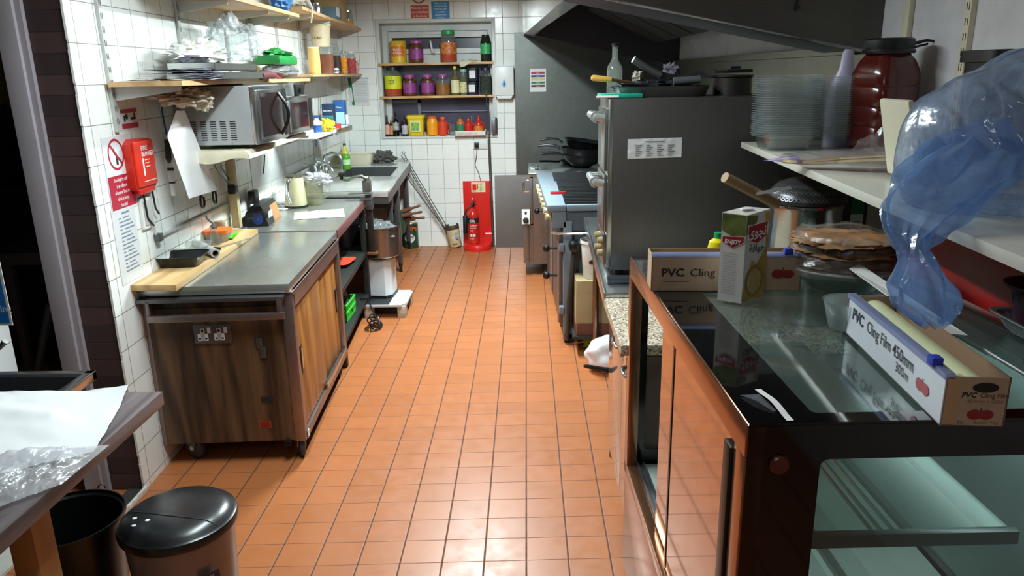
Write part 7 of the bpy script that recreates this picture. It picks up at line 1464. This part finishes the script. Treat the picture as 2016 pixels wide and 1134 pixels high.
# foam boxes in a clear bag
fb = onY(1812, 240, 1.80); fx0 = onY(1770, 240, 1.80).x
random.seed(4); m_foam = mat('foam_cream', 'd3cdb5', .6, var=.03)
for k in range(5):
    R = Matrix.Rotation(-.30, 3, 'Y') @ rz(.2); c = Vector((fx0+.045+.019*k, 1.88, SZ+.108-.004*k)); R = Matrix.Rotation(-.22+.02*k, 3, 'Y')
    g = G().obox(c, (.014, .15, .19-.010*k), R, b=.006).obox(c+R@Vector((.008, 0, .062-.004*k)), (.012, .13, .045), R, b=.004).obox(c+R@Vector((.008, 0, -.02)), (.012, .13, .06), R, b=.004)
    one('foam_box', g, m_foam, 'cream foam food box on edge in the clear bag, %s' % ('leftmost', 'second from left', 'middle one', 'fourth from left', 'rightmost')[k], 'box', 'foam boxes in the clear bag on the right shelf')
# ---- the big blue bag
m_bb = film('blue_polythene', 'bcd0ee', .42, .15, 1.1, .18, 6, .45, .45, tint=.3); m_bb2 = film('blue_polythene_dense', '9fc2ec', .46, .18, .8, .22, 11, .2, .5, tint=.5)
BG = thing('blue_polythene_bag', 'huge crinkled blue plastic bag bulging over the shelf edge with a twisted tail', 'bag', (.93, 1.5, SZ))
OUT = [(1772, 345), (1782, 270), (1812, 205), (1870, 165), (1935, 135), (2016, 95), (2120, 60), (2230, 120), (2260, 300), (2200, 470), (2080, 520), (1990, 497), (1900, 470), (1850, 446), (1800, 420)]
BCX, BCY = 2000, 310
_an = sorted([(math.atan2(y-BCY, x-BCX), math.hypot(x-BCX, y-BCY)) for x, y in OUT])
def rad_(a):
    a = (a+PI) % (2*PI)-PI; L = [(_an[-1][0]-2*PI, _an[-1][1])]+_an+[(_an[0][0]+2*PI, _an[0][1])]
    for (a0, r0), (a1, r1) in zip(L, L[1:]):
        if a0 <= a <= a1: f = (a-a0)/(a1-a0); f = f*f*(3-2*f); return r0+(r1-r0)*f
    return 200
def bagsurf(i, j, h):
    a = 2*PI*i; rho = math.sin(PI*j)**.8; r = rad_(a)*rho; yy = 1.53-.15*math.cos(PI*j)
    c0 = onY(BCX, BCY, 1.53); p = onY(BCX+r*math.cos(a), BCY+r*math.sin(a), 1.53); p.y = yy
    q = p*6; w_ = Vector((q.x*1.6+q.z*.8, q.y, q.z*.55-q.x*.3))
    n1 = abs(noise.noise(w_*1.3)); n2 = abs(noise.noise(w_*3.1+Vector((5, 1, 2)))); n3 = noise.noise(q*.5)
    d = -(.075*(.25-n1)+.045*(.2-n2))*(.35+rho*(1-rho)*2.6)+.03*n3
    p.y += d*(1 if j < .5 else -1); p.x += .4*d*math.cos(a)
    if p.z < SZ+.003+.01*n2: p.z = SZ+.003+.006*n2
    return p
part('bag_body', G().grid(lambda i, j: bagsurf(i % 1.0, j, 0), 150, 110), m_bb, BG, smooth=60)
def neck(i, j, h):
    pts = [(1960, 235, 1.47, .012), (1925, 290, 1.44, .085), (1885, 345, 1.40, .098), (1830, 400, 1.34, .075), (1800, 455, 1.26, .045), (1797, 492, 1.22, .020), (1808, 515, 1.21, .024), (1812, 560, 1.21, .042), (1822, 605, 1.21, .044), (1838, 640, 1.21, .020)]
    q = j*(len(pts)-1); k = min(int(q), len(pts)-2); f = q-k
    A1 = onY(pts[k][0], pts[k][1], pts[k][2]); B1 = onY(pts[k+1][0], pts[k+1][1], pts[k+1][2]); c = A1.lerp(B1, f); r = pts[k][3]*(1-f)+pts[k+1][3]*f
    a = 2*PI*i; fold = 1+.28*math.sin(a*5+j*9)*min(1, .03/r+.2)+.25*noise.noise(Vector((math.cos(a)*2.5, math.sin(a)*2.5, j*7)))
    x = c.x+r*fold*math.cos(a)*1.05; y = c.y+r*fold*math.sin(a)*.65
    return Vector((x, y, c.z+.012*noise.noise(Vector((math.cos(a)*3, math.sin(a)*3, j*9)))))
part('twisted_tail', G().grid(lambda i, j: neck(i % 1.0, j, 0), 60, 70), m_bb2, BG, 'denser blue twisted tail')
# black tub behind the bag
b = onY(1990, 120, 1.95); tt = thing('black_container', 'black ribbed plastic container behind the blue bag on the right shelf', 'container', (b.x, 1.95, SZ))
zb = onY(1985, 98, 1.95).z
part('container_body', G().lathe((b.x+.02, 1.98, SZ+.001), [(.075, 0), (.085, zb-SZ-.03), (.095, zb-SZ-.028), (.095, zb-SZ)], 36, sq=5), m_blk, tt)
# ---- doorway side: shelf, jacket, posts
t = thing('doorway_shelf', 'small white shelf at the doorway with a plastic container on it', 'shelf', (-1.9, 2.62, 1.27))
a = onZ(66, 345, 1.30); part('shelf_board', G().box(-2.5, a.x, 2.56, 2.76, 1.285, 1.30, b=.002), m_cream, t)
part('bracket', G().box(-2.45, -2.43, 2.56, 2.70, 1.19, 1.285), m_cream, t)
one('plastic_container', G().shell((onZ(8, 345, 1.30).x, 2.66, 1.3008), [(.028, 0), (.03, .004), (.044, .07), (.052, .072)], 24, t=.0015), m_pet, 'clear plastic container with a rim on the doorway shelf', 'container')
sx0, sx1 = onY(-40, 600, 2.449).x, onY(18, 600, 2.449).x
F_ = FB((sx0, 2.4485, 0)); zb0, zb1 = onY(10, 640, 2.45).z, onY(0, 545, 2.45).z
one('blue_notice', G().fbox(F_, 0, sx1-sx0, zb0, zb1+.14, 0, .002).rect(F_, .0, sx1-sx0-.008, zb0+.008, zb1+.13, .003, 1).text(F_, 'washing', .0, zb0+.05, .035, 0, .01, c=.004).text(F_, 'hands', .0, zb0+.11, .035, 0, .01, c=.004), [m_stick, m_signblue], 'blue and white hand washing notice on the tiled stub wall', 'notice')
t = thing('hanging_jacket', 'dark yellow and black jacket hanging in the room beyond the doorway', 'jacket', onY(20, 180, 4.0))
jc = onY(18, 165, 4.0); g = G().blob(jc, (.11, .08, .17), .25, 2.5, 4, 30, 20, ridg=.3); part('jacket_body', g, mat('mustard_cloth', '66611d', .8), t)
part('jacket_hem', G().blob(onY(28, 215, 4.0), (.10, .07, .07), .2, 2.5, 5, 26, 16), mat('black_cloth', '16171c', .9), t)
t = thing('metal_rack', 'grey steel table frame in the dark room beyond the doorway', 'rack', onY(60, 520, 3.6))
m_rk = mat('dim_grey', '5a5d60', .5)
a, b = onY(-40, 500, 3.6), onY(100, 500, 3.6); part('rack_shelf', G().box(a.x, b.x+.1, 3.6, 4.0, a.z-.06, a.z), m_rk, t)
a = onY(28, 600, 3.6); part('leg', G().box(a.x-.03, a.x+.01, 3.62, 3.65, 0, onY(28, 520, 3.6).z), m_rk, t)
a, b = onY(98, 600, 3.4), onY(75, 725, 3.4); part('brace', G().tube([a, b, b+(b-a)*1.2], .018, 8), m_rk, t)
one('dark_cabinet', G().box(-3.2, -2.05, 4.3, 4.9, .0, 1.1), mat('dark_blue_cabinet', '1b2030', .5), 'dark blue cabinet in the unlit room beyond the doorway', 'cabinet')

# ================================================================== BETWEEN PREP TABLE AND SINK: bowl, pedestal, platform
px_, py_ = onY(752, 470, 5.40).x-.012, 5.40
PL = thing('floor_platform', 'low wooden platform with white top plate under the pedestal beside the prep table', 'platform', (-1.0, 5.3, 0))
g = G().hexa([(-1.16, 5.15, .085), (-.895, 5.15, .085), (-.87, 5.19, .085), (-.87, 5.52, .085), (-1.16, 5.15, .102), (-.895, 5.15, .102), (-.87, 5.19, .102), (-.87, 5.52, .102)])
g = G().prism(Fr((0, 0, .085), (1, 0, 0), (0, 1, 0)), [(-1.17, 5.15), (-.90, 5.15), (-.865, 5.20), (-.865, 5.50), (-.89, 5.54), (-1.17, 5.54)], 0, .016)
part('top_plate', g, mat('dull_white_metal', 'b9bdbd', .4, var=.06), PL)
part('dark_mat', G().box(-1.165, -.99, 5.16, 5.33, .1013, .1023), m_blkm, PL)
m_blkw = mat('weathered_block', 'b4aa98', .7, var=.4, vs=30)
for x0, x1, y0, y1 in ((-.93, -.87, 5.16, 5.24), (-.93, -.87, 5.44, 5.52), (-1.17, -1.11, 5.16, 5.24), (-1.17, -1.11, 5.44, 5.52)): part('block', G().box(x0, x1, y0, y1, 0, .085, b=.002), m_blkw, PL)
part('under_frame', G().box(-1.16, -.88, 5.25, 5.43, .04, .0848), m_blkm, PL)
PD = thing('white_pedestal', 'white faceted machine pedestal carrying the steel mixing bowl', 'pedestal', (px_-.02, py_+.02, .103))
part('column', G().prism(Fr((px_, py_, .1025), (1, 0, 0), (0, 1, 0)), [(-.10, -.075), (.03, -.09), (.075, -.05), (.085, .09), (-.10, .09)], 0, .295), mat('machine_white', 'd3d7da', .3, var=.03), PD)
part('foot_trim', G().prism(Fr((px_, py_, .1024), (1, 0, 0), (0, 1, 0)), [(-.105, -.08), (.032, -.095), (.08, -.053), (.09, .095), (-.105, .095)], 0, .02), m_blk, PD)
part('turntable', G().lathe((px_, py_, .398), [(.11, 0), (.12, .006), (.10, .012)], 32), m_blk, PD)
BW = thing('mixing_bowl', 'large straight-sided stainless mixing bowl with crumpled plastic inside', 'bowl', (px_, py_, .411))
part('bowl_body', G().shell((px_, py_, .411), [(.128, 0), (.14, .012), (.143, .215), (.151, .219), (.151, .226)], 48, t=.003), steel('bowl_steel', '9d9690', .24, (1, 1, 10), .3, 4), BW)
one('bowl_plastic', G().blob((px_+.0, py_, .60), (.125, .125, .065), .2, 2.6, 31, 44, 26, ridg=.35, flat=.53), film('bowl_film', 'c9cfd0', .28, .1, .9, .1, 16, .35, .35), 'crumpled clear plastic filling the steel mixing bowl', 'plastic bag')
# coil of black lead on the floor
pts = []
cb = onZ(733, 655, 0)
for k in range(60):
    a = k*.42; pts.append(Vector((cb.x+.035*math.cos(a)+.012*math.sin(a*.31), cb.y+.10+.09*math.sin(a)*.9, .006+.10*(k/60)*abs(math.sin(a*.5)))))
top = [Vector((fx(5.05)+.012, 5.05, .155)), Vector((fx(5.05)+.03, 5.05, .16)), Vector((fx(5.05)+.035, 5.04, .10))]
one('coiled_lead', G().tube([Vector((fx(5.1)-.05, 5.1, .165)), Vector((fx(5.08)+.01, 5.08, .17)), Vector((fx(5.05)+.035, 5.04, .12))]+pts, .0055, 6), m_blk, 'black mains lead coiled on the floor below the prep table', 'cable')
# rolling pins etc. on the sink undershelf
t = thing('green_canister', 'dark green canister on the shelf under the sink', 'canister', (-1.17, 6.78, .291)); 
part('canister_body', G().shell((-1.18, 6.78, .2905), [(.065, 0), (.07, .01), (.07, .20), (.074, .205)], 28, t=.003), MATS['bottle_green'], t)
for k, (dz, a, L) in enumerate(((.0, .35, .27), (.03, .55, .25), (-.03, .15, .26))):
    p0 = Vector((-1.20+.01*k, 6.76+.02*k, .44+dz)); d = Vector((math.cos(a*.5), -.1, math.sin(a*.6))).normalized(); 
    one('rolling_pin', G().tube([p0, p0+d*L*.62, p0+d*L*.64, p0+d*L*.70, p0+d*L*.96, p0+d*L], [.020, .021, .012, .011, .012, .008], 12), mat('dark_wood', '6a4230', .45), 'dark wooden rolling pin poking out from under the sink, %s' % ('middle one', 'upper one', 'lower one')[k], 'rolling pin', 'rolling pins under the sink')
